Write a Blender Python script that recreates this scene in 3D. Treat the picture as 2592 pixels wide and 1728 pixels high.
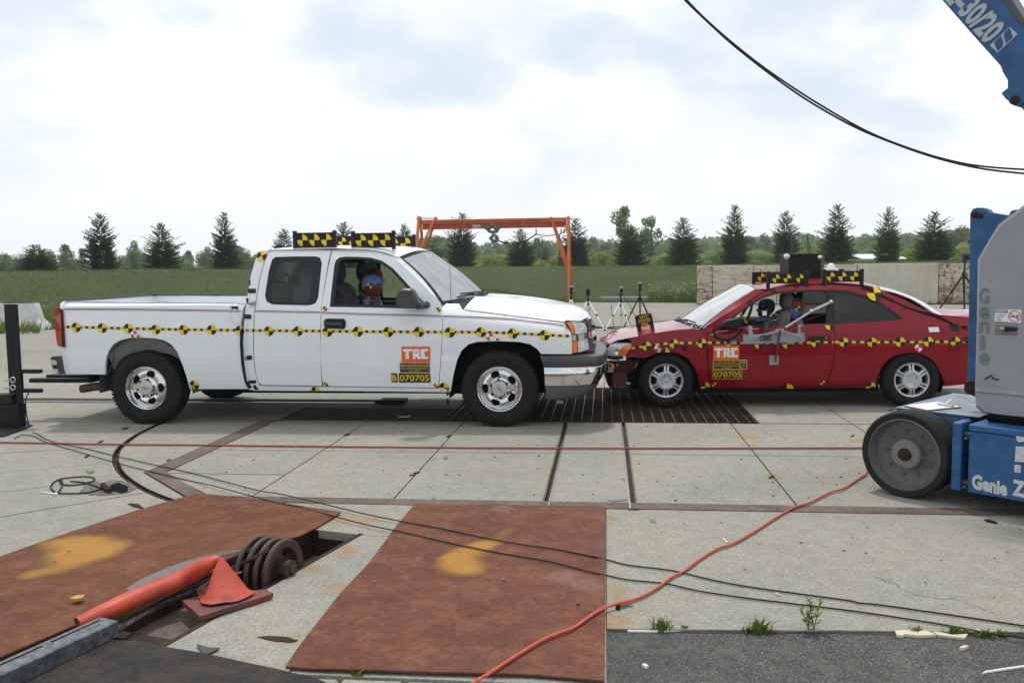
import bpy, bmesh, math, random
from mathutils import Vector, Matrix, noise
from mathutils.geometry import delaunay_2d_cdt, tessellate_polygon
random.seed(7)
D = bpy.data
for o in list(D.objects): D.objects.remove(o)
SC = bpy.context.scene
COL = SC.collection
R_ = math.radians
PI = math.pi
# ------------------------------------------------------------------ camera
CAM = Vector((4.6718, -8.2638, 1.546))
CA = Vector((-0.10761266, 0.99059136, -0.08454742)).normalized()
CR = Vector((0.99418778, 0.10694952, -0.01234715)).normalized()
CU = CR.cross(CA).normalized()
FPX = 2175.0
cam = D.cameras.new('camera'); camo = D.objects.new('camera', cam); COL.objects.link(camo)
cam.sensor_width = 36; cam.lens = FPX / 2592 * 36; cam.clip_end = 6000; cam.clip_start = 0.05
camo.matrix_world = Matrix(((CR.x, CU.x, -CA.x, CAM.x), (CR.y, CU.y, -CA.y, CAM.y), (CR.z, CU.z, -CA.z, CAM.z), (0, 0, 0, 1)))
SC.camera = camo
# ------------------------------------------------------------------ sky and sun
SUN_EL, SUN_AZ = R_(69), R_(-16)        # azimuth clockwise from +Y (behind the vehicles)
w = D.worlds.new('World'); SC.world = w; w.use_nodes = True
nt = w.node_tree; nt.nodes.clear()
def N(t, typ, **kw):
    n = t.nodes.new(typ)
    for k, v in kw.items(): setattr(n, k, v)
    return n
def L(t, a, b): t.links.new(a, b)
out = N(nt, 'ShaderNodeOutputWorld'); bg = N(nt, 'ShaderNodeBackground'); L(nt, bg.outputs[0], out.inputs[0])
bg.inputs[1].default_value = 0.1
sky = N(nt, 'ShaderNodeTexSky', sky_type='NISHITA', sun_disc=False, sun_elevation=SUN_EL, sun_rotation=SUN_AZ, air_density=1.0, dust_density=2.5, ozone_density=1.0)
tc = N(nt, 'ShaderNodeTexCoord')
sx = N(nt, 'ShaderNodeSeparateXYZ'); L(nt, tc.outputs['Generated'], sx.inputs[0])
# clouds: a flat layer seen in perspective (direction divided by height)
zc = N(nt, 'ShaderNodeMath', operation='MAXIMUM'); L(nt, sx.outputs[2], zc.inputs[0]); zc.inputs[1].default_value = 0.0
za = N(nt, 'ShaderNodeMath', operation='ADD'); L(nt, zc.outputs[0], za.inputs[0]); za.inputs[1].default_value = 0.42
dx = N(nt, 'ShaderNodeMath', operation='DIVIDE'); L(nt, sx.outputs[0], dx.inputs[0]); L(nt, za.outputs[0], dx.inputs[1])
dy = N(nt, 'ShaderNodeMath', operation='DIVIDE'); L(nt, sx.outputs[1], dy.inputs[0]); L(nt, za.outputs[0], dy.inputs[1])
cb = N(nt, 'ShaderNodeCombineXYZ'); L(nt, dx.outputs[0], cb.inputs[0]); L(nt, dy.outputs[0], cb.inputs[1])
n1 = N(nt, 'ShaderNodeTexNoise'); n1.inputs['Scale'].default_value = 1.5; n1.inputs['Detail'].default_value = 10; n1.inputs['Roughness'].default_value = 0.52
n1.inputs['Distortion'].default_value = 0.1
L(nt, cb.outputs[0], n1.inputs['Vector'])
n2 = N(nt, 'ShaderNodeTexNoise'); n2.inputs['Scale'].default_value = 2.3; n2.inputs['Detail'].default_value = 9; n2.inputs['Roughness'].default_value = 0.5
L(nt, cb.outputs[0], n2.inputs['Vector'])
r1 = N(nt, 'ShaderNodeMapRange', interpolation_type='SMOOTHSTEP'); L(nt, n1.outputs[0], r1.inputs[0]); r1.inputs[1].default_value = 0.40; r1.inputs[2].default_value = 0.53
r2 = N(nt, 'ShaderNodeMapRange', interpolation_type='SMOOTHSTEP'); L(nt, n2.outputs[0], r2.inputs[0]); r2.inputs[1].default_value = 0.40; r2.inputs[2].default_value = 0.58
cc = N(nt, 'ShaderNodeMixRGB'); L(nt, r2.outputs[0], cc.inputs[0]); cc.inputs[1].default_value = (9.5, 9.95, 10.4, 1); cc.inputs[2].default_value = (11.5, 11.5, 11.5, 1)
hz = N(nt, 'ShaderNodeMapRange', interpolation_type='SMOOTHSTEP'); L(nt, sx.outputs[2], hz.inputs[0]); hz.inputs[1].default_value = 0.0; hz.inputs[2].default_value = 0.2; hz.inputs[3].default_value = 1; hz.inputs[4].default_value = 0
veil = N(nt, 'ShaderNodeMixRGB'); veil.inputs[0].default_value = 0.78; L(nt, sky.outputs[0], veil.inputs[1]); veil.inputs[2].default_value = (8.7, 9.7, 10.7, 1)
m1 = N(nt, 'ShaderNodeMixRGB'); L(nt, r1.outputs[0], m1.inputs[0]); L(nt, veil.outputs[0], m1.inputs[1]); L(nt, cc.outputs[0], m1.inputs[2])
m2 = N(nt, 'ShaderNodeMixRGB'); L(nt, hz.outputs[0], m2.inputs[0]); L(nt, m1.outputs[0], m2.inputs[1]); m2.inputs[2].default_value = (10.6, 10.9, 11.0, 1)
L(nt, m2.outputs[0], bg.inputs[0])
sl = D.lights.new('sun', 'SUN'); sl.energy = 2.3; sl.angle = R_(5); sl.color = (1, .96, .9)
so = D.objects.new('sun', sl); COL.objects.link(so)
sd = Vector((math.sin(SUN_AZ) * math.cos(SUN_EL), math.cos(SUN_AZ) * math.cos(SUN_EL), math.sin(SUN_EL)))
so.rotation_euler = sd.to_track_quat('Z', 'Y').to_euler(); so.location = (0, 0, 30)
vs = SC.view_settings; vs.view_transform = 'Standard'; vs.look = 'None'; vs.exposure = 0.0; vs.gamma = 1; vs.use_curve_mapping = False
SC.cycles.max_bounces = 8; SC.cycles.transparent_max_bounces = 16
SC.cycles.use_denoising = True

# ------------------------------------------------------------------ helpers: measuring
def ray(px, py): return CA * FPX + CR * (px - 1296) - CU * (py - 864)
def G(px, py, z=0.0):                      # where the sight line meets the level z
    d = ray(px, py); return CAM + d * ((z - CAM.z) / d.z)
def PY(px, py, Y):                         # ... meets the upright plane y = Y
    d = ray(px, py); return CAM + d * ((Y - CAM.y) / d.y)
class Frame:
    def __init__(s, loc, yaw): s.o = Vector(loc); s.m = Matrix.Rotation(-yaw, 3, 'Z'); s.mi = Matrix.Rotation(yaw, 3, 'Z')
    def at(s, px, py, y=0.0):              # local point on the local plane y = const
        o = s.m @ (CAM - s.o); d = s.m @ ray(px, py); return o + d * ((y - o.y) / d.y)
    def ground(s, px, py, z=0.0): return s.m @ (G(px, py, z) - s.o)
def zoomer(ox, oy, s): return lambda x, y: (ox + x / s, oy + y / s)
z1 = zoomer(60, 560, 2.904); z2 = zoomer(760, 560, 2.904); z3 = zoomer(1480, 620, 2.94); z4 = zoomer(2000, 560, 2.1189)
z5 = zoomer(0, 1180, 2.6133); z6 = zoomer(700, 1200, 2.6133); z7 = zoomer(1500, 1200, 2.154); zl = zoomer(0, 1080, 4.704)
zg = zoomer(1020, 520, 5.113); zt = zoomer(1380, 660, 7.35); zb = zoomer(2140, 960, 4.356); zf = zoomer(1400, 780, 5.2275)
zr = zoomer(1740, 560, 3.2667); zm = zoomer(860, 980, 5.345); zs = zoomer(440, 1300, 5.113); zp = zoomer(0, 740, 3.92); zq = zoomer(1840, 720, 5.345)
zw = zoomer(640, 620, 6.533); zd = zoomer(2380, 0, 5.227)
def lerp(a, b, t): return a + (b - a) * t
def interp(tab, x):                        # smooth (Hermite) interpolation of a table
    if x <= tab[0][0]: return tab[0][1]
    if x >= tab[-1][0]: return tab[-1][1]
    n = len(tab)
    for i in range(n - 1):
        if x <= tab[i + 1][0]: break
    def sl(j):
        if j == 0: return (tab[1][1] - tab[0][1]) / (tab[1][0] - tab[0][0])
        if j == n - 1: return (tab[-1][1] - tab[-2][1]) / (tab[-1][0] - tab[-2][0])
        a = (tab[j][1] - tab[j - 1][1]) / (tab[j][0] - tab[j - 1][0]); b = (tab[j + 1][1] - tab[j][1]) / (tab[j + 1][0] - tab[j][0])
        return 0 if a * b <= 0 else 2 * a * b / (a + b)
    x0, y0 = tab[i]; x1, y1 = tab[i + 1]; h = x1 - x0; t = (x - x0) / h
    return (2*t**3-3*t*t+1)*y0 + (t**3-2*t*t+t)*h*sl(i) + (-2*t**3+3*t*t)*y1 + (t**3-t*t)*h*sl(i+1)
def lin(tab, x):
    if x <= tab[0][0]: return tab[0][1]
    for (a, b), (c, d) in zip(tab, tab[1:]):
        if x <= c: return b + (d - b) * (x - a) / (c - a)
    return tab[-1][1]
def smooth(pts, k=4):                      # Catmull-Rom through points (any dimension)
    P = [Vector(p) for p in pts]; out = []
    for i in range(len(P) - 1):
        a = P[max(i-1, 0)]; b = P[i]; c = P[i+1]; d = P[min(i+2, len(P)-1)]
        for j in range(k):
            t = j / k
            out.append(b + (c - a) * (0.5*t) + (a*2 - b*5 + c*4 - d) * (0.5*t*t) + (b*3 - a - c*3 + d) * (0.5*t**3))
    out.append(P[-1]); return out
def rrect(x0, z0, x1, z1, r, n=4):         # rounded rectangle outline
    o = []
    for cx, cz, a in ((x1-r, z1-r, 0), (x0+r, z1-r, 90), (x0+r, z0+r, 180), (x1-r, z0+r, 270)):
        for i in range(n + 1):
            t = R_(a + 90*i/n); o.append((cx + r*math.cos(t), cz + r*math.sin(t)))
    return o
def circle(cx, cz, r, n=24, rz=None): return [(cx + r*math.cos(2*PI*i/n), cz + (rz or r)*math.sin(2*PI*i/n)) for i in range(n)]

# ------------------------------------------------------------------ helpers: objects
def tag(o, label=None, cat=None, group=None, kind=None):
    if label: o['label'] = label
    if cat: o['category'] = cat
    if group: o['group'] = group
    if kind: o['kind'] = kind
    return o
def thing(name, label, cat, loc=(0, 0, 0), rz=0, group=None):
    o = D.objects.new(name, None); COL.objects.link(o); o.location = loc; o.rotation_euler = (0, 0, rz); o.empty_display_size = .2
    return tag(o, label, cat, group)
def link(name, me, parent=None, loc=None, rot=None, scale=None):
    o = D.objects.new(name, me); COL.objects.link(o)
    if parent is not None: o.parent = parent
    if loc is not None: o.location = loc
    if rot is not None: o.rotation_euler = rot
    if scale is not None: o.scale = scale
    return o
class MB:
    def __init__(s): s.v = []; s.f = []; s.m = []
    def add(s, vs, fs, mi=0):
        b = len(s.v); s.v += [tuple(v) for v in vs]; s.f += [tuple(b + i for i in f) for f in fs]; s.m += [mi] * len(fs); return s
    def box(s, a, b, mi=0, M=None):
        x0, y0, z0 = a; x1, y1, z1 = b
        vs = [Vector(p) for p in ((x0,y0,z0),(x1,y0,z0),(x1,y1,z0),(x0,y1,z0),(x0,y0,z1),(x1,y0,z1),(x1,y1,z1),(x0,y1,z1))]
        if M is not None: vs = [M @ v for v in vs]
        return s.add(vs, [(0,3,2,1),(4,5,6,7),(0,1,5,4),(1,2,6,5),(2,3,7,6),(3,0,4,7)], mi)
    def bevbox(s, a, b, c=.01, mi=0, M=None):   # box with chamfered edges
        x0,y0,z0 = a; x1,y1,z1 = b; vs = []; idx = {}
        for i in (0,1):
            for j in (0,1):
                for k in (0,1):
                    for ax in range(3):
                        p = [(x0,x1)[i], (y0,y1)[j], (z0,z1)[k]]; sg = (1-2*i, 1-2*j, 1-2*k)
                        for q in range(3):
                            if q != ax: p[q] += sg[q]*c
                        idx[(i,j,k,ax)] = len(vs); vs.append(Vector(p))
        I = lambda i,j,k,ax: idx[(i,j,k,ax)]
        fs = []
        for t in (0,1):
            fs.append((I(t,0,0,0),I(t,1,0,0),I(t,1,1,0),I(t,0,1,0))); fs.append((I(0,t,0,1),I(1,t,0,1),I(1,t,1,1),I(0,t,1,1))); fs.append((I(0,0,t,2),I(1,0,t,2),I(1,1,t,2),I(0,1,t,2)))
        for p in (0,1):
            for q in (0,1):
                fs.append((I(0,p,q,1),I(1,p,q,1),I(1,p,q,2),I(0,p,q,2)))
                fs.append((I(p,0,q,0),I(p,1,q,0),I(p,1,q,2),I(p,0,q,2)))
                fs.append((I(p,q,0,0),I(p,q,1,0),I(p,q,1,1),I(p,q,0,1)))
        for i in (0,1):
            for j in (0,1):
                for k in (0,1): fs.append((I(i,j,k,0),I(i,j,k,1),I(i,j,k,2)))
        c0 = sum(vs, Vector()) / len(vs); out = []
        for f in fs:
            n = (vs[f[1]]-vs[f[0]]).cross(vs[f[2]]-vs[f[0]]); m = sum((vs[i] for i in f), Vector())/len(f)
            out.append(f if n.dot(m-c0) > 0 else tuple(reversed(f)))
        if M is not None: vs = [M @ v for v in vs]
        return s.add(vs, out, mi)
    def tube(s, pts, r, n=8, mi=0, cap=True, flat=None):
        P = [Vector(p) for p in pts]; m = len(P); vs = []; up = None
        for i, p in enumerate(P):
            t = (P[min(i+1, m-1)] - P[max(i-1, 0)])
            t = t.normalized() if t.length > 1e-9 else Vector((0,0,1))
            if up is None: up = Vector((0,0,1)) if abs(t.z) < .95 else Vector((1,0,0))
            a = t.cross(up)
            if a.length < 1e-6: a = t.orthogonal()
            a.normalize(); b = a.cross(t).normalized(); up = b
            rr = r[i] if isinstance(r, (list, tuple)) else r
            for k in range(n):
                q = 2*PI*(k+.5)/n; vs.append(p + a*(rr*math.cos(q)) + b*(rr*math.sin(q)*(flat or 1)))
        fs = [(i*n+k, i*n+(k+1)%n, (i+1)*n+(k+1)%n, (i+1)*n+k) for i in range(m-1) for k in range(n)]
        if cap: fs += [tuple(range(n-1, -1, -1)), tuple((m-1)*n + k for k in range(n))]
        return s.add(vs, [tuple(reversed(f)) for f in fs], mi)
    def lathe(s, prof, n=24, M=None, mi=0, closed=False, mis=None):   # profile (r, h) about local Y, front towards -Y
        vs = []; m = len(prof)
        for r, h in prof:
            for k in range(n):
                a = 2*PI*k/n; vs.append(Vector((r*math.cos(a), h, r*math.sin(a))))
        if M is not None: vs = [M @ v for v in vs]
        b = len(s.v); s.v += [tuple(v) for v in vs]
        for i in range(m - (0 if closed else 1)):
            j = (i+1) % m
            for k in range(n):
                s.f.append((b+i*n+k, b+i*n+(k+1)%n, b+j*n+(k+1)%n, b+j*n+k)); s.m.append(mis[i] if mis else mi)
        return s
    def prism(s, poly, y0, y1, mi=0, fn=None, cap=True):    # outline (x,z) extruded in y; fn maps (x,y,z)
        n = len(poly); fn = fn or (lambda x, y, z: (x, y, z))
        ar = sum(poly[i][0]*poly[(i+1)%n][1] - poly[(i+1)%n][0]*poly[i][1] for i in range(n))
        if ar < 0: poly = list(reversed(poly))
        tris = tessellate_polygon([[Vector((p[0], p[1], 0)) for p in poly]])
        vs = [fn(p[0], y0, p[1]) for p in poly] + [fn(p[0], y1, p[1]) for p in poly]
        fs = []
        for t in tris:
            a, b, c = t
            cr = (poly[b][0]-poly[a][0])*(poly[c][1]-poly[a][1]) - (poly[c][0]-poly[a][0])*(poly[b][1]-poly[a][1])
            if cr < 0: a, b, c = c, b, a
            if cap: fs.append((a, b, c)); fs.append((n+c, n+b, n+a))
        fs += [(i, n+i, n+(i+1)%n, (i+1)%n) for i in range(n)]
        return s.add(vs, fs, mi)
    def grid(s, f, nu, nv, mi=0, flip=False):
        vs = [f(i/nu, j/nv) for i in range(nu+1) for j in range(nv+1)]; w_ = nv+1
        fs = [(i*w_+j, (i+1)*w_+j, (i+1)*w_+j+1, i*w_+j+1) for i in range(nu) for j in range(nv)]
        if flip: fs = [tuple(reversed(q)) for q in fs]
        return s.add(vs, fs, mi)
    def ball(s, c, r, nu=12, nv=8, mi=0, M=None):
        c = Vector(c); r = Vector(r) if not isinstance(r, (int, float)) else Vector((r, r, r)); vs = []
        for j in range(nv+1):
            ph = PI*j/nv
            for i in range(nu):
                th = 2*PI*i/nu; q = Vector((r.x*math.sin(ph)*math.cos(th), r.y*math.sin(ph)*math.sin(th), r.z*math.cos(ph)))
                vs.append(c + (M @ q if M is not None else q))
        fs = [(j*nu+i, (j+1)*nu+i, (j+1)*nu+(i+1)%nu, j*nu+(i+1)%nu) for j in range(nv) for i in range(nu)]
        return s.add(vs, fs, mi)
    def mesh(s, name, mats, smooth=False, ang=40):
        me = D.meshes.new(name); me.from_pydata(s.v, [], s.f)
        for m in (mats if isinstance(mats, (list, tuple)) else [mats]): me.materials.append(m)
        if any(s.m): me.polygons.foreach_set('material_index', s.m)
        me.validate(); me.update()
        if smooth:
            me.shade_smooth()
            if ang < 180: me.set_sharp_from_angle(angle=R_(ang))
        return me
    def build(s, name, mats, parent=None, smooth=False, ang=40, **kw): return link(name, s.mesh(name, mats, smooth, ang), parent, **kw)
def inside(p, poly):
    x, y = p; c = False; n = len(poly); j = n-1
    for i in range(n):
        xi, yi = poly[i]; xj, yj = poly[j]
        if (yi > y) != (yj > y) and x < (xj-xi)*(y-yi)/(yj-yi)+xi: c = not c
        j = i
    return c
def densify(poly, step):
    o = []
    for i in range(len(poly)):
        a = Vector(poly[i][:2]); b = Vector(poly[(i+1) % len(poly)][:2]); n = max(1, int((b-a).length/step+.5))
        o += [tuple(a.lerp(b, k/n)) for k in range(n)]
    return o
def area(p): return sum(p[i][0]*p[(i+1)%len(p)][1] - p[(i+1)%len(p)][0]*p[i][1] for i in range(len(p)))/2
def panel_mb(outline, surf, holes=(), step=.06, thick=.02, mi=0, mb=None, axis='y'):
    """sheet metal: a meshed outline in (x,z) laid on the surface y = surf(x,z), edges turned inwards by `thick`"""
    mb = mb or MB()
    loops = [densify(outline, step)] + [densify(h, step) for h in holes]
    if area(loops[0]) < 0: loops[0].reverse()
    for h in loops[1:]:
        if area(h) > 0: h.reverse()
    pts = []; edges = []
    for lp in loops:
        b = len(pts); pts += lp; edges += [(b+i, b+(i+1) % len(lp)) for i in range(len(lp))]
    nb = len(pts)
    xs = [p[0] for p in loops[0]]; zs = [p[1] for p in loops[0]]
    x = min(xs) + step/2; bp = pts[:]
    row = 0
    zz = min(zs) + step*.5
    while zz < max(zs):
        x = min(xs) + step*(.5 if row % 2 else .25)
        while x < max(xs):
            p = (x, zz)
            if inside(p, loops[0]) and not any(inside(p, h) for h in loops[1:]) and min((q[0]-x)**2+(q[1]-zz)**2 for q in bp) > (step*.45)**2: pts.append(p)
            x += step
        zz += step; row += 1
    V2, E2, F2, ov, oe, of = delaunay_2d_cdt([Vector(p) for p in pts], edges, [], 0, 1e-6)
    fs = []
    for f in F2:
        c = ((V2[f[0]].x+V2[f[1]].x+V2[f[2]].x)/3, (V2[f[0]].y+V2[f[1]].y+V2[f[2]].y)/3)
        if inside(c, loops[0]) and not any(inside(c, h) for h in loops[1:]): fs.append(tuple(f))
    vs = [(p.x, surf(p.x, p.y), p.y) for p in V2]
    n0 = len(vs); cnt = {}
    for f in fs:
        for i in range(3):
            e = (f[i], f[(i+1) % 3]); cnt[e] = 1
    rim = [e for e in cnt if (e[1], e[0]) not in cnt]
    mp = {}
    if thick:
        for a, b in rim:
            for q in (a, b):
                if q not in mp: mp[q] = len(vs); vs.append((vs[q][0], vs[q][1]+thick, vs[q][2]))
        fs += [(b, a, mp[a], mp[b]) for a, b in rim]
    return mb.add(vs, fs, mi)
def mirror_mb(mb, y0):
    m = MB(); m.v = [(x, 2*y0-y, z) for x, y, z in mb.v]; m.f = [tuple(reversed(f)) for f in mb.f]; m.m = mb.m[:]; return m
TEXTS = []
def text_part(name, body, mat, parent, fn, w_, h_=None, bold=0.0, thick=0.0):
    """lettering fitted to a box w_ x h_ metres: turned into a mesh later, each point moved by fn(u,v)->xyz"""
    TEXTS.append((name, body, mat, parent, fn, w_, h_, bold)); flush_texts()
def flush_texts():
    tmp = []
    for t in TEXTS:
        c = D.curves.new('t', 'FONT'); c.body = t[1]; c.size = 1; c.offset = t[7]; c.resolution_u = 3
        o = D.objects.new('t', c); COL.objects.link(o); tmp.append(o)
    dg = bpy.context.evaluated_depsgraph_get()
    mes = [D.meshes.new_from_object(o.evaluated_get(dg)) for o in tmp]
    for t, o, me in zip(TEXTS, tmp, mes):
        cu = o.data; D.objects.remove(o); D.curves.remove(cu)
        xs = [v.co.x for v in me.vertices]; ys = [v.co.y for v in me.vertices]; x0, x1, y0, y1 = min(xs), max(xs), min(ys), max(ys)
        sx_ = t[5]/(x1-x0); sy_ = (t[6]/(y1-y0)) if t[6] else sx_
        for v in me.vertices: v.co = Vector(t[4]((v.co.x-(x0+x1)/2)*sx_, (v.co.y-(y0+y1)/2)*sy_))
        me.materials.clear(); me.materials.append(t[2]); me.update(); me.name = t[0]
        link(t[0], me, t[3])
    TEXTS.clear()
def copy_tree(o, parent=None):
    c = o.copy(); COL.objects.link(c)
    if parent is not None: c.parent = parent
    for ch in KIDS(o): copy_tree(ch, c)
    return c
def KIDS(o): return [q for q in list(D.objects) if q.parent == o]

# ------------------------------------------------------------------ materials
def mat(name, col, rough=.5, metal=0., coat=0., var=0., vscale=6., col2=None, bump=0., bscale=40., spec=.5, rvar=0., emit=None, detail=5, obj=True, mapscale=None):
    m = D.materials.new(name); m.use_nodes = True; t = m.node_tree; p = t.nodes['Principled BSDF']
    p.inputs['Base Color'].default_value = (*col, 1); p.inputs['Roughness'].default_value = rough; p.inputs['Metallic'].default_value = metal
    p.inputs['Specular IOR Level'].default_value = spec
    if coat: p.inputs['Coat Weight'].default_value = coat; p.inputs['Coat Roughness'].default_value = .03
    c = N(t, 'ShaderNodeTexCoord'); vec = c.outputs['Object']
    if mapscale:
        mp = N(t, 'ShaderNodeMapping'); mp.inputs['Scale'].default_value = mapscale; L(t, vec, mp.inputs[0]); vec = mp.outputs[0]
    if var or col2:
        n = N(t, 'ShaderNodeTexNoise'); n.inputs['Scale'].default_value = vscale; n.inputs['Detail'].default_value = detail; n.inputs['Roughness'].default_value = .6; L(t, vec, n.inputs['Vector'])
        rp = N(t, 'ShaderNodeMapRange'); L(t, n.outputs[0], rp.inputs[0]); rp.inputs[1].default_value = .35; rp.inputs[2].default_value = .68
        mx = N(t, 'ShaderNodeMixRGB'); L(t, rp.outputs[0], mx.inputs[0])
        a = tuple(min(1, x*(1-var)) for x in col); b = col2 or tuple(min(1, x*(1+var)) for x in col)
        mx.inputs[1].default_value = (*a, 1); mx.inputs[2].default_value = (*b, 1); L(t, mx.outputs[0], p.inputs['Base Color'])
        if rvar:
            rr = N(t, 'ShaderNodeMapRange'); L(t, n.outputs[0], rr.inputs[0]); rr.inputs[1].default_value = .3; rr.inputs[2].default_value = .7; rr.inputs[3].default_value = max(0.02, rough-rvar); rr.inputs[4].default_value = min(1, rough+rvar); L(t, rr.outputs[0], p.inputs['Roughness'])
    if bump:
        n = N(t, 'ShaderNodeTexNoise'); n.inputs['Scale'].default_value = bscale; n.inputs['Detail'].default_value = 4; L(t, vec, n.inputs['Vector'])
        b = N(t, 'ShaderNodeBump'); b.inputs['Strength'].default_value = bump; b.inputs['Distance'].default_value = .01; L(t, n.outputs[0], b.inputs['Height']); L(t, b.outputs[0], p.inputs['Normal'])
    return m
def glass(name, tint, refl=.5, rough=.02, base=0.0, basecol=(.02, .02, .02), c0=.02):
    m = D.materials.new(name); m.use_nodes = True; t = m.node_tree; t.nodes.clear()
    o = N(t, 'ShaderNodeOutputMaterial'); tr = N(t, 'ShaderNodeBsdfTransparent'); tr.inputs[0].default_value = (*tint, 1)
    gl = N(t, 'ShaderNodeBsdfGlossy'); gl.inputs['Roughness'].default_value = rough
    fr = N(t, 'ShaderNodeFresnel'); fr.inputs[0].default_value = 1.52
    mul = N(t, 'ShaderNodeMath', operation='MULTIPLY_ADD', use_clamp=True); L(t, fr.outputs[0], mul.inputs[0]); mul.inputs[1].default_value = 1.0 + refl; mul.inputs[2].default_value = c0
    mx = N(t, 'ShaderNodeMixShader'); L(t, mul.outputs[0], mx.inputs[0]); L(t, gl.outputs[0], mx.inputs[2])
    if base:
        df = N(t, 'ShaderNodeBsdfDiffuse'); df.inputs[0].default_value = (*basecol, 1); m0 = N(t, 'ShaderNodeMixShader'); m0.inputs[0].default_value = base
        L(t, tr.outputs[0], m0.inputs[1]); L(t, df.outputs[0], m0.inputs[2]); L(t, m0.outputs[0], mx.inputs[1])
    else: L(t, tr.outputs[0], mx.inputs[1])
    L(t, mx.outputs[0], o.inputs[0]); return m
M = {}
M['white'] = mat('white_paint', (.74, .77, .80), .28, coat=.6, var=.025, vscale=1.5)
M['red'] = mat('red_paint', (.235, .003, .012), .32, coat=.8, var=.04, vscale=2, spec=.12)
M['red'].node_tree.nodes['Principled BSDF'].inputs['Coat IOR'].default_value = 1.36
M['black'] = mat('black_plastic', (.010, .010, .011), .5, var=.3, vscale=20, spec=.25)
M['rubber'] = mat('black_rubber', (.009, .009, .010), .65, spec=.2)
M['trim'] = mat('dark_trim', (.012, .012, .014), .4, spec=.3)
M['greyplastic'] = mat('grey_plastic', (.075, .08, .085), .5, var=.1, vscale=30)
M['charcoal'] = mat('charcoal_plastic', (.045, .046, .05), .38, var=.1, vscale=12)
M['dark'] = mat('underbody_black', (.004, .004, .004), .95, spec=.1)
M['tyre'] = mat('tyre_rubber', (.011, .010, .011), .75, var=.25, vscale=25, bump=.25, bscale=120, spec=.25)
M['chrome'] = mat('chrome', (.66, .66, .67), .10, 1.0)
M['steelgrey'] = mat('bare_steel', (.42, .43, .44), .34, .9, var=.15, vscale=14)
M['alu'] = mat('aluminium', (.55, .56, .57), .3, .85, var=.1, vscale=30)
M['silver'] = mat('silver_wheel_paint', (.52, .53, .55), .32, .55)
M['yellow'] = mat('sticker_yellow', (.74, .52, .012), .45, var=.05, vscale=30)
M['sblack'] = mat('sticker_black', (.012, .011, .012), .5, var=.2, vscale=30, spec=.3)
M['sred'] = mat('sticker_red', (.62, .02, .05), .45)
M['swhite'] = mat('sticker_white', (.76, .76, .76), .45)
M['orange'] = mat('sticker_orange', (.76, .12, .012), .45, var=.05, vscale=20)
M['amber'] = mat('amber_lens', (.75, .2, .015), .15, coat=1.0)
M['redlens'] = mat('red_lens', (.42, .012, .008), .12, coat=1.0, var=.25, vscale=9)
M['lens'] = mat('clear_lens', (.66, .68, .70), .15, .0, coat=1.0, var=.25, vscale=14)
M['gold'] = mat('gold_emblem', (.42, .33, .15), .35, .6)
M['windshield'] = glass('windshield_glass', (.74, .86, .88), -.42, c0=.0); M['windshield2'] = glass('steep_windshield_glass', (.62, .72, .70), 2.2, c0=.30)
M['tinted'] = glass('tinted_glass', (.60, .74, .70), -.2, c0=0)
M['privacy'] = glass('dark_privacy_glass', (.17, .17, .18), .1, c0=.0)
M['seat'] = mat('seat_cloth', (.05, .05, .055), .85, var=.2, vscale=25)
M['beige'] = mat('beige_seat_cloth', (.14, .12, .10), .85, var=.2, vscale=25)
M['skin'] = mat('dummy_face_vinyl', (.17, .035, .02), .6, var=.1, vscale=20)
M['dumyellow'] = mat('dummy_back_paint', (.52, .28, .03), .6)
M['dumblue'] = mat('dummy_blue_paint', (.13, .22, .62), .75, var=.12, vscale=40)
M['pink'] = mat('pink_shirt', (.62, .28, .42), .9, var=.12, vscale=15)
M['airbag'] = mat('light_blue_cover', (.42, .52, .60), .5, var=.08, vscale=5)
M['belt'] = mat('seat_belt_webbing', (.07, .07, .075), .7)
M['cabgrey'] = mat('cab_lining', (.30, .31, .31), .8, var=.1, vscale=8)
M['equip'] = mat('equipment_grey', (.46, .50, .48), .5, var=.15, vscale=8)
M['green'] = mat('green_board', (.20, .42, .36), .5, var=.2, vscale=9)
M['cord'] = mat('white_string', (.6, .6, .58), .7)
# ------------------------------------------------------------------ ground materials (all in world coordinates)
def spots(t, vec, lst, warp=.05, wscale=9., soft=.5):
    """soft-edged stains with a shape of their own: list of (x, y, radius)"""
    n = N(t, 'ShaderNodeTexNoise'); n.inputs['Scale'].default_value = wscale; n.inputs['Detail'].default_value = 5; L(t, vec, n.inputs['Vector'])
    v0 = N(t, 'ShaderNodeVectorMath', operation='SUBTRACT'); L(t, n.outputs['Color'], v0.inputs[0]); v0.inputs[1].default_value = (.5, .5, .5)
    v1 = N(t, 'ShaderNodeVectorMath', operation='MULTIPLY_ADD'); L(t, v0.outputs[0], v1.inputs[0]); v1.inputs[1].default_value = (warp*2, warp*2, 0); L(t, vec, v1.inputs[2])
    v2 = N(t, 'ShaderNodeVectorMath', operation='MULTIPLY'); L(t, v1.outputs[0], v2.inputs[0]); v2.inputs[1].default_value = (1, 1, 0)
    last = None
    for x, y, r in lst:
        d = N(t, 'ShaderNodeVectorMath', operation='DISTANCE'); L(t, v2.outputs[0], d.inputs[0]); d.inputs[1].default_value = (x, y, 0)
        mr = N(t, 'ShaderNodeMapRange', interpolation_type='SMOOTHSTEP'); L(t, d.outputs['Value'], mr.inputs[0]); mr.inputs[1].default_value = r; mr.inputs[2].default_value = r*soft; mr.inputs[3].default_value = 0; mr.inputs[4].default_value = 1
        if last is None: last = mr.outputs[0]
        else:
            mx = N(t, 'ShaderNodeMath', operation='MAXIMUM'); L(t, last, mx.inputs[0]); L(t, mr.outputs[0], mx.inputs[1]); last = mx.outputs[0]
    return last
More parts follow.
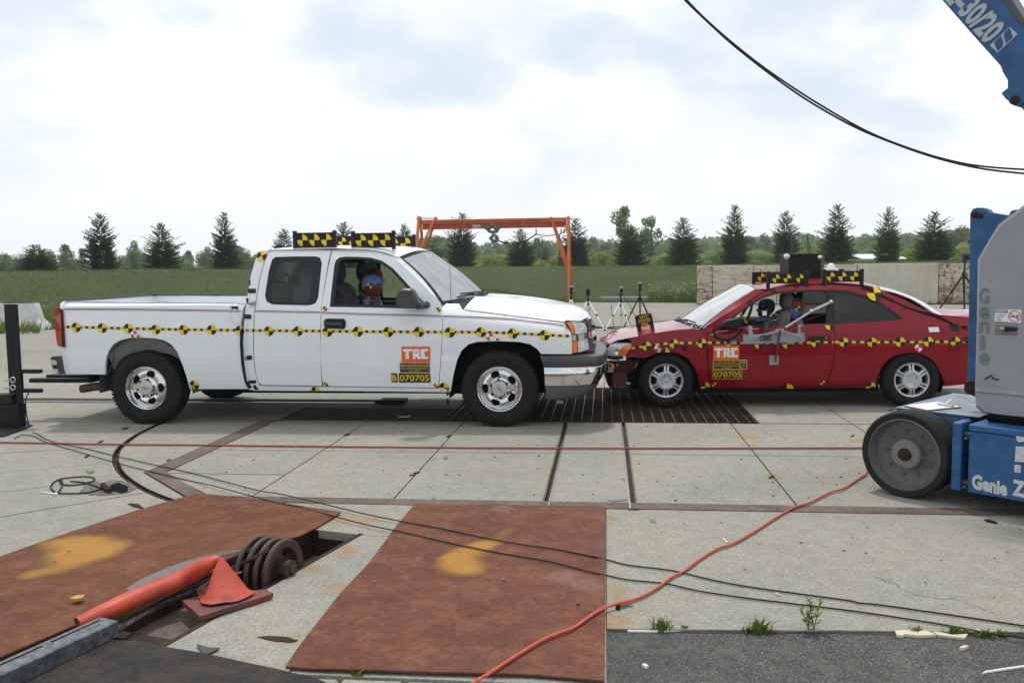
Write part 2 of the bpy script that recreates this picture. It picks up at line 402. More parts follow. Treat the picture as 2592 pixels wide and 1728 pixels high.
def patches(t, vec, lst, warp=.03, wscale=7., lo=.22, hi=.85):
    """one soft stain grown from overlapping falloffs (x, y, radius)"""
    n = N(t, 'ShaderNodeTexNoise'); n.inputs['Scale'].default_value = wscale; n.inputs['Detail'].default_value = 4; L(t, vec, n.inputs['Vector'])
    v0 = N(t, 'ShaderNodeVectorMath', operation='SUBTRACT'); L(t, n.outputs['Color'], v0.inputs[0]); v0.inputs[1].default_value = (.5, .5, .5)
    v1 = N(t, 'ShaderNodeVectorMath', operation='MULTIPLY_ADD'); L(t, v0.outputs[0], v1.inputs[0]); v1.inputs[1].default_value = (warp*2, warp*2, 0); L(t, vec, v1.inputs[2])
    v2 = N(t, 'ShaderNodeVectorMath', operation='MULTIPLY'); L(t, v1.outputs[0], v2.inputs[0]); v2.inputs[1].default_value = (1, 1, 0)
    last = None
    for x, y, r in lst:
        d = N(t, 'ShaderNodeVectorMath', operation='DISTANCE'); L(t, v2.outputs[0], d.inputs[0]); d.inputs[1].default_value = (x, y, 0)
        mr = N(t, 'ShaderNodeMapRange', interpolation_type='SMOOTHSTEP'); L(t, d.outputs['Value'], mr.inputs[0]); mr.inputs[1].default_value = r*1.9; mr.inputs[2].default_value = 0; mr.inputs[3].default_value = 0; mr.inputs[4].default_value = 1
        if last is None: last = mr.outputs[0]
        else:
            mx = N(t, 'ShaderNodeMath', operation='ADD'); L(t, last, mx.inputs[0]); L(t, mr.outputs[0], mx.inputs[1]); last = mx.outputs[0]
    m = N(t, 'ShaderNodeMapRange', interpolation_type='SMOOTHSTEP'); L(t, last, m.inputs[0]); m.inputs[1].default_value = lo; m.inputs[2].default_value = hi; return m.outputs[0]
def mixc(t, fac, a, b):
    m = N(t, 'ShaderNodeMixRGB')
    for i, q in ((0, fac), (1, a), (2, b)):
        if isinstance(q, (int, float)): m.inputs[i].default_value = q
        elif isinstance(q, tuple): m.inputs[i].default_value = (*q, 1)
        else: L(t, q, m.inputs[i])
    return m.outputs[0]
def noisef(t, vec, scale, lo, hi, detail=5, rough=.6):
    n = N(t, 'ShaderNodeTexNoise'); n.inputs['Scale'].default_value = scale; n.inputs['Detail'].default_value = detail; n.inputs['Roughness'].default_value = rough
    L(t, vec, n.inputs['Vector']); m = N(t, 'ShaderNodeMapRange'); L(t, n.outputs[0], m.inputs[0]); m.inputs[1].default_value = lo; m.inputs[2].default_value = hi
    return m.outputs[0]
def mulf(t, a, k):
    m = N(t, 'ShaderNodeMath', operation='MULTIPLY', use_clamp=True)
    L(t, a, m.inputs[0])
    if isinstance(k, (int, float)): m.inputs[1].default_value = k
    else: L(t, k, m.inputs[1])
    return m.outputs[0]
def grain(t, c, v, scale, lo, hi, a=.36, b=.66):
    n = N(t, 'ShaderNodeTexNoise'); n.inputs['Scale'].default_value = scale; n.inputs['Detail'].default_value = 3; n.inputs['Roughness'].default_value = .7; L(t, v, n.inputs['Vector'])
    m = N(t, 'ShaderNodeMapRange'); L(t, n.outputs[0], m.inputs[0]); m.inputs[1].default_value = a; m.inputs[2].default_value = b; m.inputs[3].default_value = lo; m.inputs[4].default_value = hi
    x = N(t, 'ShaderNodeMixRGB', blend_type='MULTIPLY'); x.inputs[0].default_value = 1; L(t, c, x.inputs[1]); L(t, m.outputs[0], x.inputs[2]); return x.outputs[0]
def world_mat(name, rough=.85):
    m = D.materials.new(name); m.use_nodes = True; t = m.node_tree; p = t.nodes['Principled BSDF']; p.inputs['Roughness'].default_value = rough; p.inputs['Specular IOR Level'].default_value = .12
    g = N(t, 'ShaderNodeNewGeometry'); return m, t, p, g.outputs['Position']
def add_bump(t, p, vec, scale, strength, dist=.01, detail=5):
    n = N(t, 'ShaderNodeTexNoise'); n.inputs['Scale'].default_value = scale; n.inputs['Detail'].default_value = detail; L(t, vec, n.inputs['Vector'])
    b = N(t, 'ShaderNodeBump'); b.inputs['Strength'].default_value = strength; b.inputs['Distance'].default_value = dist; L(t, n.outputs[0], b.inputs['Height']); L(t, b.outputs[0], p.inputs['Normal'])
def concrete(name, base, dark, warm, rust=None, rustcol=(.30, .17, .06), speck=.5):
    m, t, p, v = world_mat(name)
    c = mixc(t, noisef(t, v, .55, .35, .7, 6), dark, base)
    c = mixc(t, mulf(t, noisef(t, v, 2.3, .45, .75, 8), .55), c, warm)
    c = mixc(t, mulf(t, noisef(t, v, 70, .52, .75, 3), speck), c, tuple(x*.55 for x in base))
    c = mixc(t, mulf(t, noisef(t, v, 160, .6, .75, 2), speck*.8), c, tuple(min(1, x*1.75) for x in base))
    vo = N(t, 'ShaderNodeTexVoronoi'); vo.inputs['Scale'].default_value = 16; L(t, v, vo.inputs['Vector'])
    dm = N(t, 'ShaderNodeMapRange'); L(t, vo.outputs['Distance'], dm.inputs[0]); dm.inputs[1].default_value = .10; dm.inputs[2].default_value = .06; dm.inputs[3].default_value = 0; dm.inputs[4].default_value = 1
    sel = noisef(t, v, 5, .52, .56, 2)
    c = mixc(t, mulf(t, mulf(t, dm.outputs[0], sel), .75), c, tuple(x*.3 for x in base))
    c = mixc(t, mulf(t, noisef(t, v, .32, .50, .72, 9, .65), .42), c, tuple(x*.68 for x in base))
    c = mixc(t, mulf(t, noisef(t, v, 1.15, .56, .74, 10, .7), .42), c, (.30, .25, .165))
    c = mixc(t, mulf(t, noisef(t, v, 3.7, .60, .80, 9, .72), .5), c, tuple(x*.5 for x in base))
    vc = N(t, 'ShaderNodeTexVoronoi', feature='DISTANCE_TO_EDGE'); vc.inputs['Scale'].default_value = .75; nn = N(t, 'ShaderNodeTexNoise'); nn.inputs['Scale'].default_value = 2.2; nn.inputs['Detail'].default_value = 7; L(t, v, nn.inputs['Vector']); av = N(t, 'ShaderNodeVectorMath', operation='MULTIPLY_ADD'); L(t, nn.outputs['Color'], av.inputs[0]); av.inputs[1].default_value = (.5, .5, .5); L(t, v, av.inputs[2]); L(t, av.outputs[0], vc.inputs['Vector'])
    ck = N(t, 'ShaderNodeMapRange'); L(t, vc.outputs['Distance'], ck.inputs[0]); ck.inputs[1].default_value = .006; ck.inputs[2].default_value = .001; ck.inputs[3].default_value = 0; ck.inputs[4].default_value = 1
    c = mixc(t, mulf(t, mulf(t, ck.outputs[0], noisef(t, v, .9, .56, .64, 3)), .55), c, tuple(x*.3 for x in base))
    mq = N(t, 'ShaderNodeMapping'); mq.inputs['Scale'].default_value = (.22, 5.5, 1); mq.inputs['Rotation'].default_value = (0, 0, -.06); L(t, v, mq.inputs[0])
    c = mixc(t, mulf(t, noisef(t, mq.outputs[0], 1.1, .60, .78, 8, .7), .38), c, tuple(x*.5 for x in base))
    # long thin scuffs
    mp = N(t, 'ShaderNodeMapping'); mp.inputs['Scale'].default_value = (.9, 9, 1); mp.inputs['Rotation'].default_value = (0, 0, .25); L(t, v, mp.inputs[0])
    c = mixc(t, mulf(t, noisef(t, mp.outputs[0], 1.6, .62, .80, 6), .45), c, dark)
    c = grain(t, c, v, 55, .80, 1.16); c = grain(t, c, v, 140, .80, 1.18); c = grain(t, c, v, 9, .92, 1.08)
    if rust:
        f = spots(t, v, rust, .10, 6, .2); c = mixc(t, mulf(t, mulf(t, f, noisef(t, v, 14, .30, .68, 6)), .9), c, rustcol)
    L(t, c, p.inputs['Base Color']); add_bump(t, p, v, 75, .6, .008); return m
rusty = [(4.70, -4.25, .16), (4.69, -3.0, .10), (4.72, -4.6, .12), (3.38, -4.3, .12), (3.36, -4.9, .1), (3.02, -3.16, .2), (3.2, -3.2, .14), (3.22, -3.75, .13), (3.14, -4.05, .10), (3.02, -4.5, .1), (5.93, -.36, .20), (5.90, -.75, .10), (6.95, -.5, .22), (7.0, -.9, .12), (5.9, -1.9, .14)]
M['concrete'] = concrete('concrete', (.312, .304, .262), (.255, .252, .222), (.325, .303, .240), rusty, speck=.6)
M['concrete_far'] = concrete('pale_concrete', (.285, .275, .24), (.235, .228, .20), (.30, .28, .23), speck=.25)
M['truckshade'] = concrete('truckshade_concrete', (.085, .08, .072), (.05, .048, .045), (.11, .10, .09), speck=.4)  # concrete with the shade beneath the truck put into its colour
M['curb'] = concrete('precast_concrete', (.36, .35, .325), (.28, .275, .255), (.40, .38, .34), speck=.35)
M['joint'] = mat('joint_dirt', (.05, .042, .032), .95, var=.4, vscale=15)
def rustmat(name, base, hi, lo, pat=None, patcol=(.36, .185, .04), sheen=None):
    m, t, p, v = world_mat(name, .7)
    c = mixc(t, noisef(t, v, 1.6, .33, .68, 7), lo, base)
    c = mixc(t, mulf(t, noisef(t, v, 5.5, .45, .75, 8), .8), c, hi)
    c = mixc(t, mulf(t, noisef(t, v, 110, .45, .72, 3), .35), c, tuple(x*.55 for x in base))
    mp = N(t, 'ShaderNodeMapping'); mp.inputs['Scale'].default_value = (7, .7, 1); mp.inputs['Rotation'].default_value = (0, 0, -.35); L(t, v, mp.inputs[0])
    c = mixc(t, mulf(t, noisef(t, mp.outputs[0], 2.0, .66, .80, 5), .5), c, (.24, .155, .13)); c = grain(t, c, v, 80, .82, 1.15); c = grain(t, c, v, 22, .88, 1.12)
    if pat:
        f = patches(t, v, pat, .05, 5, .35, 2.5); h = patches(t, v, pat, .06, 4, .08, .7); c = mixc(t, mulf(t, h, .5), c, tuple(x*.55 for x in base))
        g = mixc(t, mulf(t, noisef(t, v, 60, .45, .7, 4), .5), patcol, tuple(x*.75 for x in patcol)); c = mixc(t, mulf(t, f, .92), c, g)
    if sheen:
        f = spots(t, v, sheen, .05, 5, .5); c = mixc(t, mulf(t, f, .28), c, (.24, .17, .16))
    L(t, c, p.inputs['Base Color']); add_bump(t, p, v, 35, .25, .006)
    r = noisef(t, v, 4, .3, .7); rm = N(t, 'ShaderNodeMapRange'); L(t, r, rm.inputs[0]); rm.inputs[3].default_value = .55; rm.inputs[4].default_value = .82; L(t, rm.outputs[0], p.inputs['Roughness'])
    return m
def gz(z, pts, r): return [(*G(*z(x, y))[:2], r_) for (x, y), r_ in zip(pts, r)]
patC = gz(z6, [(1190, 640), (1240, 560), (1330, 490), (1420, 460), (1560, 375), (1290, 640), (1200, 600), (1260, 520), (1380, 470)], [.13, .12, .10, .09, .07, .09, .12, .10, .09]) + gz(z6, [(1500, 410), (1160, 570), (770, 545), (870, 570), (930, 620), (330, 1270), (1080, 265), (1200, 260)], [.06, .06, .03, .03, .025, .06, .04, .04])
patL = gz(z5, [(300, 540), (430, 510), (560, 490), (690, 500), (830, 530), (640, 560), (520, 590), (400, 610), (700, 590), (560, 640), (420, 680), (290, 720), (480, 550), (170, 740)], [.09, .11, .12, .12, .09, .13, .13, .12, .11, .11, .10, .09, .12, .07])
M['rustC'] = rustmat('rusty_steel', (.152, .058, .036), (.205, .090, .046), (.108, .043, .030), patC, sheen=gz(z6, [(1900, 690), (2050, 750), (1500, 240)], [.12, .1, .1]))
M['rustL'] = rustmat('rusty_steel_bent', (.150, .055, .028), (.195, .084, .038), (.100, .038, .022), patL)
M['ruststrip'] = rustmat('worn_rusty_strip', (.150, .118, .098), (.20, .165, .138), (.105, .080, .066))
M['rustdark'] = rustmat('dark_rusty_steel', (.040, .027, .022), (.065, .04, .03), (.022, .016, .014))
M['darkplate'] = rustmat('blackened_steel', (.035, .034, .034), (.075, .045, .032), (.022, .022, .024))
def asphalt():
    m, t, p, v = world_mat('asphalt', .85)
    vo = N(t, 'ShaderNodeTexVoronoi'); vo.inputs['Scale'].default_value = 150; L(t, v, vo.inputs['Vector'])
    rp = N(t, 'ShaderNodeValToRGB'); L(t, vo.outputs['Color'], rp.inputs[0]); e = rp.color_ramp.elements
    e[0].color = (.035, .035, .037, 1); e[1].color = (.24, .23, .21, 1); e.new(.4).color = (.075, .074, .074, 1); e.new(.75).color = (.125, .12, .115, 1)
    c = mixc(t, mulf(t, noisef(t, v, 1.6, .4, .7, 7), .6), rp.outputs[0], (.055, .053, .052))
    c = mixc(t, mulf(t, noisef(t, v, 8, .5, .75, 6), .6), c, (.15, .14, .125))
    L(t, c, p.inputs['Base Color'])
    b = N(t, 'ShaderNodeBump'); b.inputs['Strength'].default_value = .7; b.inputs['Distance'].default_value = .006; L(t, vo.outputs['Distance'], b.inputs['Height']); L(t, b.outputs[0], p.inputs['Normal']); return m
M['asphalt'] = asphalt()
def grassmat(name, a, b, c_, sc=.5):
    m, t, p, v = world_mat(name, .9)
    c = mixc(t, noisef(t, v, sc, .35, .68, 7), a, b); c = mixc(t, mulf(t, noisef(t, v, 5, .4, .75, 8), .8), c, c_)
    L(t, c, p.inputs['Base Color']); p.inputs['Specular IOR Level'].default_value = .1; return m
M['turf'] = grassmat('turf', (.030, .050, .014), (.055, .070, .022), (.080, .082, .035), .30)

# ------------------------------------------------------------------ terrain
def edge_d(x, y):                      # >0 outside the pavement: metres beyond its far edges
    d1 = ((x + 11.0) * -1.0 * .738 + (y - 14.1) * .674)        # left slanting edge
    d2 = ((x - 3.8) * .323 + (y - 30.3) * .946)                # far right edge
    return max(d1, d2)
def berm(x, y):
    d = edge_d(x, y)
    if d < 0: return -.6 if d < -.3 else -.6 + .55*(d+.3)/.3
    t = min(1, d/11.0); h = -.05 + 1.72*(t*t*(3-2*t))
    h += .17*noise.noise(Vector((x*.13, y*.13, 3))) * min(1, d/4) + .04*noise.noise(Vector((x*.5, y*.5, 1))) * min(1, d/2)
    if d > 15: h -= 1.1*min(1, (d-15)/40)
    far = math.hypot(x, y)
    if far > 150: h += (far-150)*.004
    return h
tm = MB(); rad = [0, 6, 11, 14, 17, 20] + [20 + 1.1*i for i in range(1, 40)] + [66, 72, 80, 90, 105, 130, 170, 230, 320, 480, 800, 1400, 2600]
NA = 200; tv = []
for r in rad:
    for k in range(NA):
        a = 2*PI*k/NA; x = 3 + r*math.cos(a); y = r*math.sin(a)
        z = berm(x, y) if y > -30 or r < 25 else -.08
        if y < 0 and edge_d(x, y) < 0: z = -.6
        tv.append((x, y, z))
tf = [(i*NA+k, i*NA+(k+1) % NA, (i+1)*NA+(k+1) % NA, (i+1)*NA+k) for i in range(len(rad)-1) for k in range(NA)]
tm.add(tv, [tuple(reversed(f)) for f in tf]); terr = tm.build('terrain', M['turf'], smooth=True, ang=180); tag(terr, kind='structure')
# ------------------------------------------------------------------ pavement: a dark bed and separate slabs
bed = MB()
def flat(mb, pts, z, mi=0): mb.add([(x, y, z) for x, y in pts], [tuple(range(len(pts)))], mi)
PVX = [(-45, -22.9), (-11.0, 14.1), (3.8, 30.3), (17, 25.8), (60, 11.1), (60, -22.9)]
def clip(poly, nx, ny, c):            # keep nx*x+ny*y <= c
    o = []
    for i in range(len(poly)):
        a = poly[i]; b = poly[(i+1) % len(poly)]; da = nx*a[0]+ny*a[1]-c; db = nx*b[0]+ny*b[1]-c
        if da <= 0: o.append(a)
        if da*db < 0: t = da/(da-db); o.append((a[0]+(b[0]-a[0])*t, a[1]+(b[1]-a[1])*t))
    return o
def pclip(poly):                      # keep inside the pavement
    p = clip(poly, -.738, .674, 11.0*.738 + 14.1*.674)
    return clip(p, .323, .946, 3.8*.323 + 30.3*.946)
for q in ([(-45, -3.3), (60, -3.3), (60, 31), (-45, 31)], [(-45, -30), (2.2, -30), (2.2, -3.3), (-45, -3.3)], [(3.3, -30), (60, -30), (60, -3.3), (3.3, -3.3)], [(2.2, -30), (3.3, -30), (3.3, -5.5), (2.2, -5.5)]):
    q = pclip(q)
    flat(bed, q, -.035)
pave = bed.build('pavement', M['joint']); tag(pave, kind='structure')
rs = random.Random(3)
def slab(poly, name='concrete_slab', m='concrete', gap=.006, z=None, h=.05, rough_edge=None):
    if len(poly) < 3: return
    if area(poly) < 0: poly = list(reversed(poly))
    n = len(poly); o = []
    for i in range(n):
        p0 = Vector(poly[i-1]); p1 = Vector(poly[i]); p2 = Vector(poly[(i+1) % n])
        e1 = (p1-p0); e2 = (p2-p1)
        if e1.length < 1e-5 or e2.length < 1e-5: o.append(tuple(p1)); continue
        e1.normalize(); e2.normalize(); n1 = Vector((-e1.y, e1.x)); n2 = Vector((-e2.y, e2.x)); b = n1+n2
        k = gap/max(.35, b.dot(n1)); o.append(tuple(p1 + b*k))
    z = rs.uniform(-.002, .0) if z is None else z
    mb = MB(); mb.prism(o, 0, 1, fn=lambda x, y, q: (x, q, (z if y == 0 else z-h)))
    mb.f = [tuple(reversed(f)) if False else f for f in mb.f]
    return mb.build(name, M[m], pave)
def rect(x0, y0, x1, y1): return [(x0, y0), (x1, y0), (x1, y1), (x0, y1)]
XJ = [2.24, 3.24, 4.262, 4.298, 4.832, 4.868, 5.9, 7.06, 8.22, 9.4, 10.6, 13]
for a, b in zip(XJ, XJ[1:]):
    if b - a < .2: continue
    slab(rect(a, -2.66, b, -1.17)); slab(rect(a, -1.17, b, .29))
slab(rect(1.27, -2.03, 2.24, -1.17)); slab(rect(1.27, -1.17, 2.24, .29)); slab([(1.27, -2.04), (2.24, -2.04), (2.24, -2.66), (1.93, -2.66)])
slab(rect(1.27, .29, 3.0, 1.15), m='truckshade')  # slab coloured darker to carry the truck's soft shadow
for a, b in ((6.17, 7.06), (7.06, 8.22), (8.22, 9.4), (9.4, 11), (11, 13.5)): slab(rect(a, .31, b, 1.25)); slab(rect(a, 1.25, b, 2.75))
EY = lambda x: -4.665 + (x-4.67)*.058
slab([(4.675 + 8.3*i/60, EY(4.675 + 8.3*i/60) + .012*noise.noise(Vector((i*1.3, 5, 0)))) for i in range(61)] + [(13, -2.82), (4.675, -2.82)], z=0, gap=.001)
# the left bay: slabs fanning from the curved slot
ARC = [tuple(G(*zl(x, y))[:2]) for x, y in [(1800, 5), (1640, 90), (1500, 190), (1410, 270), (1375, 370), (1400, 470), (1470, 570), (1600, 670), (1780, 770), (2090, 885)]]
ARC = [(.09, .45), (.10, .1)] + ARC[1:] + [(2.2, -3.05)]
arc_s = [tuple(p) for p in smooth([(x, y) for x, y in ARC], 4)]
def off(path, d):
    o = []
    for i, p in enumerate(path):
        a = Vector(path[max(i-1, 0)]); b = Vector(path[min(i+1, len(path)-1)]); t = (b-a).normalized(); o.append((p[0]-t.y*d, p[1]+t.x*d))
    return o
arc_l = off(arc_s, -.022); arc_r = off(arc_s, .022)
LJ = []
for a, b in (((0, 122), (1620, 90)), ((0, 320), (1400, 240)), ((0, 535), (1370, 410)), ((0, 770), (1480, 590)), ((0, 1070), (1780, 770))):
    A_ = G(*zl(*a)); B_ = G(*zl(*b)); d = (A_-B_).xy.normalized(); LJ.append((B_.xy, d))
def arc_cut(p, d):                    # index on the left arc nearest to the joint's end
    return min(range(len(arc_l)), key=lambda i: (Vector(arc_l[i])-p).length)
prev = 0; LX = 14
bands = []
p_top = Vector((.05, .45)); d_top = Vector((-1, 0.0))
ends = [(p_top, d_top, 0)] + [(p, d, arc_cut(p, d)) for p, d in LJ] + [(Vector(arc_l[-1]), Vector((-.55, -.835)), len(arc_l)-1)]
for (p0, d0, i0), (p1, d1, i1) in zip(ends, ends[1:]):
    poly = [tuple(p0 + d0*LX)] + arc_l[i0:i1+1] + [tuple(p1 + d1*LX)]
    slab(poly)
slab(arc_r + [(1.93, -2.86), (1.10, -2.03), (1.10, .29), (1.10, .45)], gap=.004)
slab([(-14, .45), (1.10, .45), (1.10, 1.15), (1.27, 1.15), (1.27, 1.38), (-14, 1.38)], gap=.004)
# behind the rails: large slabs out to the grass
for i in range(-3, 6):
    for j in range(0, 7):
        x0 = -14 + 6.0*i if i < 3 else None
xs_ = [-44, -38, -32, -26, -20, -14, -9, -4.2, .1, 3.02]; ys_ = [1.72, 4.45, 7.8, 11.5, 15.5, 20, 25, 31]
for a, b in zip(xs_, xs_[1:]):
    for c, d in zip(ys_, ys_[1:]): slab(pclip(rect(a, c, b, d)), m='concrete_far' if c > 4 else 'concrete')
for a, b in zip([3.02, 6.19, 9.3, 13.5, 18, 23, 30, 40], [6.19, 9.3, 13.5, 18, 23, 30, 40, 55]):
    for c, d in zip([2.79] + ys_[2:], ys_[2:]): 
        if a == 3.02 and c < 4: continue
        slab(pclip(rect(a, c, b, d)), m='concrete_far' if c > 4 else 'concrete')
slab(rect(1.27, 1.15, 2.05, 1.38), gap=.003); slab(rect(2.05, 1.15, 3.0, 1.72), gap=.003); slab(rect(13.5, -2.6, 30, 2.79))
for a, b in ((-44, -30), (-30, -14)): slab(pclip(rect(a, -20, b, 1.38)))
slab(rect(1.2-13, -16, 1.2, -4.4), z=-.02)
# steel let into the concrete
def strip(name, pts, z, m, parent=pave, h=.03): mb = MB(); mb.prism(pts, 0, 1, fn=lambda x, y, q: (x, q, z if y == 0 else z-h)); return mb.build(name, M[m], parent)
strip('steel_strip', [(1.93, -2.665), (2.02, -2.80), (3.43, -2.805), (4.67, -2.805), (13, -2.81), (13, -2.665)], .002, 'ruststrip')
strip('steel_strip', [(1.115, .29), (1.115, -2.03), (1.94, -2.85), (2.03, -2.79), (1.265, -2.0), (1.265, .29)], .002, 'ruststrip')
strip('steel_strip', [(1.115, 1.15), (1.115, .29), (1.265, .29), (1.265, 1.15)], .002, 'concrete')
for d in (-.022, .012): strip('curved_rail', off(arc_s, d) + list(reversed(off(arc_s, d+.010))), .003, 'rustdark')
for x in (4.28, 4.85):
    for s in (-1, 1): strip('slot_rail', rect(x+s*.021-.006, -2.80, x+s*.021+.006, .285), .003, 'ruststrip' if s*(x-4.5) > 0 else 'steelgrey')
    strip('slot_end', rect(x-.035, -2.84, x+.035, -2.80), .003, 'rustdark')
for y in (1.42, 1.50, 1.60, 1.68): strip('tow_rail', rect(-14, y-.014, 2.0, y+.014), .012, 'steelgrey' if y in (1.42, 1.68) else 'ruststrip', h=.05)
mb = MB(); mb.bevbox((2.05, 1.38, -.02), (2.36, 1.60, .045), .01); mb.build('tow_block', M['rustdark'], pave)
strip('cover_plate', [tuple(G(*zm(x, y))[:2]) for x, y in [(915, 274), (1570, 282), (1650, 185), (1640, 172), (1130, 143), (1050, 190)]], .006, 'curb')
# floor grate over the camera pit
gr = MB(); x = 3.04; y = .32
while y < 2.76: gr.box((3.03, y-.004, -.04), (6.15, y+.004, .0)); y += .034
ge = gr.build('bearing_bars', M['rustdark'], pave); tag(ge, kind='stuff')
k = 0; x = 3.08
gm = MB(); gm.box((-.0035, .32, -.012), (.0035, 2.76, .0035)); gm_ = gm.mesh('grate_bar', mat('worn_bar', (.17, .125, .105), .5, .4, var=.3, vscale=9))
while x < 6.15: link('grate_bar', gm_, pave, loc=(x, 0, 0)); x += .104
for yy in (1.10, 1.92): strip('grate_joint', rect(3.03, yy-.01, 6.15, yy+.01), .003, 'rustdark')
gf = MB(); gf.box((3.0, .30, -.05), (3.03, 2.79, .003)); gf.box((6.15, .30, -.05), (6.18, 2.79, .003)); gf.box((3.03, .30, -.05), (6.15, .318, .002)); gf.box((3.03, 2.765, -.05), (6.15, 2.79, .002)); gf.build('grate_frame', M['rustdark'], pave)
strip('pit_cover', rect(3.03, 2.80, 6.18, 7.79), .0, 'ruststrip', h=.02).data.materials[0] = mat('faded_red_plate', (.33, .25, .23), .8, var=.15, vscale=3)
for i in range(30):
    x = 3.1 + i*.104; strip('pit_cover_bar', rect(x-.006, 2.82, x+.006, 7.7), .006, 'ruststrip', h=.02)
# asphalt in front, slightly lower than the concrete, with a crumbling edge
am = MB(); pts = []
nx = 90
front = [(4.66 + 9*i/nx, EY(4.66 + 9*i/nx) + .03) for i in range(nx+1)]
pts = front + [(14, -30), (-20, -30), (-20, -16), (1.3, -16), (1.3, -5.62), (4.66, -5.62)]
am.prism(pts, 0, 1, fn=lambda x, y, q: (x, q, -.012 if y == 0 else -.06)); asp = am.build('asphalt', M['asphalt']); tag(asp, kind='structure')
dm = MB()
for i in range(nx):
    x0 = 4.68 + 8.3*i/nx; x1 = 4.68 + 8.3*(i+1)/nx; a = .018 + .03*abs(noise.noise(Vector((i*.35, 2, 0)))); b = .018 + .03*abs(noise.noise(Vector(((i+1)*.35, 2, 0))))
    dm.add([(x0, EY(x0)+.004, -.004), (x1, EY(x1)+.004, -.004), (x1, EY(x1)-b+.012, -.0105), (x0, EY(x0)-a+.012, -.0105)], [(3, 2, 1, 0)])
dm.build('crumbled_edge', M['joint'], pave)
# ------------------------------------------------------------------ the cable pit
P0 = Vector((2.91, -3.37)); P1 = Vector((3.25, -3.44)); PD = Vector((-.40, -1.56)).normalized(); PN = Vector((PD.y, -PD.x)) 
if PN.x < 0: PN = -PN
pl0 = P0; pl1 = P0 + PD*2.3; pr1 = P1 + PD*2.3
# concrete round the pit
slab([(2.3, -2.81), (3.45, -2.81), (3.45, -3.48), tuple(P1 + PD*.02), tuple(P0), (2.45, -3.28)], gap=.003, z=0)
slab([tuple(P1 + PD*.02), (3.45, -3.48), (3.45, -5.17), (3.2, -5.18), tuple(P1 + PD*1.78)], gap=.003, z=0)
slab([(2.45, -3.28), tuple(P0), tuple(pl1), (1.2, -5.6), (1.2, -4.5), (1.6, -3.2), (2.2, -3.05)], gap=.003, z=-.012)
slab([(3.45, -5.17), (3.45, -2.81), (4.675, -2.81), (4.675, -5.17)], gap=.002, z=-.006)
pit = MB()
def wall(a, b, z0, z1): pit.add([(a.x, a.y, z0), (b.x, b.y, z0), (b.x, b.y, z1), (a.x, a.y, z1)], [(0, 1, 2, 3)])
wall(pl0, pl1, -.42, -.01); wall(P1, P0, -.42, -.004); wall(pr1, P1, -.42, -.004); wall(pl1, pr1, -.42, -.02)
pit.add([(pl0.x, pl0.y, -.42), (pl1.x, pl1.y, -.42), (pr1.x, pr1.y, -.42), (P1.x, P1.y, -.42)], [(0, 1, 2, 3)])
po = pit.build('cable_pit', M['rustdark']); tag(po, kind='structure')
def pp(u, v): return P1 + PD*u - PN*v       # u along the pit, v leftwards from its right edge
def pitbox(name, u0, u1, v0, v1, z0, z1, m):
    mb = MB(); q = [pp(u0, v0), pp(u1, v0), pp(u1, v1), pp(u0, v1)]; mb.prism([tuple(a) for a in q], 0, 1, fn=lambda x, y, c: (x, c, z1 if y == 0 else z0)); return mb.build(name, M[m], po)
pitbox('pit_edge_angle', 0, 2.3, -.002, .022, -.09, .003, 'rustdark')
pitbox('pit_ledge', .0, .20, .02, .33, -.2, -.16, 'ruststrip')
pitbox('cross_beam', .80, .86, .02, .40, -.16, -.03, 'rustdark')
pitbox('cross_beam', 1.50, 1.56, .02, .34, -.10, -.02, 'rustdark')
pitbox('pit_ledge', .88, 1.62, .03, .42, -.10, -.06, 'ruststrip')
# broken kerb pieces below the centre plate
kb = random.Random(5); x = 3.46
while x < 4.66:
    wd_ = kb.uniform(.12, .26); mb = MB()
    mb.bevbox((x, -5.34 + kb.uniform(-.01, .01), -.06), (x + wd_ - .008, -5.185, -.01 + kb.uniform(-.008, .006)), .012); mb.build('kerb_piece', M['concrete'], pave); x += wd_
slab([(2.2, -5.36), (4.66, -5.36), (4.66, -5.6), (2.2, -5.6)], z=-.012)
# ================================================================== the pickup truck
def wheel_mb(R0, Rr, wid, kind):
    """returns dict of MBs, wheel centred on the origin, outer face at y = 0 (towards -y), axle along +y"""
    ty = MB()
    prof = [(Rr-.004, .012), (Rr+.012, -.004), (Rr+.035, -.012), (lerp(Rr, R0, .62), -.016), (R0-.028, -.004), (R0-.012, .008), (R0-.002, .03), (R0, .06), (R0, wid-.06), (R0-.002, wid-.03), (R0-.012, wid-.01), (lerp(Rr, R0, .6), wid+.012), (Rr, wid-.01), (Rr-.004, wid-.04)]
    ty.lathe(prof, 56)
    if kind == 'truck':                 # tread blocks at the shoulder
        for k in range(64):
            a = 2*PI*k/64; rot = Matrix.Rotation(-a, 4, 'Y')
            ty.box((R0-.016, .004, -.011), (R0+.003, .05, .011), M=rot)
            ty.box((R0-.010, .055, -.006), (R0+.003, wid-.055, .012), M=rot)
    return ty
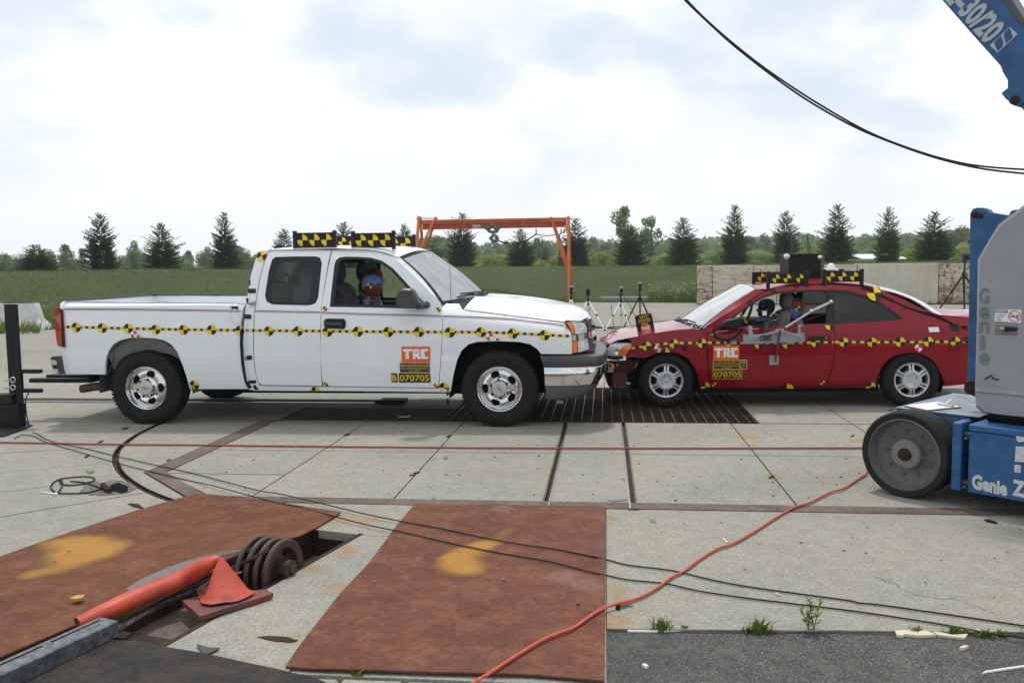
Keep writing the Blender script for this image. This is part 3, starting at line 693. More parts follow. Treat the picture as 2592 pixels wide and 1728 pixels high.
def rim_truck(Rr):
    mb = MB(); na = 100; rs_ = [Rr*q for q in (.0, .12, .25, .31, .345, .37, .40, .44, .47, .50, .53, .56, .59, .62, .65, .68, .71, .74, .77, .80, .83, .86, .90, .94, .97, 1.0)]
    def hole(r, a):
        k = round(a/(2*PI/5)); d = a - k*2*PI/5
        x = (r/Rr - .66)/.122; y = d*r/Rr/.185
        return x*x + y*y
    def h(r, a):
        q = r/Rr
        b = lin([(0, -.010), (.30, -.010), (.345, .004), (.37, .012), (.45, .030), (.55, .026), (.66, .022), (.78, .030), (.86, .042), (.92, .030), (.97, .0), (1.0, -.004)], q)
        e = hole(r, a)
        if e < 1: b += .05 + .02*(1-e)
        elif e < 1.5: b -= .010*(1.5-e)*1.2
        return b
    for i, r in enumerate(rs_):
        for k in range(na):
            a = PI/2 + 2*PI*k/na; mb.v.append((r*math.cos(a), h(r, a-PI/2), r*math.sin(a)))
    for i in range(len(rs_)-1):
        for k in range(na):
            a = 2*PI*(k+.5)/na; r = (rs_[i]+rs_[i+1])/2
            mb.f.append((i*na+k, i*na+(k+1) % na, (i+1)*na+(k+1) % na, (i+1)*na+k)); mb.m.append(1 if hole(r, a) < .72 else 0)
    return mb
def rim_car(Rr):
    mb = MB(); na = 144; rs_ = [Rr*q for q in (0, .1, .2, .3, .38, .42, .46, .50, .54, .58, .62, .66, .70, .74, .78, .82, .86, .89, .93, .97, 1.0)]
    def reg(q, a):
        k = round(a/(PI/3)); d = a - k*PI/3            # d = 0 in the middle of a spoke
        s = abs(d)*q
        if .50 < q < .90 and s < .020: return 2         # slit in the spoke
        e = (PI/6 - abs(d))
        if .56 < q < .865 and e*q < .26*min(1, (q-.40)/.2) and abs(d)*q > .155: return 1
        return 0
    def h(q, a):
        b = lin([(0, -.004), (.25, -.006), (.45, -.012), (.85, .004), (.93, .002), (.97, -.004), (1.0, .004)], q)
        g = reg(q, a)
        return b + (.045 if g == 1 else .012 if g == 2 else 0)
    for r in rs_:
        for k in range(na):
            a = PI/2 + 2*PI*k/na; mb.v.append((r*math.cos(a), h(r/Rr, a-PI/2), r*math.sin(a)))
    for i in range(len(rs_)-1):
        for k in range(na):
            a = 2*PI*(k+.5)/na; q = (rs_[i]+rs_[i+1])/2/Rr
            mb.f.append((i*na+k, i*na+(k+1) % na, (i+1)*na+(k+1) % na, (i+1)*na+k)); mb.m.append(1 if reg(q, a) else 0)
    return mb
def disc(mb, cx, cz, r, y, mi=0, n=20, flip=False):
    mb.add([(cx + r*math.cos(2*PI*i/n), y, cz + r*math.sin(2*PI*i/n)) for i in range(n)], [tuple(range(n-1, -1, -1)) if flip else tuple(range(n))], mi)
def make_wheel(parent, X, Z, yface, kind, far=False, spin=0., meshes={}):
    if kind not in meshes:
        if kind == 'truck': R0, Rr, wd_ = .378, .222, .245
        else: R0, Rr, wd_ = .302, .190, .185
        t = wheel_mb(R0, Rr, wd_, kind).mesh('tyre', M['tyre'], True, 50)
        r = (rim_truck(Rr) if kind == 'truck' else rim_car(Rr)).mesh('rim', [M['chrome'] if kind == 'truck' else M['silver'], M['dark']], True, 35)
        cap = MB()
        if kind == 'truck':
            cap.lathe([(.072, .004), (.072, -.018), (.066, -.024), (.0005, -.026)], 28)
            lug = MB(); lug.lathe([(.0135, -.0125), (.012, -.016), (.0005, -.016)], 10); lugs = [(.091, PI/2 + k*PI/3) for k in range(6)]
            em = MB(); em.prism([(-.043, -.004), (-.038, .012), (-.014, .012), (-.010, .020), (.020, .020), (.018, .012), (.043, .012), (.036, -.006), (.013, -.006), (.009, -.016), (-.022, -.016), (-.018, -.004)], -.031, -.0265)
            extra = [('hub_cap', cap.mesh('hub_cap', M['silver'], True)), ('emblem', em.mesh('emblem', M['gold']))]
        else:
            cap.lathe([(.030, -.003), (.028, -.008), (.0005, -.010)], 20)
            lug = MB(); lug.lathe([(.014, -.0085), (.014, -.0075), (.0085, -.0075), (.0085, -.014), (.0005, -.0165)], 12, mis=[0, 0, 1, 1]); lugs = [(.062, .5 + k*PI/2) for k in range(4)]
            extra = [('hub_cap', cap.mesh('hub_cap', M['silver'], True))]
        bk = MB(); bk.lathe([(Rr*.98, .06), (.0005, .06)], 24); meshes[kind] = (t, r, extra, bk.mesh('wheel_back', M['dark']), lug.mesh('lug_nut', [M['dark'], M['chrome']]), lugs)
    t, r, extra, bk, lg, lugs = meshes[kind]
    wh = link('wheel', bk, parent, loc=(X, yface, Z), rot=(0, spin, 0) if not far else (0, spin, PI))
    link('tyre', t, wh); link('rim', r, wh, loc=(0, .012 if kind == 'truck' else .004, 0))
    for n_, me in extra: link(n_, me, wh, loc=(0, .012 if kind == 'truck' else .004, 0))
    if not far:
        for rr, aa in lugs: link('lug_nut', lg, wh, loc=(rr*math.cos(aa), .012 if kind == 'truck' else .004, rr*math.sin(aa)))
    return wh

truck = thing('pickup_truck', 'white extended-cab pickup truck with checkered target stickers along its side', 'pickup truck', (0, 0, 0))
TF = Frame((0, 0, 0), 0); TC = .96            # centre line of the truck
def zrk(x, z): return z + .0152*x            # the body sits nose-down a little
Tside = [(.28, .055), (.36, .026), (.42, .006), (.55, -.018), (.74, -.0365), (.758, -.036), (.772, -.026), (.786, -.036), (.90, -.041), (1.02, -.038), (1.12, -.030), (1.20, -.016), (1.245, -.002), (1.30, .016), (1.50, .085), (1.70, .160), (1.78, .205), (1.82, .25)]
def ysT(x, z): return interp(Tside, zrk(x, z))
def tpt(p):                                   # picture point -> (x, z) on the truck's curved side
    y = -.03
    for _ in range(5):
        q = TF.at(p[0], p[1], y); y = ysT(q.x, q.z)
    return (q.x, q.z)
def T1(*pts): return [tpt(z1(*p)) for p in pts]
def T2(*pts): return [tpt(z2(*p)) for p in pts]
W_ = M['white']
def part(name, mb, mats, parent, **kw): return mb.build(name, mats, parent, smooth=True, **kw)
def both(name, mb, mats, parent, yc, near_kw={}, **kw):
    a = part(name, mb, mats, parent, **kw); b = part(name, mirror_mb(mb, yc), mats, parent, **kw); return a, b
# ---- bed sides
BT = T1((262, 590), (1610, 603))
def ysBed(x, z):
    zt = lerp(BT[0][1], BT[1][1], (x-BT[0][0])/(BT[1][0]-BT[0][0])); y = interp(Tside[:11], zrk(x, min(z, zt-.0))); t = max(0, (z-(zt-.075))/.075)
    e = max(0, (-.80 - x)/.10); b = max(0, (z-zt+.03)/.03)
    return y + .028*t**2.2 + .03*b*b*b + .05*e*e
bedo = T1((262, 590), (450, 592), (900, 597), (1300, 601), (1612, 604), (1628, 613), (1612, 650), (1597, 760), (1590, 900), (1600, 1050), (1622, 1170), (1648, 1232), (1345, 1232), (1222, 1232), (1200, 1150), (1170, 1060), (1130, 960), (1085, 905), (1030, 874), (960, 859), (870, 855), (780, 857), (710, 873), (660, 902), (625, 948), (605, 1000), (598, 1060), (597, 1125), (300, 1122), (280, 1085), (262, 1040), (247, 940), (240, 800), (243, 640), (250, 605))
both('bed_side', panel_mb(bedo, ysBed, step=.055, thick=.03), W_, truck, TC)
# wheel-arch flares' inner grey edge and the dark liner
def liner(cx, cz, r, y0, y1, a0=-8, a1=188, name='wheel_arch_liner', m='dark'):
    mb = MB(); n = 20
    mb.grid(lambda u, v: (cx + r*math.cos(R_(lerp(a0, a1, u))), lerp(y0, y1, v), cz + r*math.sin(R_(lerp(a0, a1, u)))), n, 3)
    c = [(cx + r*math.cos(R_(lerp(a0, a1, i/n))), y1, cz + r*math.sin(R_(lerp(a0, a1, i/n)))) for i in range(n+1)]
    mb.add(c, [tuple(range(n+1))]); return mb
AZ = T1((870, 857))[0][1]; FX = T2((1455, 880))[0]
both('wheel_arch_liner', liner(.0, AZ-.50, .505, -.005, .42), M['greyplastic'], truck, TC)
both('wheel_arch_liner', liner(FX[0], FX[1]-.50, .50, 0, .42), M['dark'], truck, TC)
gy = MB(); ar = T1((605, 1000), (625, 948), (660, 902), (710, 873), (780, 857), (870, 855), (960, 859), (1030, 874), (1085, 905), (1130, 960))
gy.grid(lambda u, v: (lambda p: (p[0], lerp(-.012, .10, v), p[1] - .16*v*v))(ar[min(9, int(u*9+.5))]), 9, 4); both('arch_lip', gy, mat('arch_grey', (.20, .205, .20), .6), truck, TC)
# ---- bed box
zr0, zr1 = BT[0][1], BT[1][1]
bb = MB(); x0, x1 = -.86, 1.09
for s in (0, 1):
    yo, yi = (.015, .10) if s == 0 else (2*TC-.015, 2*TC-.10)
    a, b = min(yo, yi), max(yo, yi)
    bb.add([(x0, a, zr0), (x1, a, zr1), (x1, b, zr1), (x0, b, zr0)], [(0, 1, 2, 3)])
    bb.add([(x0, yi, zr0), (x1, yi, zr1), (x1, yi, zr1-.07), (x0, yi, zr0-.07)], [(0, 1, 2, 3) if s else (3, 2, 1, 0)])
    yj = yi + (.05 if s else -.05)
    bb.add([(x0, yi, zr0-.07), (x1, yi, zr1-.07), (x1, yj, zr1-.09), (x0, yj, zr0-.09), (x1, yj, .90), (x0, yj, .92)], [(0, 1, 2, 3), (3, 2, 4, 5)])
bb.add([(x0, .05, .92), (x1, .05, .90), (x1, 1.87, .90), (x0, 1.87, .92)], [(0, 1, 2, 3)])
bb.box((x1-.03, .03, .5), (x1, 2*TC-.03, zr1-.004))
part('bed_box', bb, W_, truck)
rc = MB(); rc.box((x0, 2*TC-.11, zr0+.0), (-.02, 2*TC-.012, zr0+.018)); rc.box((-.83, .0, zr0+.004), (-.855, 2*TC, zr0+.018)); part('rail_cap', rc, M['charcoal'], truck)
tg = MB(); tg.bevbox((-.90, .06, .56), (-.845, 2*TC-.06, zr0+.005), .012); part('tailgate', tg, W_, truck)
for xx in (.80, .90): q = MB(); q.box((xx-.04, 2*TC-.104, zr1-.055), (xx+.0, 2*TC-.09, zr1+.004)); part('tape_patch', q, M['sblack'], truck)
# ---- cab: rear corner, doors, rocker
corner = T1((1656, 1222), (1635, 1190), (1616, 1060), (1608, 900), (1612, 760), (1624, 680), (1640, 590), (1660, 440), (1690, 325), (1716, 250), (1752, 218), (1812, 210), (1772, 275), (1737, 400), (1709, 560), (1693, 680), (1688, 820), (1688, 960), (1698, 1100), (1722, 1180), (1735, 1222))
def ysCab(x, z):
    return ysT(x, z) + .10*max(0, (1.20-x + .11*max(0, (z-1.2)/.5))/.2)**2 * (1 if x < 1.22 else 0)
both('cab_corner', panel_mb(corner, ysT, step=.05), W_, truck, TC)
rdoor = T1((1818, 210), (1778, 275), (1743, 400), (1715, 560), (1699, 680), (1694, 820), (1694, 960), (1704, 1100), (1728, 1185), (1748, 1202), (2192, 1209), (2182, 1000), (2180, 800), (2184, 660), (2197, 560), (2222, 400), (2242, 280), (2264, 211), (2040, 208))
rwin = T1((1850, 262), (2000, 258), (2150, 258), (2180, 268), (2192, 310), (2165, 560), (2145, 603), (2100, 618), (1970, 616), (1830, 612), (1785, 590), (1773, 545), (1800, 370), (1825, 282))
a, b = both('rear_door', panel_mb(rdoor, ysT, [rwin], step=.05), W_, truck, TC)
rin = T1((1895, 300), (2000, 294), (2105, 294), (2122, 304), (2128, 330), (2110, 520), (2098, 580), (2085, 592), (1960, 590), (1835, 586), (1815, 578), (1812, 545), (1840, 390), (1868, 315))
off_in = lambda d: (lambda x, z: ysT(x, z) + d)
for o, mir in ((a, 0), (b, 1)):
    fr_ = panel_mb(rwin, off_in(.004), [rin], step=.05, thick=.01); gl = panel_mb(rin, off_in(.007), step=.07, thick=0)
    if mir: fr_ = mirror_mb(fr_, TC); gl = mirror_mb(gl, TC)
    part('window_frame', fr_, M['trim'], o); part('window', gl, M['tinted'], o)
fdoor = T2((238, 211), (400, 206), (520, 213), (600, 232), (655, 262), (716, 300), (800, 375), (880, 450), (960, 528), (1025, 592), (1032, 612), (1043, 700), (1043, 820), (1036, 960), (1023, 1130), (1013, 1222), (560, 1216), (170, 1210), (159, 1140), (152, 960), (152, 800), (155, 660), (167, 560), (192, 420), (215, 300))
fwin = T2((218, 628), (228, 520), (245, 380), (252, 320), (262, 288), (290, 266), (330, 260), (420, 261), (520, 268), (600, 290), (680, 345), (760, 430), (850, 530), (905, 588), (928, 615), (928, 632), (905, 642), (800, 640), (500, 633))
fin = T2((248, 607), (258, 480), (272, 350), (290, 295), (330, 280), (420, 279), (515, 287), (590, 309), (662, 358), (745, 447), (822, 540), (822, 621), (500, 614))
a, b = both('front_door', panel_mb(fdoor, ysT, [fwin], step=.05), W_, truck, TC)
for o, mir in ((a, 0), (b, 1)):
    fr_ = panel_mb(fwin, off_in(-.002), [fin], step=.05, thick=.035)
    if mir: fr_ = mirror_mb(fr_, TC)
    part('window_seal', fr_, M['trim'], o)
    h0 = T2((176, 735), (190, 715), (320, 716), (336, 735), (334, 775), (320, 792), (200, 785), (178, 768)); hm = panel_mb(h0, off_in(-.012), step=.04, thick=.02)
    h1 = T2((190, 742), (310, 744), (318, 752), (310, 762), (200, 760), (188, 752)); hn = panel_mb(h1, off_in(-.030), step=.03, thick=.016)
    if mir: hm = mirror_mb(hm, TC); hn = mirror_mb(hn, TC)
    part('handle', hm, M['black'], o); part('grip', hn, M['charcoal'], o)
sill = T1((1660, 1226), (1650, 1234), (1700, 1243), (2000, 1245)) + T2((300, 1246), (800, 1251), (1100, 1254), (1112, 1235)) + T2((1014, 1227), (560, 1221), (170, 1216)) + T1((1745, 1208), (1720, 1200))
both('rocker_panel', panel_mb(sill, off_in(-.004), step=.06, thick=.05), W_, truck, TC)
# inner shell of the doors (what one sees through the open window on the far side)
ins = MB(); ins.box((1.10, .05, .42), (3.02, .085, 1.165)); both('door_lining', ins, M['trim'], truck, TC)
# ---- front wing
def zseam(x): return lerp(1.152, 1.027, (x-3.281)/(4.226-3.281))
def ysF(x, z):
    y = interp(Tside[:11], zrk(x, z)); d = max(0, (z-(zseam(x)-.13))/.13); f = max(0, (x-4.15)/.25)
    return y + .085*d**2 + .06*f*f
def fpt(p):
    y = -.03
    for _ in range(6):
        q = TF.at(p[0], p[1], y); y = ysF(q.x, q.z)
    return (q.x, q.z)
def TFn(*pts): return [fpt(z2(*p)) for p in pts]
fender = TFn((1034, 604), (1165, 606), (1190, 650), (1400, 664), (1600, 682), (1800, 714), (1900, 740), (1950, 742), (1975, 780), (1993, 830), (1997, 900), (1997, 974), (1770, 974), (1745, 940), (1690, 902), (1600, 885), (1450, 880), (1300, 885), (1235, 904), (1185, 950), (1152, 1020), (1127, 1120), (1108, 1225), (1100, 1256), (1017, 1250), (1027, 1130), (1040, 960), (1047, 820), (1047, 700))
both('fender', panel_mb(fender, ysF, step=.045, thick=.03), W_, truck, TC)
# ---- hood
def sil(p, Y): q = PY(*z2(*p), Y); return (q.x, q.z)
hc = [sil(p, .7) for p in ((1345, 553), (1500, 560), (1700, 579), (1900, 612), (2010, 640), (2080, 668))] + [sil((2118, 702), .8)]
def hood_f(u, v):
    s = 2*v-1                                  # -1 near .. 1 far
    x_e = lerp(3.30, 4.275, u); x_c = lerp(3.37, hc[-1][0]+.03, u); k = 1-abs(s)**2.5
    x = lerp(x_e, x_c, k); ze = zseam(x_e)+.006; zc_ = max(ze+.01, interp(hc, lerp(3.41, hc[-1][0], u)))
    prof = 1-max(0, (abs(s)-.50)/.50)**2.0
    if u > .93: zc_ -= 0.02*((u-.93)/.07)**2
    y = TC + s*(TC-ysF(x_e, zseam(x_e))+.006)
    return (x, y, lerp(ze, zc_, prof) + .012*math.exp(-((abs(s)-.55)/.10)**2)*(1-u*.5))
hm = MB(); hm.grid(hood_f, 24, 40)
b0 = len(hm.v)
e = [hood_f(1, j/40) for j in range(41)]; hm.add(e + [(x-.05, y, z-.055) for x, y, z in e], [(j, 41+j, 42+j, j+1) for j in range(40)])
part('hood', hm, W_, truck)
cw = MB(); cw.grid(lambda u, v: (lerp(3.02, 3.40, u) + .30*(1-(2*v-1)**2)*(1-u)*.9, lerp(.09, 2*TC-.09, v), lerp(1.19, 1.12, u)), 4, 12); part('cowl', cw, M['black'], truck)
# ---- roof, windscreen, back of the cab
def roof_f(u, v):
    s = 2*v-1; k = 1-abs(s)**2.2
    x = lerp(1.235, 2.628 + .135*k, u); ze = lin([(1.235, 1.745), (1.30, 1.765), (2.0, 1.768), (2.34, 1.752), (2.50, 1.722), (2.64, 1.672)], lerp(1.235, 2.64, u))
    zc_ = lin([(1.235, 1.765), (1.32, 1.803), (1.6, 1.818), (2.2, 1.815), (2.5, 1.795), (2.64, 1.752)], lerp(1.235, 2.64, u))
    return (x, TC + s*(TC-lerp(.19, .175, u)), zc_ - (zc_-ze)*abs(s)**3)
rm = MB(); rm.grid(roof_f, 18, 24); part('roof', rm, W_, truck)
def ws_f(u, v, d=0):
    s = 2*v-1; k = 1-abs(s)**2; x0, z0 = 3.075+.33*k, 1.205+.035*k; x1, z1_ = 2.632+.135*k, 1.672+.078*k; y0 = .055; y1 = .19
    b = math.sin(PI*u)*.02
    return (lerp(x0, x1, u)+b, TC + s*(TC-lerp(y0, y1, u)-d), lerp(z0, z1_, u)+b)
wm = MB(); wm.grid(lambda u, v: ws_f(lerp(.02, .985, u), v, .03), 8, 16); part('windshield', wm, M['windshield'], truck)
def ws_edge(u, v):
    q = ws_f(v, u); return q
pm = MB()
for s in (0, 1):
    pm.grid(lambda u, v: ws_f(u, (.0 if s == 0 else 1) + (v*.022 if s == 0 else -v*.022)), 8, 1)
pm.grid(lambda u, v: ws_f(lerp(.97, 1.0, u), v), 1, 16); pm.grid(lambda u, v: ws_f(lerp(-.02, .05, u), v), 1, 16)
part('windshield_seal', pm, M['trim'], truck)
# A pillars fill the gap between the door frames and the glass
pl = MB(); ed = T2((600, 232), (655, 262), (716, 300), (800, 375), (880, 450), (960, 528), (1025, 592))
for i, (x, z) in enumerate(ed): pass
def pil(u, v):
    i = min(len(ed)-1, int(u*(len(ed)-1)+.5)); x, z = ed[i]; t = 1-(z-1.205)/(1.672-1.205); q = Vector(ws_f(max(0, min(1, 1-t)), 0)); a = Vector((x+.004, ysT(x, z)+.003, z)); p = a.lerp(q, v); return tuple(p)
pl.grid(pil, 6, 3); both('windshield_pillar', pl, W_, truck, TC)
bw = MB(); cn = T1((1640, 590), (1660, 440), (1690, 325), (1716, 250)); cz_ = [(1.225, 1.75), (1.20, 1.70)]
def back_f(u, v):
    s = 2*v-1; z = lerp(.45, 1.752, u); x = lin([(.40, 1.12), (1.2, 1.115), (1.45, 1.155), (1.65, 1.20), (1.75, 1.24)], z) - .02*(1-s*s)
    return (x, TC + s*(TC - ysT(1.2, z) - .01), z)
bw.grid(back_f, 16, 16); part('cab_back', bw, W_, truck)
rw = MB(); rw.grid(lambda u, v: (lambda p: (p[0]-.008, p[1], p[2]))(back_f(lerp(.62, .94, u), lerp(.1, .9, v))), 4, 8); part('rear_window', rw, M['privacy'], truck)
# ---- tail lamp, bumpers, grille
tl = T1((222, 640), (268, 636), (290, 650), (298, 780), (304, 860), (305, 924), (268, 922), (240, 915), (228, 860), (214, 800), (220, 745), (228, 720), (214, 690))
tm_ = panel_mb(tl, lambda x, z: ysBed(max(x, -.82), z) - .012 + .9*max(0, -.85-x)**1.4*1.2, step=.035, thick=.10)
la, lb = both('tail_lamp', tm_, M['redlens'], truck, TC)
bz = T1((268, 636), (290, 650), (298, 780), (304, 860), (305, 924), (290, 922), (284, 800), (278, 670))
part('lamp_bezel', panel_mb(bz, lambda x, z: ysBed(max(x, -.82), z) - .018, step=.05, thick=.01), M['black'], la)
rb = T1((165, 1010), (180, 997), (245, 995), (258, 1060), (296, 1122), (240, 1125), (205, 1110), (180, 1060))
def pr_side(name, poly, y0, y1, m, parent=truck): mb = MB(); mb.prism(poly, y0, y1); return part(name, mb, M[m], parent, ang=30)
pr_side('rear_bumper', rb, .035, 2*TC-.035, 'charcoal')
bp = T1((167, 1018), (215, 1030), (238, 1118), (205, 1108), (182, 1062)); mb = MB(); mb.prism(bp, .028, 2*TC-.028); part('bumper_plate', mb, M['chrome'], truck)
def front_path(v, inset=0.0):                 # plan view of the nose; v = 0 near side .. 1 far side
    s = 2*v-1; a = abs(s)
    return a
def nose(s, xc, xs, y_side, pw=3.2):          # x along the front as a function of s in -1..1
    return lerp(xc, xs, abs(s)**pw)
def bumper_loft(name, rows, m, parent=truck, nv=36):
    """rows: (z, x at the side end, x at the corner/front centre, y offset of the side) from top to bottom"""
    mb = MB()
    def f(u, v):
        i = u*(len(rows)-1); k = min(int(i), len(rows)-2); t = i-k; r = [lerp(a, b, t) for a, b in zip(rows[k], rows[k+1])]
        z, xs, xc, yo = r
        # path: side run for v<.22, rounded corner, front run
        q = min(v, 1-v)*2; pts = smooth([(xs, -.02+yo, 0), (lerp(xs, xc, .45), -.022+yo, 0), (lerp(xs, xc, .80), .05+yo, 0), (lerp(xs, xc, .955), .24+yo*.6, 0), (xc, .55, 0), (xc+.02, TC, 0)], 6)
        j = q*(len(pts)-1); a = min(int(j), len(pts)-2); p = pts[a].lerp(pts[a+1], j-a)
        return (p.x, p.y if v <= .5 else 2*TC-p.y, z)
    mb.grid(f, len(rows)-1, nv); return part(name, mb, M[m], parent, ang=50)
bumper_loft('bumper_top', [(.700, 4.05, 4.42, .03), (.705, 4.05, 4.60, .01), (.685, 4.05, 4.67, 0), (.64, 4.07, 4.685, -.002), (.595, 4.08, 4.68, 0), (.585, 4.08, 4.675, .004)], 'charcoal')
bumper_loft('bumper_bar', [(.588, 4.085, 4.672, .0), (.58, 4.085, 4.682, -.004), (.50, 4.09, 4.672, -.004), (.44, 4.09, 4.645, 0), (.40, 4.095, 4.615, .003)], 'chrome')
def val_rows(): return [(.41, 4.095, 4.625, -.006), (.36, 4.10, 4.60, -.003), (.31, 4.10, 4.54, .004), (.28, 4.10, 4.46, .015), (.27, 4.10, 4.38, .05)]
bumper_loft('valance', val_rows(), 'greyplastic')
vq = MB(); vs_ = T2((1985, 1196), (2030, 1168), (2110, 1160), (2215, 1110), (2215, 1180), (1985, 1230)); 
# nose fascia: everything sits on a curved front x = nose
def fx(y, z):                                  # front face position for lamps and grille
    s = (y-TC)/(TC-.0); a = abs(s)
    return lerp(4.53, 4.33, a**2.6) - .10*max(0, (z-.86))*(1.0) + .05*max(0, .80-z)
def front_sheet(name, y0, y1, z0, z1_, m, proud, parent=truck, ny=10, nz=4, zf=None):
    mb = MB()
    def f(u, v):
        y = lerp(y0, y1, v); z = lerp(z0, z1_, u)
        if zf: z = zf(u, y)
        return (fx(y, z)+proud, y, z)
    mb.grid(f, nz, ny, flip=True); return part(name, mb, M[m], parent)
def sym_front(name, y0, y1, z0, z1_, m, proud, parent=truck, **kw):
    return front_sheet(name, y0, y1, z0, z1_, m, proud, parent, **kw), front_sheet(name, 2*TC-y1, 2*TC-y0, z0, z1_, m, proud, parent, **kw)
front_sheet('nose_panel', .03, 2*TC-.03, .68, 1.0, 'black', -.03, ny=30, nz=6)
front_sheet('chrome_bar', .06, 2*TC-.06, .835, .905, 'chrome', .045, ny=30, nz=5)
front_sheet('grille', .38, 2*TC-.38, .905, 1.035, 'trim', .0, ny=14)
front_sheet('grille', .38, 2*TC-.38, .72, .835, 'trim', .02, ny=14)
for k in range(5): front_sheet('grille_bar', .39, 2*TC-.39, .918+.023*k, .928+.023*k, 'charcoal', .012, ny=14, nz=1)
# lamps seen from the side: solid lens blocks wrapped round the corner
def lamp(name, poly2, m, y_in, proud=.0, parent=truck):
    P_ = [fpt(z2(*p)) for p in poly2]
    surf = lambda x, z: interp(Tside[:11], zrk(4.2, z)) + .02 - proud + .95*max(0, (x-4.28))**1.5*2.2
    mb = panel_mb(P_, surf, step=.04, thick=y_in); a = part(name, mb, M[m], parent); b = part(name, mirror_mb(mb, TC), M[m], parent); return a, b
lamp('turn_signal', [(1957, 738), (2000, 733), (2018, 780), (2024, 828), (2000, 832), (1990, 800), (1975, 765)], 'amber', .12, .012)
lamp('headlamp', [(2000, 733), (2050, 738), (2092, 748), (2104, 785), (2106, 822), (2060, 830), (2024, 829), (2018, 780)], 'lens', .25, .006)
lamp('lamp_strip', [(1997, 838), (2060, 834), (2118, 824), (2118, 866), (2060, 876), (1999, 880)], 'chrome', .12, .002)
lamp('side_marker', [(1999, 884), (2036, 882), (2038, 966), (2000, 970)], 'amber', .12, .012)
lamp('lower_lamp', [(2040, 882), (2112, 872), (2122, 950), (2060, 964), (2041, 966)], 'lens', .25, .004)
lamp('grille_surround', [(2122, 868), (2140, 864), (2150, 905), (2168, 912), (2168, 950), (2125, 968), (2118, 920)], 'greyplastic', .3, .0)
lamp('lamp_frame', [(1945, 735), (1955, 726), (2095, 738), (2112, 745), (2118, 830), (2000, 840), (1990, 830), (1972, 780)], 'black', .10, -.012)
# ---- underbody
ub = MB(); ub.box((-.80, .30, .42), (4.15, 2*TC-.30, .74)); ub.box((.45, .08, .36), (3.15, 2*TC-.08, .45)); ub.box((-.95, .50, .38), (4.3, .62, .50)); ub.box((-.95, 2*TC-.62, .38), (4.3, 2*TC-.50, .50)); ub.box((3.1, .10, .70), (4.30, 2*TC-.10, .98)); ub.box((.02, .04, .80), (.03, .05, .81))
part('chassis', ub, M['dark'], truck)
fr2 = MB(); fr2.box((.9, .10, .315), (3.2, .20, .375)); fr2.tube([(1.2, .55, .33), (2.4, .55, .30), (3.5, .6, .28)], .045, 8); fr2.tube([(0, .1, .378), (0, 2*TC-.1, .378)], .05, 8); fr2.tube([(3.645, .2, .33), (3.645, 2*TC-.2, .33)], .05, 8); fr2.ball((0, TC, .37), (.16, .14, .15)); part('driveline', fr2, M['dark'], truck)
ex = MB(); q = [TF.at(*z1(*p), .25) for p in ((425, 1232), (520, 1215), (660, 1207), (800, 1195))]; ex.tube(q, .044, 14); part('exhaust_pipe', ex, mat('dull_exhaust', (.10, .085, .075), .6, .6), truck)
rk = MB(); q = [TF.at(*z1(*p), .45) for p in ((195, 1136), (635, 1138))]; rk.box((q[0].x, .38, q[0].z-.02), (q[1].x, .52, q[0].z+.02)); q2 = [TF.at(*z1(*p), .30) for p in ((66, 1162), (520, 1170))]; rk.box((q2[0].x, .24, q2[1].z-.016), (q2[1].x, .34, q2[0].z+.016)); rk.tube([q2[1], q[1]], .018, 6)
rk.box((.55-.9, .40, .47), (-.2, .46, .60)); part('rear_mount_bar', rk, M['black'], truck)
# ---- wheels
spins = (.33, 1.2)
make_wheel(truck, 0, .375, 0, 'truck', spin=.31); make_wheel(truck, 3.645, .375, 0, 'truck', spin=.95)
make_wheel(truck, 0, .375, 2*TC, 'truck', far=True); make_wheel(truck, 3.645, .375, 2*TC, 'truck', far=True)
# ---- mirror, wipers, aerial
mq = smooth([(z2(708, 600)), z2(712, 560), z2(722, 515), z2(745, 495), z2(800, 492), z2(835, 500), z2(860, 540), z2(882, 585), z2(900, 605), z2(895, 632), z2(840, 640), z2(760, 632), z2(715, 622)], 2)
mp_ = [(lambda q: (q.x, q.z))(TF.at(p.x, p.y, -.16)) for p in mq]
mm = MB(); c = (sum(p[0] for p in mp_)/len(mp_), sum(p[1] for p in mp_)/len(mp_))
rings = [(.80, -.23), (.95, -.215), (1.0, -.18), (.98, -.12), (.86, -.08), (.0, -.075)]
b0 = []
mm.add([(lerp(c[0], p[0], k), y, lerp(c[1], p[1], k)) for k, y in rings for p in mp_], [(i*len(mp_)+j, i*len(mp_)+(j+1) % len(mp_), (i+1)*len(mp_)+(j+1) % len(mp_), (i+1)*len(mp_)+j) for i in range(len(rings)-1) for j in range(len(mp_))])
mm.add([(lerp(c[0], p[0], .8), -.23, lerp(c[1], p[1], .8)) for p in mp_], [tuple(range(len(mp_)))])
st = TF.at(*z2(890, 622), -.08); mm.tube([(st.x-.03, -.12, st.z), (st.x+.045, .0, st.z+.01)], .035, 8)
both('mirror', mm, M['charcoal'], truck, TC, ang=60)
wp = MB(); B = lambda u, v: Vector(ws_f(u, v)) + Vector((.012, 0, .018))
for v0, v1, v2 in ((.16, .26, .60), (.50, .60, .90)):
    wp.tube([B(.02, v2), B(.09, lerp(v0, v2, .5)), B(.10, v0)], .008, 5); wp.tube([B(.05, v0-.05), B(.085, lerp(v0, v2, .4)), B(.05, lerp(v0, v2, .72))], .006, 5)
part('wiper', wp, M['black'], truck)
an = MB(); q = TF.at(*z2(1108, 598), .16); q1 = TF.at(*z2(1090, 60), .16); an.tube([q, q1], [.003, .0012], 5); an.lathe([(.018, .0), (.014, -.02), (.0, -.022)], 10, Matrix.Translation(q) @ Matrix.Rotation(-PI/2, 4, 'X')); part('antenna', an, M['black'], truck)
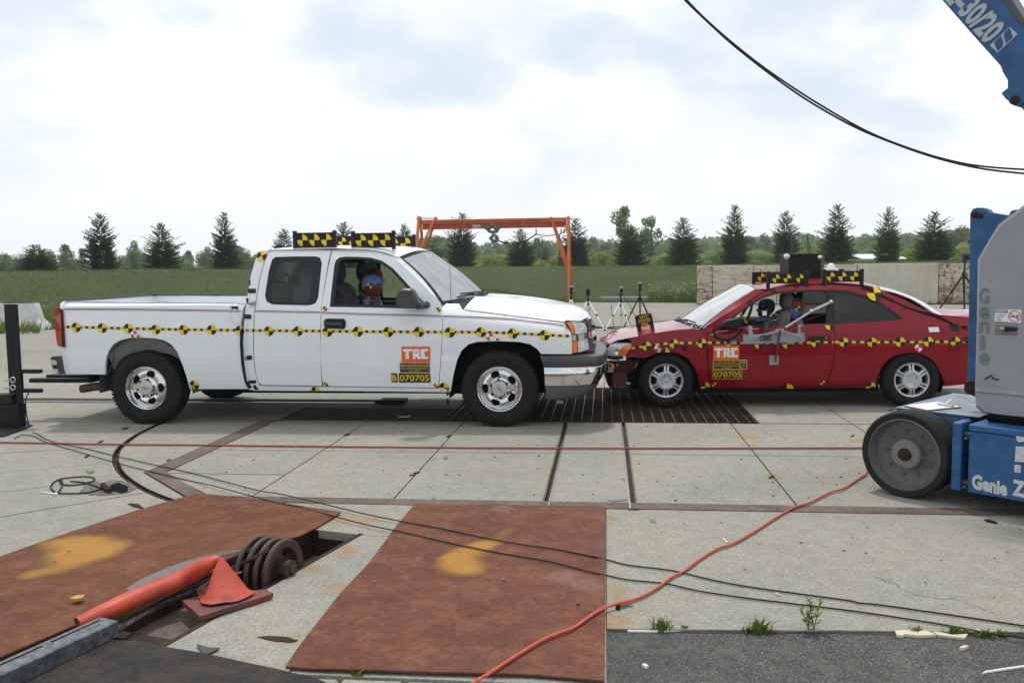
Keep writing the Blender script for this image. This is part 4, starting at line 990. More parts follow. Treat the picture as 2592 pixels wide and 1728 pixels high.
# ---- interior
def seat(parent, x, yc, zc_, face, m, hr=True, w_=.48, tall=.62):
    mb = MB(); mb.bevbox((-.25, -w_/2, -.10), (.27, w_/2, .06), .05)
    part('seat_cushion', mb, M[m], parent, loc=None) if False else None
    s = thing_part = None
    c = part('seat', mb, M[m], parent); c.location = (x, yc, zc_); c.rotation_euler = (0, 0, 0 if face > 0 else PI)
    bk = MB(); prof = smooth([(-.22, .0), (-.30, .2), (-.345, .42), (-.375, tall), (-.33, tall+.03), (-.25, tall-.02), (-.21, .42), (-.16, .18), (-.10, .03)], 3)
    n = 8
    for j in range(n+1):
        t = 2*j/n-1; k = (1-abs(t)**4*.12)
        for p in prof: bk.v.append((-.25 + (p[0]+.25)*(k if abs(t) < 1 else k*.9), t*w_/2, p[1]*k))
    m_ = len(prof)
    for j in range(n):
        for i in range(m_): bk.f.append((j*m_+i, j*m_+(i+1) % m_, (j+1)*m_+(i+1) % m_, (j+1)*m_+i)); bk.m.append(0)
    bk.f += [tuple(range(m_)), tuple(n*m_+i for i in range(m_-1, -1, -1))]; bk.m += [0, 0]
    b = part('seat_back', bk, M[m], c, ang=60)
    h = MB(); h.ball((-.36, 0, tall+.13), (.075, .135, .12), 16, 10); h.tube([(-.365, -.06, tall-.05), (-.36, -.06, tall+.1)], .008, 6); h.tube([(-.365, .06, tall-.05), (-.36, .06, tall+.1)], .008, 6)
    part('headrest', h, M[m], c); return c
SX = TF.at(*zw(1560, 950), .48)
seat(truck, SX.x+.27, .50, .80, 1, 'seat', tall=.60); seat(truck, SX.x+.27, 1.42, .80, 1, 'seat', tall=.60)
ds = MB(); ds.bevbox((2.82, .12, .80), (3.12, 2*TC-.12, 1.165), .06); part('dashboard', ds, M['seat'], truck)
hl = MB(); hl.grid(lambda u, v: (lambda p: (p[0], lerp(TC, p[1], .96), p[2]-.05))(roof_f(u*.96, v)), 8, 8); part('headliner', hl, M['cabgrey'], truck)
fl = MB(); fl.box((1.13, .08, .45), (3.1, 2*TC-.08, .52)); fl.box((1.16, .15, .52), (1.55, 2*TC-.15, .95)); part('cab_floor', fl, M['seat'], truck)
bp_ = MB(); bp_.box((1.88, 2*TC-.16, 1.15), (1.98, 2*TC-.10, 1.74)); part('belt_pillar', bp_, M['cabgrey'], truck)
sw = MB()
sw.lathe([(.19+.014*math.cos(a), .014*math.sin(a)) for a in [2*PI*i/8 for i in range(8)]], 28, Matrix.Translation((2.70, 1.42, 1.10)) @ Matrix.Rotation(R_(62), 4, 'Y') @ Matrix.Rotation(PI/2, 4, 'X'), closed=True); sw.tube([(2.70, 1.42, 1.10), (2.95, 1.42, .98)], .03, 8); part('steering_wheel', sw, M['trim'], truck)
# recorder box behind the seats, numbered 19
box = thing('equipment_box', 'grey equipment box numbered 19 seen through the tinted rear window of the truck', 'equipment box', (0, 0, 0))
e0 = TF.at(*zw(640, 440), .75); e1 = TF.at(*zw(1010, 800), .75)
mb = MB(); mb.bevbox((e0.x, .75, e1.z-.3), (e1.x+.05, 1.35, e0.z), .008); part('housing', mb, M['equip'], box)
pq = [TF.at(*zw(x, y), .748) for x, y in ((648, 500), (782, 660))]; mb = MB(); mb.box((pq[0].x, .744, pq[1].z), (pq[1].x, .75, pq[0].z)); npl = mb.build('number_plate', M['sblack'], box)
ncx = (pq[0].x+pq[1].x)/2; ncz = (pq[0].z+pq[1].z)/2
text_part('number', '19', mat('number_tan', (.42, .27, .14), .6), npl, lambda u, v: (ncx+u, .742, ncz+v), .10, .115, .02)
q0 = TF.at(*zw(820, 255), .95); q1 = TF.at(*zw(1030, 480), .95); mb = MB(); mb.bevbox((q0.x, .95, q1.z), (q1.x+.03, 1.25, q0.z), .01); part('upper_housing', mb, M['equip'], box)
gb = thing('circuit_board', 'green panel standing behind the equipment box inside the truck cab', 'panel', (0, 0, 0)); g0 = TF.at(*zw(340, 250), 1.30); g1 = TF.at(*zw(830, 800), 1.30); mb = MB(); mb.box((g0.x, 1.36, g1.z-.2), (g1.x, 1.40, g0.z)); part('panel', mb, M['green'], gb)
cbx = thing('cable_bundle', 'looped black cables hanging on the equipment in the truck cab', 'cables', (0, 0, 0)); mb = MB()
for pts in (((370, 720), (360, 650), (420, 610), (520, 620), (570, 640)), ((480, 610), (470, 540), (540, 500), (600, 520), (620, 660)), ((500, 700), (510, 520), (560, 470), (600, 560), (590, 700)), ((330, 590), (400, 620), (470, 615))):
    mb.tube(smooth([TF.at(*zw(*p), .70) for p in pts], 4), .006, 5)
mb.build('cable', M['rubber'], cbx); mb = MB(); mb.bevbox((TF.at(*zw(310, 600), .70).x, .68, TF.at(*zw(310, 630), .70).z), (TF.at(*zw(380, 600), .70).x, .76, TF.at(*zw(380, 550), .70).z), .01); mb.build('sensor_head', M['black'], cbx)
# ---- the vertical black seal strip between bed and cab, tape patches, strings
sg = [tpt(z1(*p)) for p in ((1598, 790), (1592, 900), (1603, 1050), (1625, 1170), (1652, 1228))]; sg2 = [tpt(z1(*p)) for p in ((1618, 790), (1612, 900), (1622, 1050), (1640, 1170), (1680, 1222))]
part('gap_seal', panel_mb(sg + list(reversed(sg2)), off_in(-.012), step=.05, thick=.03), M['rubber'], truck)
sg = [tpt(z1(*p)) for p in ((1632, 612), (1616, 650), (1604, 720), (1598, 790), (1618, 790), (1622, 720), (1630, 640))]
part('gap_seal', panel_mb(sg, off_in(-.004), step=.05, thick=.03), M['greyplastic'], truck)
for pl_ in ([(1650, 495), (1708, 495), (1706, 527), (1652, 527)], [(1622, 683), (1675, 685), (1673, 717), (1620, 715)], [(1627, 990), (1677, 982), (1680, 1015), (1630, 1022)], [(1650, 1170), (1708, 1166), (1710, 1190), (1655, 1192)], [(1523, 625), (1580, 622), (1572, 652), (1517, 655)], [(1657, 435), (1668, 430), (1664, 470), (1655, 474)], [(1686, 1205), (1706, 1203), (1728, 1236), (1700, 1238)], [(1636, 566), (1652, 562), (1656, 596), (1640, 604)]):
    part('tape_patch', panel_mb([tpt(z1(*p)) for p in pl_], off_in(-.0075), step=.1, thick=.004), M['sblack'], truck)
tn = MB(); q = [TF.at(*z1(*p), -.03) for p in ((1655, 597), (1697, 597))]; tn.tube(q, .022, 8); part('gap_bolt', tn, M['steelgrey'], truck)
for pts in (((1545, 600), (1530, 640), (1520, 700), (1545, 745), (1590, 750), (1612, 700), (1625, 640)), ((1560, 655), (1600, 700), (1618, 690)), ((1642, 720), (1648, 820), (1636, 940), (1648, 1060), (1660, 1165))):
    mb = MB(); mb.tube(smooth([(lambda p: (p[0], ysT(*p)-.016, p[1]))(tpt(z1(*p))) for p in pts], 4), .0028, 4); part('string', mb, M['cord'], truck)
mb = MB(); mb.tube([TF.at(*z1(665, 962), .05), TF.at(*z1(655, 1040), .05), TF.at(*z1(618, 1125), .05)], .006, 5); part('brake_line', mb, M['greyplastic'], truck)
mb = MB(); q = TF.at(*zm(1460, 110), .15); mb.tube([q + Vector((0, 0, .05)), q], .012, 6); mb.ball(q + Vector((.0, 0, -.06)), (.014, .014, .035), 8, 6); part('hanging_sensor', mb, M['black'], truck)
# ---- pinstripe
def stripe(pts, ht, d, m, name='pinstripe'):
    mb = MB(); P_ = smooth([(*p, 0) for p in pts], 6); vs = []
    for p in P_: vs += [(p.x, ysS(p.x, p.y-ht/2)-d, p.y-ht/2), (p.x, ysS(p.x, p.y+ht/2)-d, p.y+ht/2)]
    mb.add(vs, [(2*i, 2*i+2, 2*i+3, 2*i+1) for i in range(len(P_)-1)]); return part(name, mb, m, truck)
def ysS(x, z): return ysBed(x, z) if x < 1.09 else (ysT(x, z) if x < 3.12 else ysF(x, z))
M['pin1'] = mat('pinstripe_red', (.36, .05, .06), .4); M['pin2'] = mat('pinstripe_navy', (.05, .06, .13), .4)
for a_, m_, dz in ((0, M['pin2'], 0), (1, M['pin1'], -.012)):
    for seg in (T1((295, 643), (700, 644), (1200, 650), (1600, 656)), T1((1702, 657), (2180, 665)), T2((155, 668), (500, 680), (800, 686), (1038, 693)), [fpt(z2(*p)) for p in ((1052, 694), (1300, 702), (1550, 716), (1750, 737), (1935, 760))]):
        stripe([(x, z+dz) for x, z in seg], .005 if a_ else .007, .002, m_)
# ---- target stickers and checkered tape
def target_mb(cx, cz, r, surf, d=.004, mats=(0, 1), rz=None, rot=0., part_of=None, n=7):
    """disc of four quadrants: upper left dark, upper right light ..."""
    mb = MB()
    for q in range(4):
        vs = [(cx, surf(cx, cz)-d, cz)]
        for i in range(n):
            a = rot + PI/2*q + PI/2*i/(n-1); x = cx + r*math.cos(a); z = cz + (rz or r)*math.sin(a); vs.append((x, surf(x, z)-d, z))
        mb.add(vs, [(0, i, i+1) for i in range(1, n)], mats[q % 2])
    return mb
YB = [M['yellow'], M['sblack']]; RW = [M['swhite'], M['sred']]
def tape(parent, pts, ht, surf, period, first=0, d=.0025, duty=.42, name='checkered_tape', mats=None):
    mb = MB(); P_ = smooth([(*p, 0) for p in pts], 8); L_ = [0]
    for a, b in zip(P_, P_[1:]): L_.append(L_[-1] + (b-a).length)
    def at(s):
        for i in range(len(L_)-1):
            if s <= L_[i+1]: t = (s-L_[i])/max(1e-9, L_[i+1]-L_[i]); return P_[i].lerp(P_[i+1], t)
        return P_[-1]
    s = 0; k = first
    while s < L_[-1]:
        e = min(L_[-1], s + period*(duty if k % 2 else 1-duty)); a = at(s); b = at(e)
        vs = [(a.x, surf(a.x, a.y-ht/2)-d, a.y-ht/2), (b.x, surf(b.x, b.y-ht/2)-d, b.y-ht/2), (b.x, surf(b.x, b.y+ht/2)-d, b.y+ht/2), (a.x, surf(a.x, a.y+ht/2)-d, a.y+ht/2)]
        mb.add(vs, [(0, 1, 2, 3)], k % 2); s = e; k += 1
    return part(name, mb, mats or YB, parent)
line = [tpt(z1(*p)) for p in ((290, 775), (387, 777), (770, 787), (1176, 795), (1588, 800))]; tape(truck, line, .026, ysS, .068)
line = [tpt(z1(*p)) for p in ((1632, 801), (1900, 804), (2180, 806))]; tape(truck, line, .026, ysS, .068, 1)
line = [tpt(z2(*p)) for p in ((155, 807), (650, 811), (1040, 813))]; tape(truck, line, .026, ysS, .068)
line = [fpt(z2(*p)) for p in ((1048, 813), (1330, 815), (1560, 822), (1796, 834), (1985, 843))]; tape(truck, line, .026, ysS, .068)
STK = [(z1, x, y, 36) for x, y in ((387, 779), (578, 784), (770, 787), (972, 795), (1176, 797), (1382, 798), (1590, 803), (1803, 806), (2017, 807))] + [(z2, x, y, 38) for x, y in ((202, 810), (424, 810), (647, 813), (873, 812), (1100, 816), (1330, 815), (1562, 825), (1796, 837))]
STK += [(z1, 1255, 1203, 33), (z2, 1058, 1221, 36), (z1, 2215, 642, 17), (z1, 2221, 1196, 16), (z2, 181, 642, 18), (z2, 1017, 648, 18), (z2, 189, 1197, 17), (z2, 996, 1209, 17)]
for z_, x, y, r in STK:
    f_ = fpt if (z_ is z2 and x > 1040) else tpt; c = f_(z_(x, y)); e = f_(z_(x, y+r)); rr = abs(c[1]-e[1])
    part('target_sticker', target_mb(c[0], c[1], rr, ysS), YB, truck)
for z_, x, y, r in ((z1, 852, 852, 17), (z2, 1456, 876, 17), (z1, 2146, 1243, 28), (z2, 118, 1243, 28)):   # half discs at panel edges
    f_ = tpt if x != 1456 else fpt; c = f_(z_(x, y)); rr = abs(c[1]-f_(z_(x, y+r))[1]); mb = MB()
    for q in range(2):
        vs = [(c[0], ysS(*c)-.006, c[1])]
        for i in range(7): a = PI/2*q + PI/2*i/6; px_, pz_ = c[0]+rr*math.cos(a), c[1]+rr*math.sin(a); vs.append((px_, ysS(px_, pz_)-.008, pz_))
        mb.add(vs, [(0, i, i+1) for i in range(1, 7)], q)
    part('target_sticker', mb, YB, truck)
for z_, x, y, r, f_ in ((z1, 812, 830, 26, tpt), (z2, 1392, 849, 27, fpt)):
    c = f_(z_(x, y)); rr = abs(c[1]-f_(z_(x, y+r))[1]); part('target_sticker', target_mb(c[0], c[1], rr, ysS, rot=.15, d=.0065, mats=(1, 0) if x > 1000 else (1, 0)), RW, truck)['label'] = 'red and white target sticker above the wheel arch'
c = tpt(z1(1752, 254)); mb = target_mb(c[0], c[1], .052, lambda x, z: ysT(x, z), d=.010, rot=.5); part('target_sticker', mb, YB, truck)
# ---- placards
def placard(parent, poly, m, d, surf, name='placard'): return part(name, panel_mb(poly, surf, step=.12, thick=0), m, parent)
def onsurf(cx, cz, surf, d, sl=0.): return lambda u, v: (cx+u, surf(cx+u, cz+v+sl*u)-d, cz+v+sl*u)
def offs(surf, d): return lambda x, z: surf(x, z)-d
zc5 = zoomer(980, 860, 11.2)
def TRC(parent, cx, cz, w_, h_, surf, d, m, name='lettering', conv=None):
    T_ = [(0, 0), (.37, 0), (.37, .27), (.235, .27), (.235, 1), (.105, 1), (.105, .27), (0, .27)]
    R1 = [(.345, 0), (.57, 0), (.645, .08), (.645, .48), (.60, .60), (.735, 1), (.57, 1), (.485, .66), (.485, 1), (.345, 1)]
    Rh = [(.485, .26), (.525, .26), (.535, .30), (.535, .45), (.485, .52)]
    C_ = [(1, 0), (1, .26), (.865, .26), (.865, .76), (1, .76), (1, 1), (.76, 1), (.70, .93), (.70, .07), (.76, 0)]
    R1 = [(.395, 0), (.60, 0), (.66, .08), (.66, .50), (.63, .62), (.725, 1), (.575, 1), (.505, .62), (.505, 1), (.395, 1)]
    mp = conv or (lambda u, v: (cx + (u-.5)*w_, cz - (v-.5)*h_))
    mb = MB()
    for P_, H_ in ((T_, []), (R1, [[(.505, .24), (.545, .27), (.545, .46), (.505, .50)]]), (C_, [])):
        panel_mb([mp(*p) for p in P_], offs(surf, d), [[mp(*p) for p in h] for h in H_], step=.08, thick=0, mb=mb)
    return part(name, mb, m, parent)
def quad5(*pts): return [tpt(zc5(*p)) for p in pts]
def mid(q): return (sum(p[0] for p in q)/len(q), sum(p[1] for p in q)/len(q))
M['sign_blk'] = mat('placard_black', (.02, .014, .012), .5); M['sign_yel'] = mat('placard_yellow', (.62, .42, .015), .5); M['sign_dim'] = mat('placard_dull_yellow', (.42, .30, .02), .5)
M['tan'] = mat('placard_tan_edge', (.70, .52, .32), .6)
q = quad5((410, 190), (1215, 190), (1220, 630), (415, 630)); og = placard(truck, q, M['orange'], 0, offs(ysT, .006)); c = mid(q)
wq = q[1][0]-q[0][0]; TRC(og, c[0]+.0, c[1]+.006, wq*.885, (q[0][1]-q[3][1])*.64, ysT, .016, M['swhite'])
for y0, y1, txt, k in ((652, 725, '2003 Chevrolet Silverado', .98), (745, 825, '40% Offset Frontal VTV', .94), (838, 915, '25.1 MPH', .36)):
    q = quad5((360, y0), (1205, y0), (1210, y1), (366, y1)); o = placard(truck, q, M['sign_blk'], 0, offs(ysT, .006)); c = mid(q)
    text_part('lettering', txt, M['sign_dim'], o, onsurf(c[0], c[1], ysT, .013), (q[1][0]-q[0][0])*k, (q[0][1]-q[3][1])*.66, .02)
q = quad5((350, 640), (1210, 640), (1228, 940), (362, 940)); placard(truck, q, M['tan'], 0, offs(ysT, .0035), 'placard_backing')
q = quad5((115, 942), (288, 942), (305, 1200), (130, 1200)); o = placard(truck, q, M['sign_blk'], 0, offs(ysT, .006)); c = mid(q); text_part('lettering', 'B', M['sign_yel'], o, onsurf(c[0], c[1], ysT, .013), .052, .063, .03)
q = quad5((330, 942), (1220, 948), (1235, 1205), (345, 1205)); o = placard(truck, q, M['sign_blk'], 0, offs(ysT, .006)); c = mid(q); text_part('lettering', '070705', M['sign_yel'], o, onsurf(c[0], c[1], ysT, .013), (q[1][0]-q[0][0])*.94, .063, .02)
# ---- roof target boards (each a thing of its own)
def target_board(p0, p1, y, label, group, discs, legs=True, ff=TF, tilt=0., d_edge=None, up=.02, taller=(True, True)):
    """p0 upper-left, p1 lower-right picture points on the plane y"""
    a = ff.at(*p0, y); b = ff.at(*p1, y); t = thing('target_board', label, 'target board', ff.o + ff.mi @ Vector(((a.x+b.x)/2, y, b.z)), math.atan2(ff.mi[1][0], ff.mi[0][0]), group)
    w_ = (b.x-a.x)/2; h_ = a.z-b.z
    mb = MB(); mb.bevbox((-w_, -.012, 0), (w_, .012, h_), .003); part('board', mb, mat('board_black', (.011, .010, .010), .55, var=.5, vscale=14, spec=.3), t)
    for i, s in enumerate((-1, 1)):
        mb = MB(); mb.bevbox((s*w_-.018, -.02, -up), (s*w_+.018, .02, h_+(.02 if taller[i] else 0)), .003); part('bracket', mb, M['trim'], t)
    for u in discs:
        mb = MB(); r = h_*.40; cx = lerp(-w_, w_, u)
        for q in (0, 2):
            vs = [(cx, -.0145, h_*.5)] + [(cx + r*.92*math.cos(PI/2*q+PI/2*i/7), -.0145, h_*.5 + r*math.sin(PI/2*q+PI/2*i/7)) for i in range(8)]
            mb.add(vs, [(0, i, i+1) for i in range(1, 8)])
        part('target_sticker', mb, M['yellow'], t)
    return t
gT = 'target boards on the truck roof'
target_board(z1(1993, 86), z1(2288, 190), .30, 'black board with three yellow targets at the rear near edge of the truck roof', gT, (.20, .5, .80))
target_board(z2(388, 88), z2(688, 192), .30, 'black board with three yellow targets above the truck front door', gT, (.2, .5, .8), taller=(True, True))
target_board(z2(120, 112), z2(420, 188), 1.45, 'black target board on the far roof edge, seen between the two nearer boards', gT, (.10, .38, .64, .9), taller=(False, False))
target_board(z2(560, 114), z2(838, 215), 1.45, 'black target board on the far roof edge, beside the windshield top', gT, (.12, .45, .78), taller=(False, True))
# ================================================================== the red coupe
CO = Vector((5.342, 1.214, 0)); CYAW = R_(2.2)
car = thing('coupe', 'red two-door coupe with its front bumper removed, facing the white truck', 'car', CO, CYAW)
CF = Frame(CO, CYAW); CC = .8275
Cside = [(.12, .13), (.165, .078), (.20, .056), (.26, .034), (.292, .021), (.302, .027), (.312, .019), (.45, -.006), (.60, -.022), (.70, -.020), (.78, -.010), (.85, .010), (.89, .028), (.93, .048), (1.0, .078), (1.15, .148), (1.27, .212), (1.34, .27), (1.40, .34)]
def ysC(x, z):
    y = interp(Cside, z)
    if x < -.22: y += .95*(-.22-x)**2
    if x > 2.95: y += .22*(x-2.95)**2
    return y
def cpt(p):
    y = 0
    for _ in range(6):
        q = CF.at(p[0], p[1], y); y = ysC(q.x, q.z)
    return (q.x, q.z)
def C3(*pts): return [cpt(z3(*p)) for p in pts]
def C4(*pts): return [cpt(z4(*p)) for p in pts]
def CZ(*pts): return [cpt(zf(*p)) for p in pts]
def CR_(*pts): return [cpt(zr(*p)) for p in pts]
RD = M['red']
offC = lambda d: (lambda x, z: ysC(x, z) + d)
seamC = CZ((840, 425), (985, 395), (1200, 358), (1400, 320), (1600, 288), (1800, 272), (1950, 280))
fo = CZ((985, 397), (1200, 360), (1400, 322), (1600, 290), (1800, 274), (1945, 283)) + C3((908, 640), (908, 760), (913, 900), (927, 1000), (938, 1050), (942, 1098), (872, 1100), (863, 1050), (842, 970), (812, 900), (765, 842), (700, 806), (610, 797), (530, 806), (480, 828), (440, 838), (340, 834)) + CZ((945, 640), (1008, 560), (1054, 482), (1046, 462))
both('fender', panel_mb(fo, ysC, step=.04, thick=.03), RD, car, CC)
dr = C3((914, 655), (1100, 634), (1400, 617), (1700, 606), (1845, 602), (1857, 650), (1862, 760), (1848, 880), (1811, 990), (1793, 1046), (1400, 1050), (944, 1054), (933, 1000), (919, 900), (914, 760))
da, db = both('door', panel_mb(dr, ysC, step=.045, thick=.03), RD, car, CC)
hole = C3((985, 628), (1080, 552), (1200, 458), (1320, 383), (1430, 348), (1550, 338), (1680, 333), (1822, 333)) + C4((235, 366), (320, 374), (420, 402), (500, 445), (565, 488), (604, 520), (600, 529), (410, 541), (228, 553)) + C3((1845, 588), (1500, 598), (1180, 611), (990, 633))
rail = CR_((2085, 772), (1950, 726), (1800, 652), (1600, 570), (1430, 524), (1320, 512), (1200, 506), (1000, 508), (850, 528), (700, 560), (560, 622))
bs = C3((914, 651), (1100, 630), (1400, 613), (1700, 602), (1850, 597), (1863, 650), (1868, 760), (1854, 880), (1817, 990), (1799, 1046)) + C3((2150, 1040), (2172, 1080)) + C4((462, 885), (470, 830), (490, 782), (520, 746), (560, 719), (610, 707), (660, 704), (710, 712), (755, 735), (790, 776), (815, 830), (826, 884), (955, 872)) + [(3.60, .24), (3.68, .42), (3.70, .62), (3.67, .82), (3.62, .94), (3.45, .965), (3.25, .965)] + rail + C3((1200, 424), (1050, 512), (900, 607), (880, 624), (905, 640))
ba, bb_ = both('body_side', panel_mb(bs, ysC, [hole], step=.045, thick=.03), RD, car, CC)
rk_ = C3((946, 1057), (1400, 1053), (1796, 1050), (2152, 1043), (2170, 1082), (1400, 1090), (946, 1099)); both('rocker_panel', panel_mb(rk_, offC(-.003), step=.05, thick=.05), RD, car, CC)
win = C3((1015, 612), (1090, 560), (1206, 470), (1325, 397), (1432, 364), (1550, 354), (1680, 349), (1800, 349), (1800, 583), (1400, 597), (1180, 604))
qwin = C4((238, 384), (320, 388), (415, 414), (492, 456), (555, 498), (588, 520), (420, 531), (240, 543))
for o, mir in ((ba, 0), (bb_, 1)):
    a = panel_mb(hole, offC(.004), [win, qwin], step=.05, thick=.03); b = panel_mb(qwin, offC(.010), step=.06, thick=0)
    if mir: a = mirror_mb(a, CC); b = mirror_mb(b, CC)
    part('window_frame', a, M['trim'], o); part('quarter_window', b, M['privacy'], o)
for o, mir in ((da, 0), (db, 1)):
    hm = panel_mb(C3((1672, 690), (1690, 678), (1798, 676), (1808, 684), (1806, 698), (1780, 706), (1690, 712), (1674, 706)), offC(-.022), step=.04, thick=.03)
    if mir: hm = mirror_mb(hm, CC)
    part('handle', hm, M['black'], o)
mb = MB(); p = cpt(z3(1792, 690)); mb.lathe([(.008, -.026), (.0005, -.028)], 10, Matrix.Translation((p[0], ysC(*p), p[1]))); part('lock', mb, M['chrome'], da)
# hood
ctr = [(lambda q: (q.x, q.z))(CF.at(*zf(*p), .80)) for p in ((672, 446), (700, 402), (800, 346), (900, 308), (1090, 275), (1350, 216), (1500, 190), (1610, 168))]
def hoodC(u, v):
    s = 2*v-1; k = 1-abs(s)**2.4
    i = u*(len(seamC)-1); a = min(int(i), len(seamC)-2); xs, zs_ = [lerp(seamC[a][j], seamC[a+1][j], i-a) for j in (0, 1)]
    xc = lerp(ctr[0][0]-.02, ctr[-1][0], u**.8); zc_ = interp(ctr, xc) if xc > ctr[0][0] else ctr[0][1]-.02
    x = lerp(xs, xc, k); f = 1-abs(s)**2.6
    return (x, CC + s*(CC - ysC(xs, zs_) - .002), lerp(zs_, zc_, f))
hm = MB(); hm.grid(hoodC, 20, 32)
e = [hoodC(0, j/32) for j in range(33)]; hm.add(e + [(x+.04, y, z-.05) for x, y, z in e], [(j+1, 34+j, 33+j, j) for j in range(32)])
part('hood', hm, RD, car)
# roof, glass, boot
rl = sorted(rail[3:10]); 
def roofC(u, v):
    s = 2*v-1; k = 1-abs(s)**2.2
    xa = lerp(CR_((560, 600))[0][0]+.02, rl[-1][0]-.02, u); ze = interp(rl, xa); x = xa - (.02*k if u < .5 else 0)*(1-u) + .10*k*max(0, u-.6)/.4 - 0*k
    y0 = ysC(xa, ze) + .004
    return (x + .10*k*(1-u)**3*0, CC + s*(CC-y0), ze + .048*(1-abs(s)**2.6))
rm = MB(); rm.grid(roofC, 18, 22); part('roof', rm, RD, car)
WB0 = C3((880, 622))[0]; WT0 = CR_((620, 590))[0]
def wsC(u, v):
    s = 2*v-1; k = 1-abs(s)**2; r0 = Vector(roofC(0, v)); xb, zb_ = lerp(WB0[0]+.01, .215, k), lerp(WB0[1], .885, k); yb = CC + s*(CC-.105)
    q = Vector((xb, yb, zb_)).lerp(r0, u); q.x -= .018*math.sin(PI*u); q.z += .014*math.sin(PI*u); return tuple(q)
wm = MB(); wm.grid(lambda u, v: wsC(lerp(.0, .99, u), lerp(.02, .98, v)), 8, 16); part('windshield', wm, M['windshield2'], car)
pm = MB()
for s in (0, 1): pm.grid(lambda u, v: wsC(u, v*.025 if s == 0 else 1-v*.025), 8, 1)
pm.grid(lambda u, v: wsC(lerp(0, .05, u), v), 1, 16); part('windshield_seal', pm, M['trim'], car)
pl = MB(); ap = C3((1345, 345), (1200, 424), (1050, 512), (900, 607), (880, 624))
def pilC(u, v):
    i = min(4, int(u*4+.5)); x, z = ap[i]; a = Vector((x, ysC(x, z)+.002, z)); q = Vector(wsC(1-max(0, min(1, (i)/4)), 0)); return tuple(a.lerp(q, v))
pl.grid(pilC, 4, 2); both('windshield_pillar', pl, RD, car, CC)
RB = CR_((2085, 772))[0]
def rgC(u, v):
    s = 2*v-1; k = 1-abs(s)**2; r0 = Vector(roofC(1, v)); xb = lerp(RB[0]-.03, 3.20, k); zb_ = lerp(RB[1]-.01, .965, k); q = r0.lerp(Vector((xb, CC + s*(CC-.13), zb_)), u)
    b = math.sin(PI*u)*.045; q.z += b; q.x += b*.4; return tuple(q)
rg = MB(); rg.grid(lambda u, v: rgC(lerp(.02, 1, u), lerp(.03, .97, v)), 10, 16); part('rear_window', rg, M['windshield2'], car)
pm = MB()
for s in (0, 1): pm.grid(lambda u, v: rgC(u, v*.035 if s == 0 else 1-v*.035), 10, 1)
part('window_seal', pm, M['trim'], car)
bt = MB()
def boot(u, v):
    s = 2*v-1; k = 1-abs(s)**2; x = lerp(lerp(RB[0]-.05, 3.20, k), 3.62, u); y = CC + s*(CC-lerp(.07, .10, u)); z = lerp(.962, .985+.025*k, min(1, u*2.0)) - .03*abs(s)**6
    return (x, y, z)
bt.grid(boot, 6, 16); e = [boot(1, j/16) for j in range(17)]; bt.add(e + [(3.70, y, .60) for x, y, z in e] + [(3.66, y, .26) for x, y, z in e], [(j, j+1, 18+j, 17+j) for j in range(16)] + [(17+j, 18+j, 35+j, 34+j) for j in range(16)]); part('boot_lid', bt, RD, car)
sq = MB(); q = [cpt(z4(*p)) for p in ((740, 568), (795, 566), (800, 592), (746, 594))]; part('fuel_label', panel_mb(q, offC(-.004), step=.1, thick=.002), M['swhite'], car)
q = [cpt(z4(*p)) for p in ((732, 568), (748, 560), (810, 566), (822, 590), (820, 640), (734, 638))]; mb = MB(); mb.tube([Vector((x, ysC(x, z)-.001, z)) for x, z in q], .0025, 4); part('fuel_door_seam', mb, M['dark'], car)
# liners and underbody
both('wheel_arch_liner', liner(.0, .30, .345, .012, .42, -25, 195), M['dark'], car, CC); both('wheel_arch_liner', liner(2.605, .30, .345, .012, .42, -25, 195), M['dark'], car, CC)
ub = MB(); ub.box((-.36, .30, .17), (.30, 2*CC-.30, .62)); ub.box((.36, .05, .165), (2.28, 2*CC-.05, .30)); ub.box((2.2, .30, .22), (3.5, 2*CC-.3, .6)); ub.tube([(0, .1, .3), (0, 2*CC-.1, .3)], .04, 8); ub.tube([(2.62, .1, .3), (2.62, 2*CC-.1, .3)], .04, 8); part('chassis', ub, M['dark'], car)
make_wheel(car, -.004, .300, 0, 'car', spin=.02); make_wheel(car, 2.612, .300, 0, 'car', spin=-.05); make_wheel(car, 0, .300, 2*CC, 'car', far=True); make_wheel(car, 2.612, .300, 2*CC, 'car', far=True)
# head lamps
hl = CZ((676, 596), (700, 552), (762, 484), (850, 464), (950, 461), (1040, 465), (1048, 480), (1002, 560), (942, 634), (870, 634), (790, 630), (692, 614))
ha, hb = both('headlamp', panel_mb(hl, lambda x, z: ysC(x, z) - .004 + .05*max(0, (z-.62)/.1)**2, step=.035, thick=.05), M['lens'], car, CC)
am_ = CZ((872, 618), (880, 560), (905, 520), (960, 490), (1036, 472), (1042, 482), (998, 556), (938, 630)); part('turn_signal', panel_mb(am_, lambda x, z: ysC(x, z) - .010 + .05*max(0, (z-.62)/.1)**2, step=.035, thick=.01), M['amber'], ha)
c = cpt(zf(842, 576)); mb = MB(); mb.lathe([(.032, .0), (.030, -.008), (.022, -.004), (.0005, -.002)], 20, Matrix.Translation((c[0], ysC(*c)-.008, c[1]))); part('projector', mb, M['chrome'], ha)
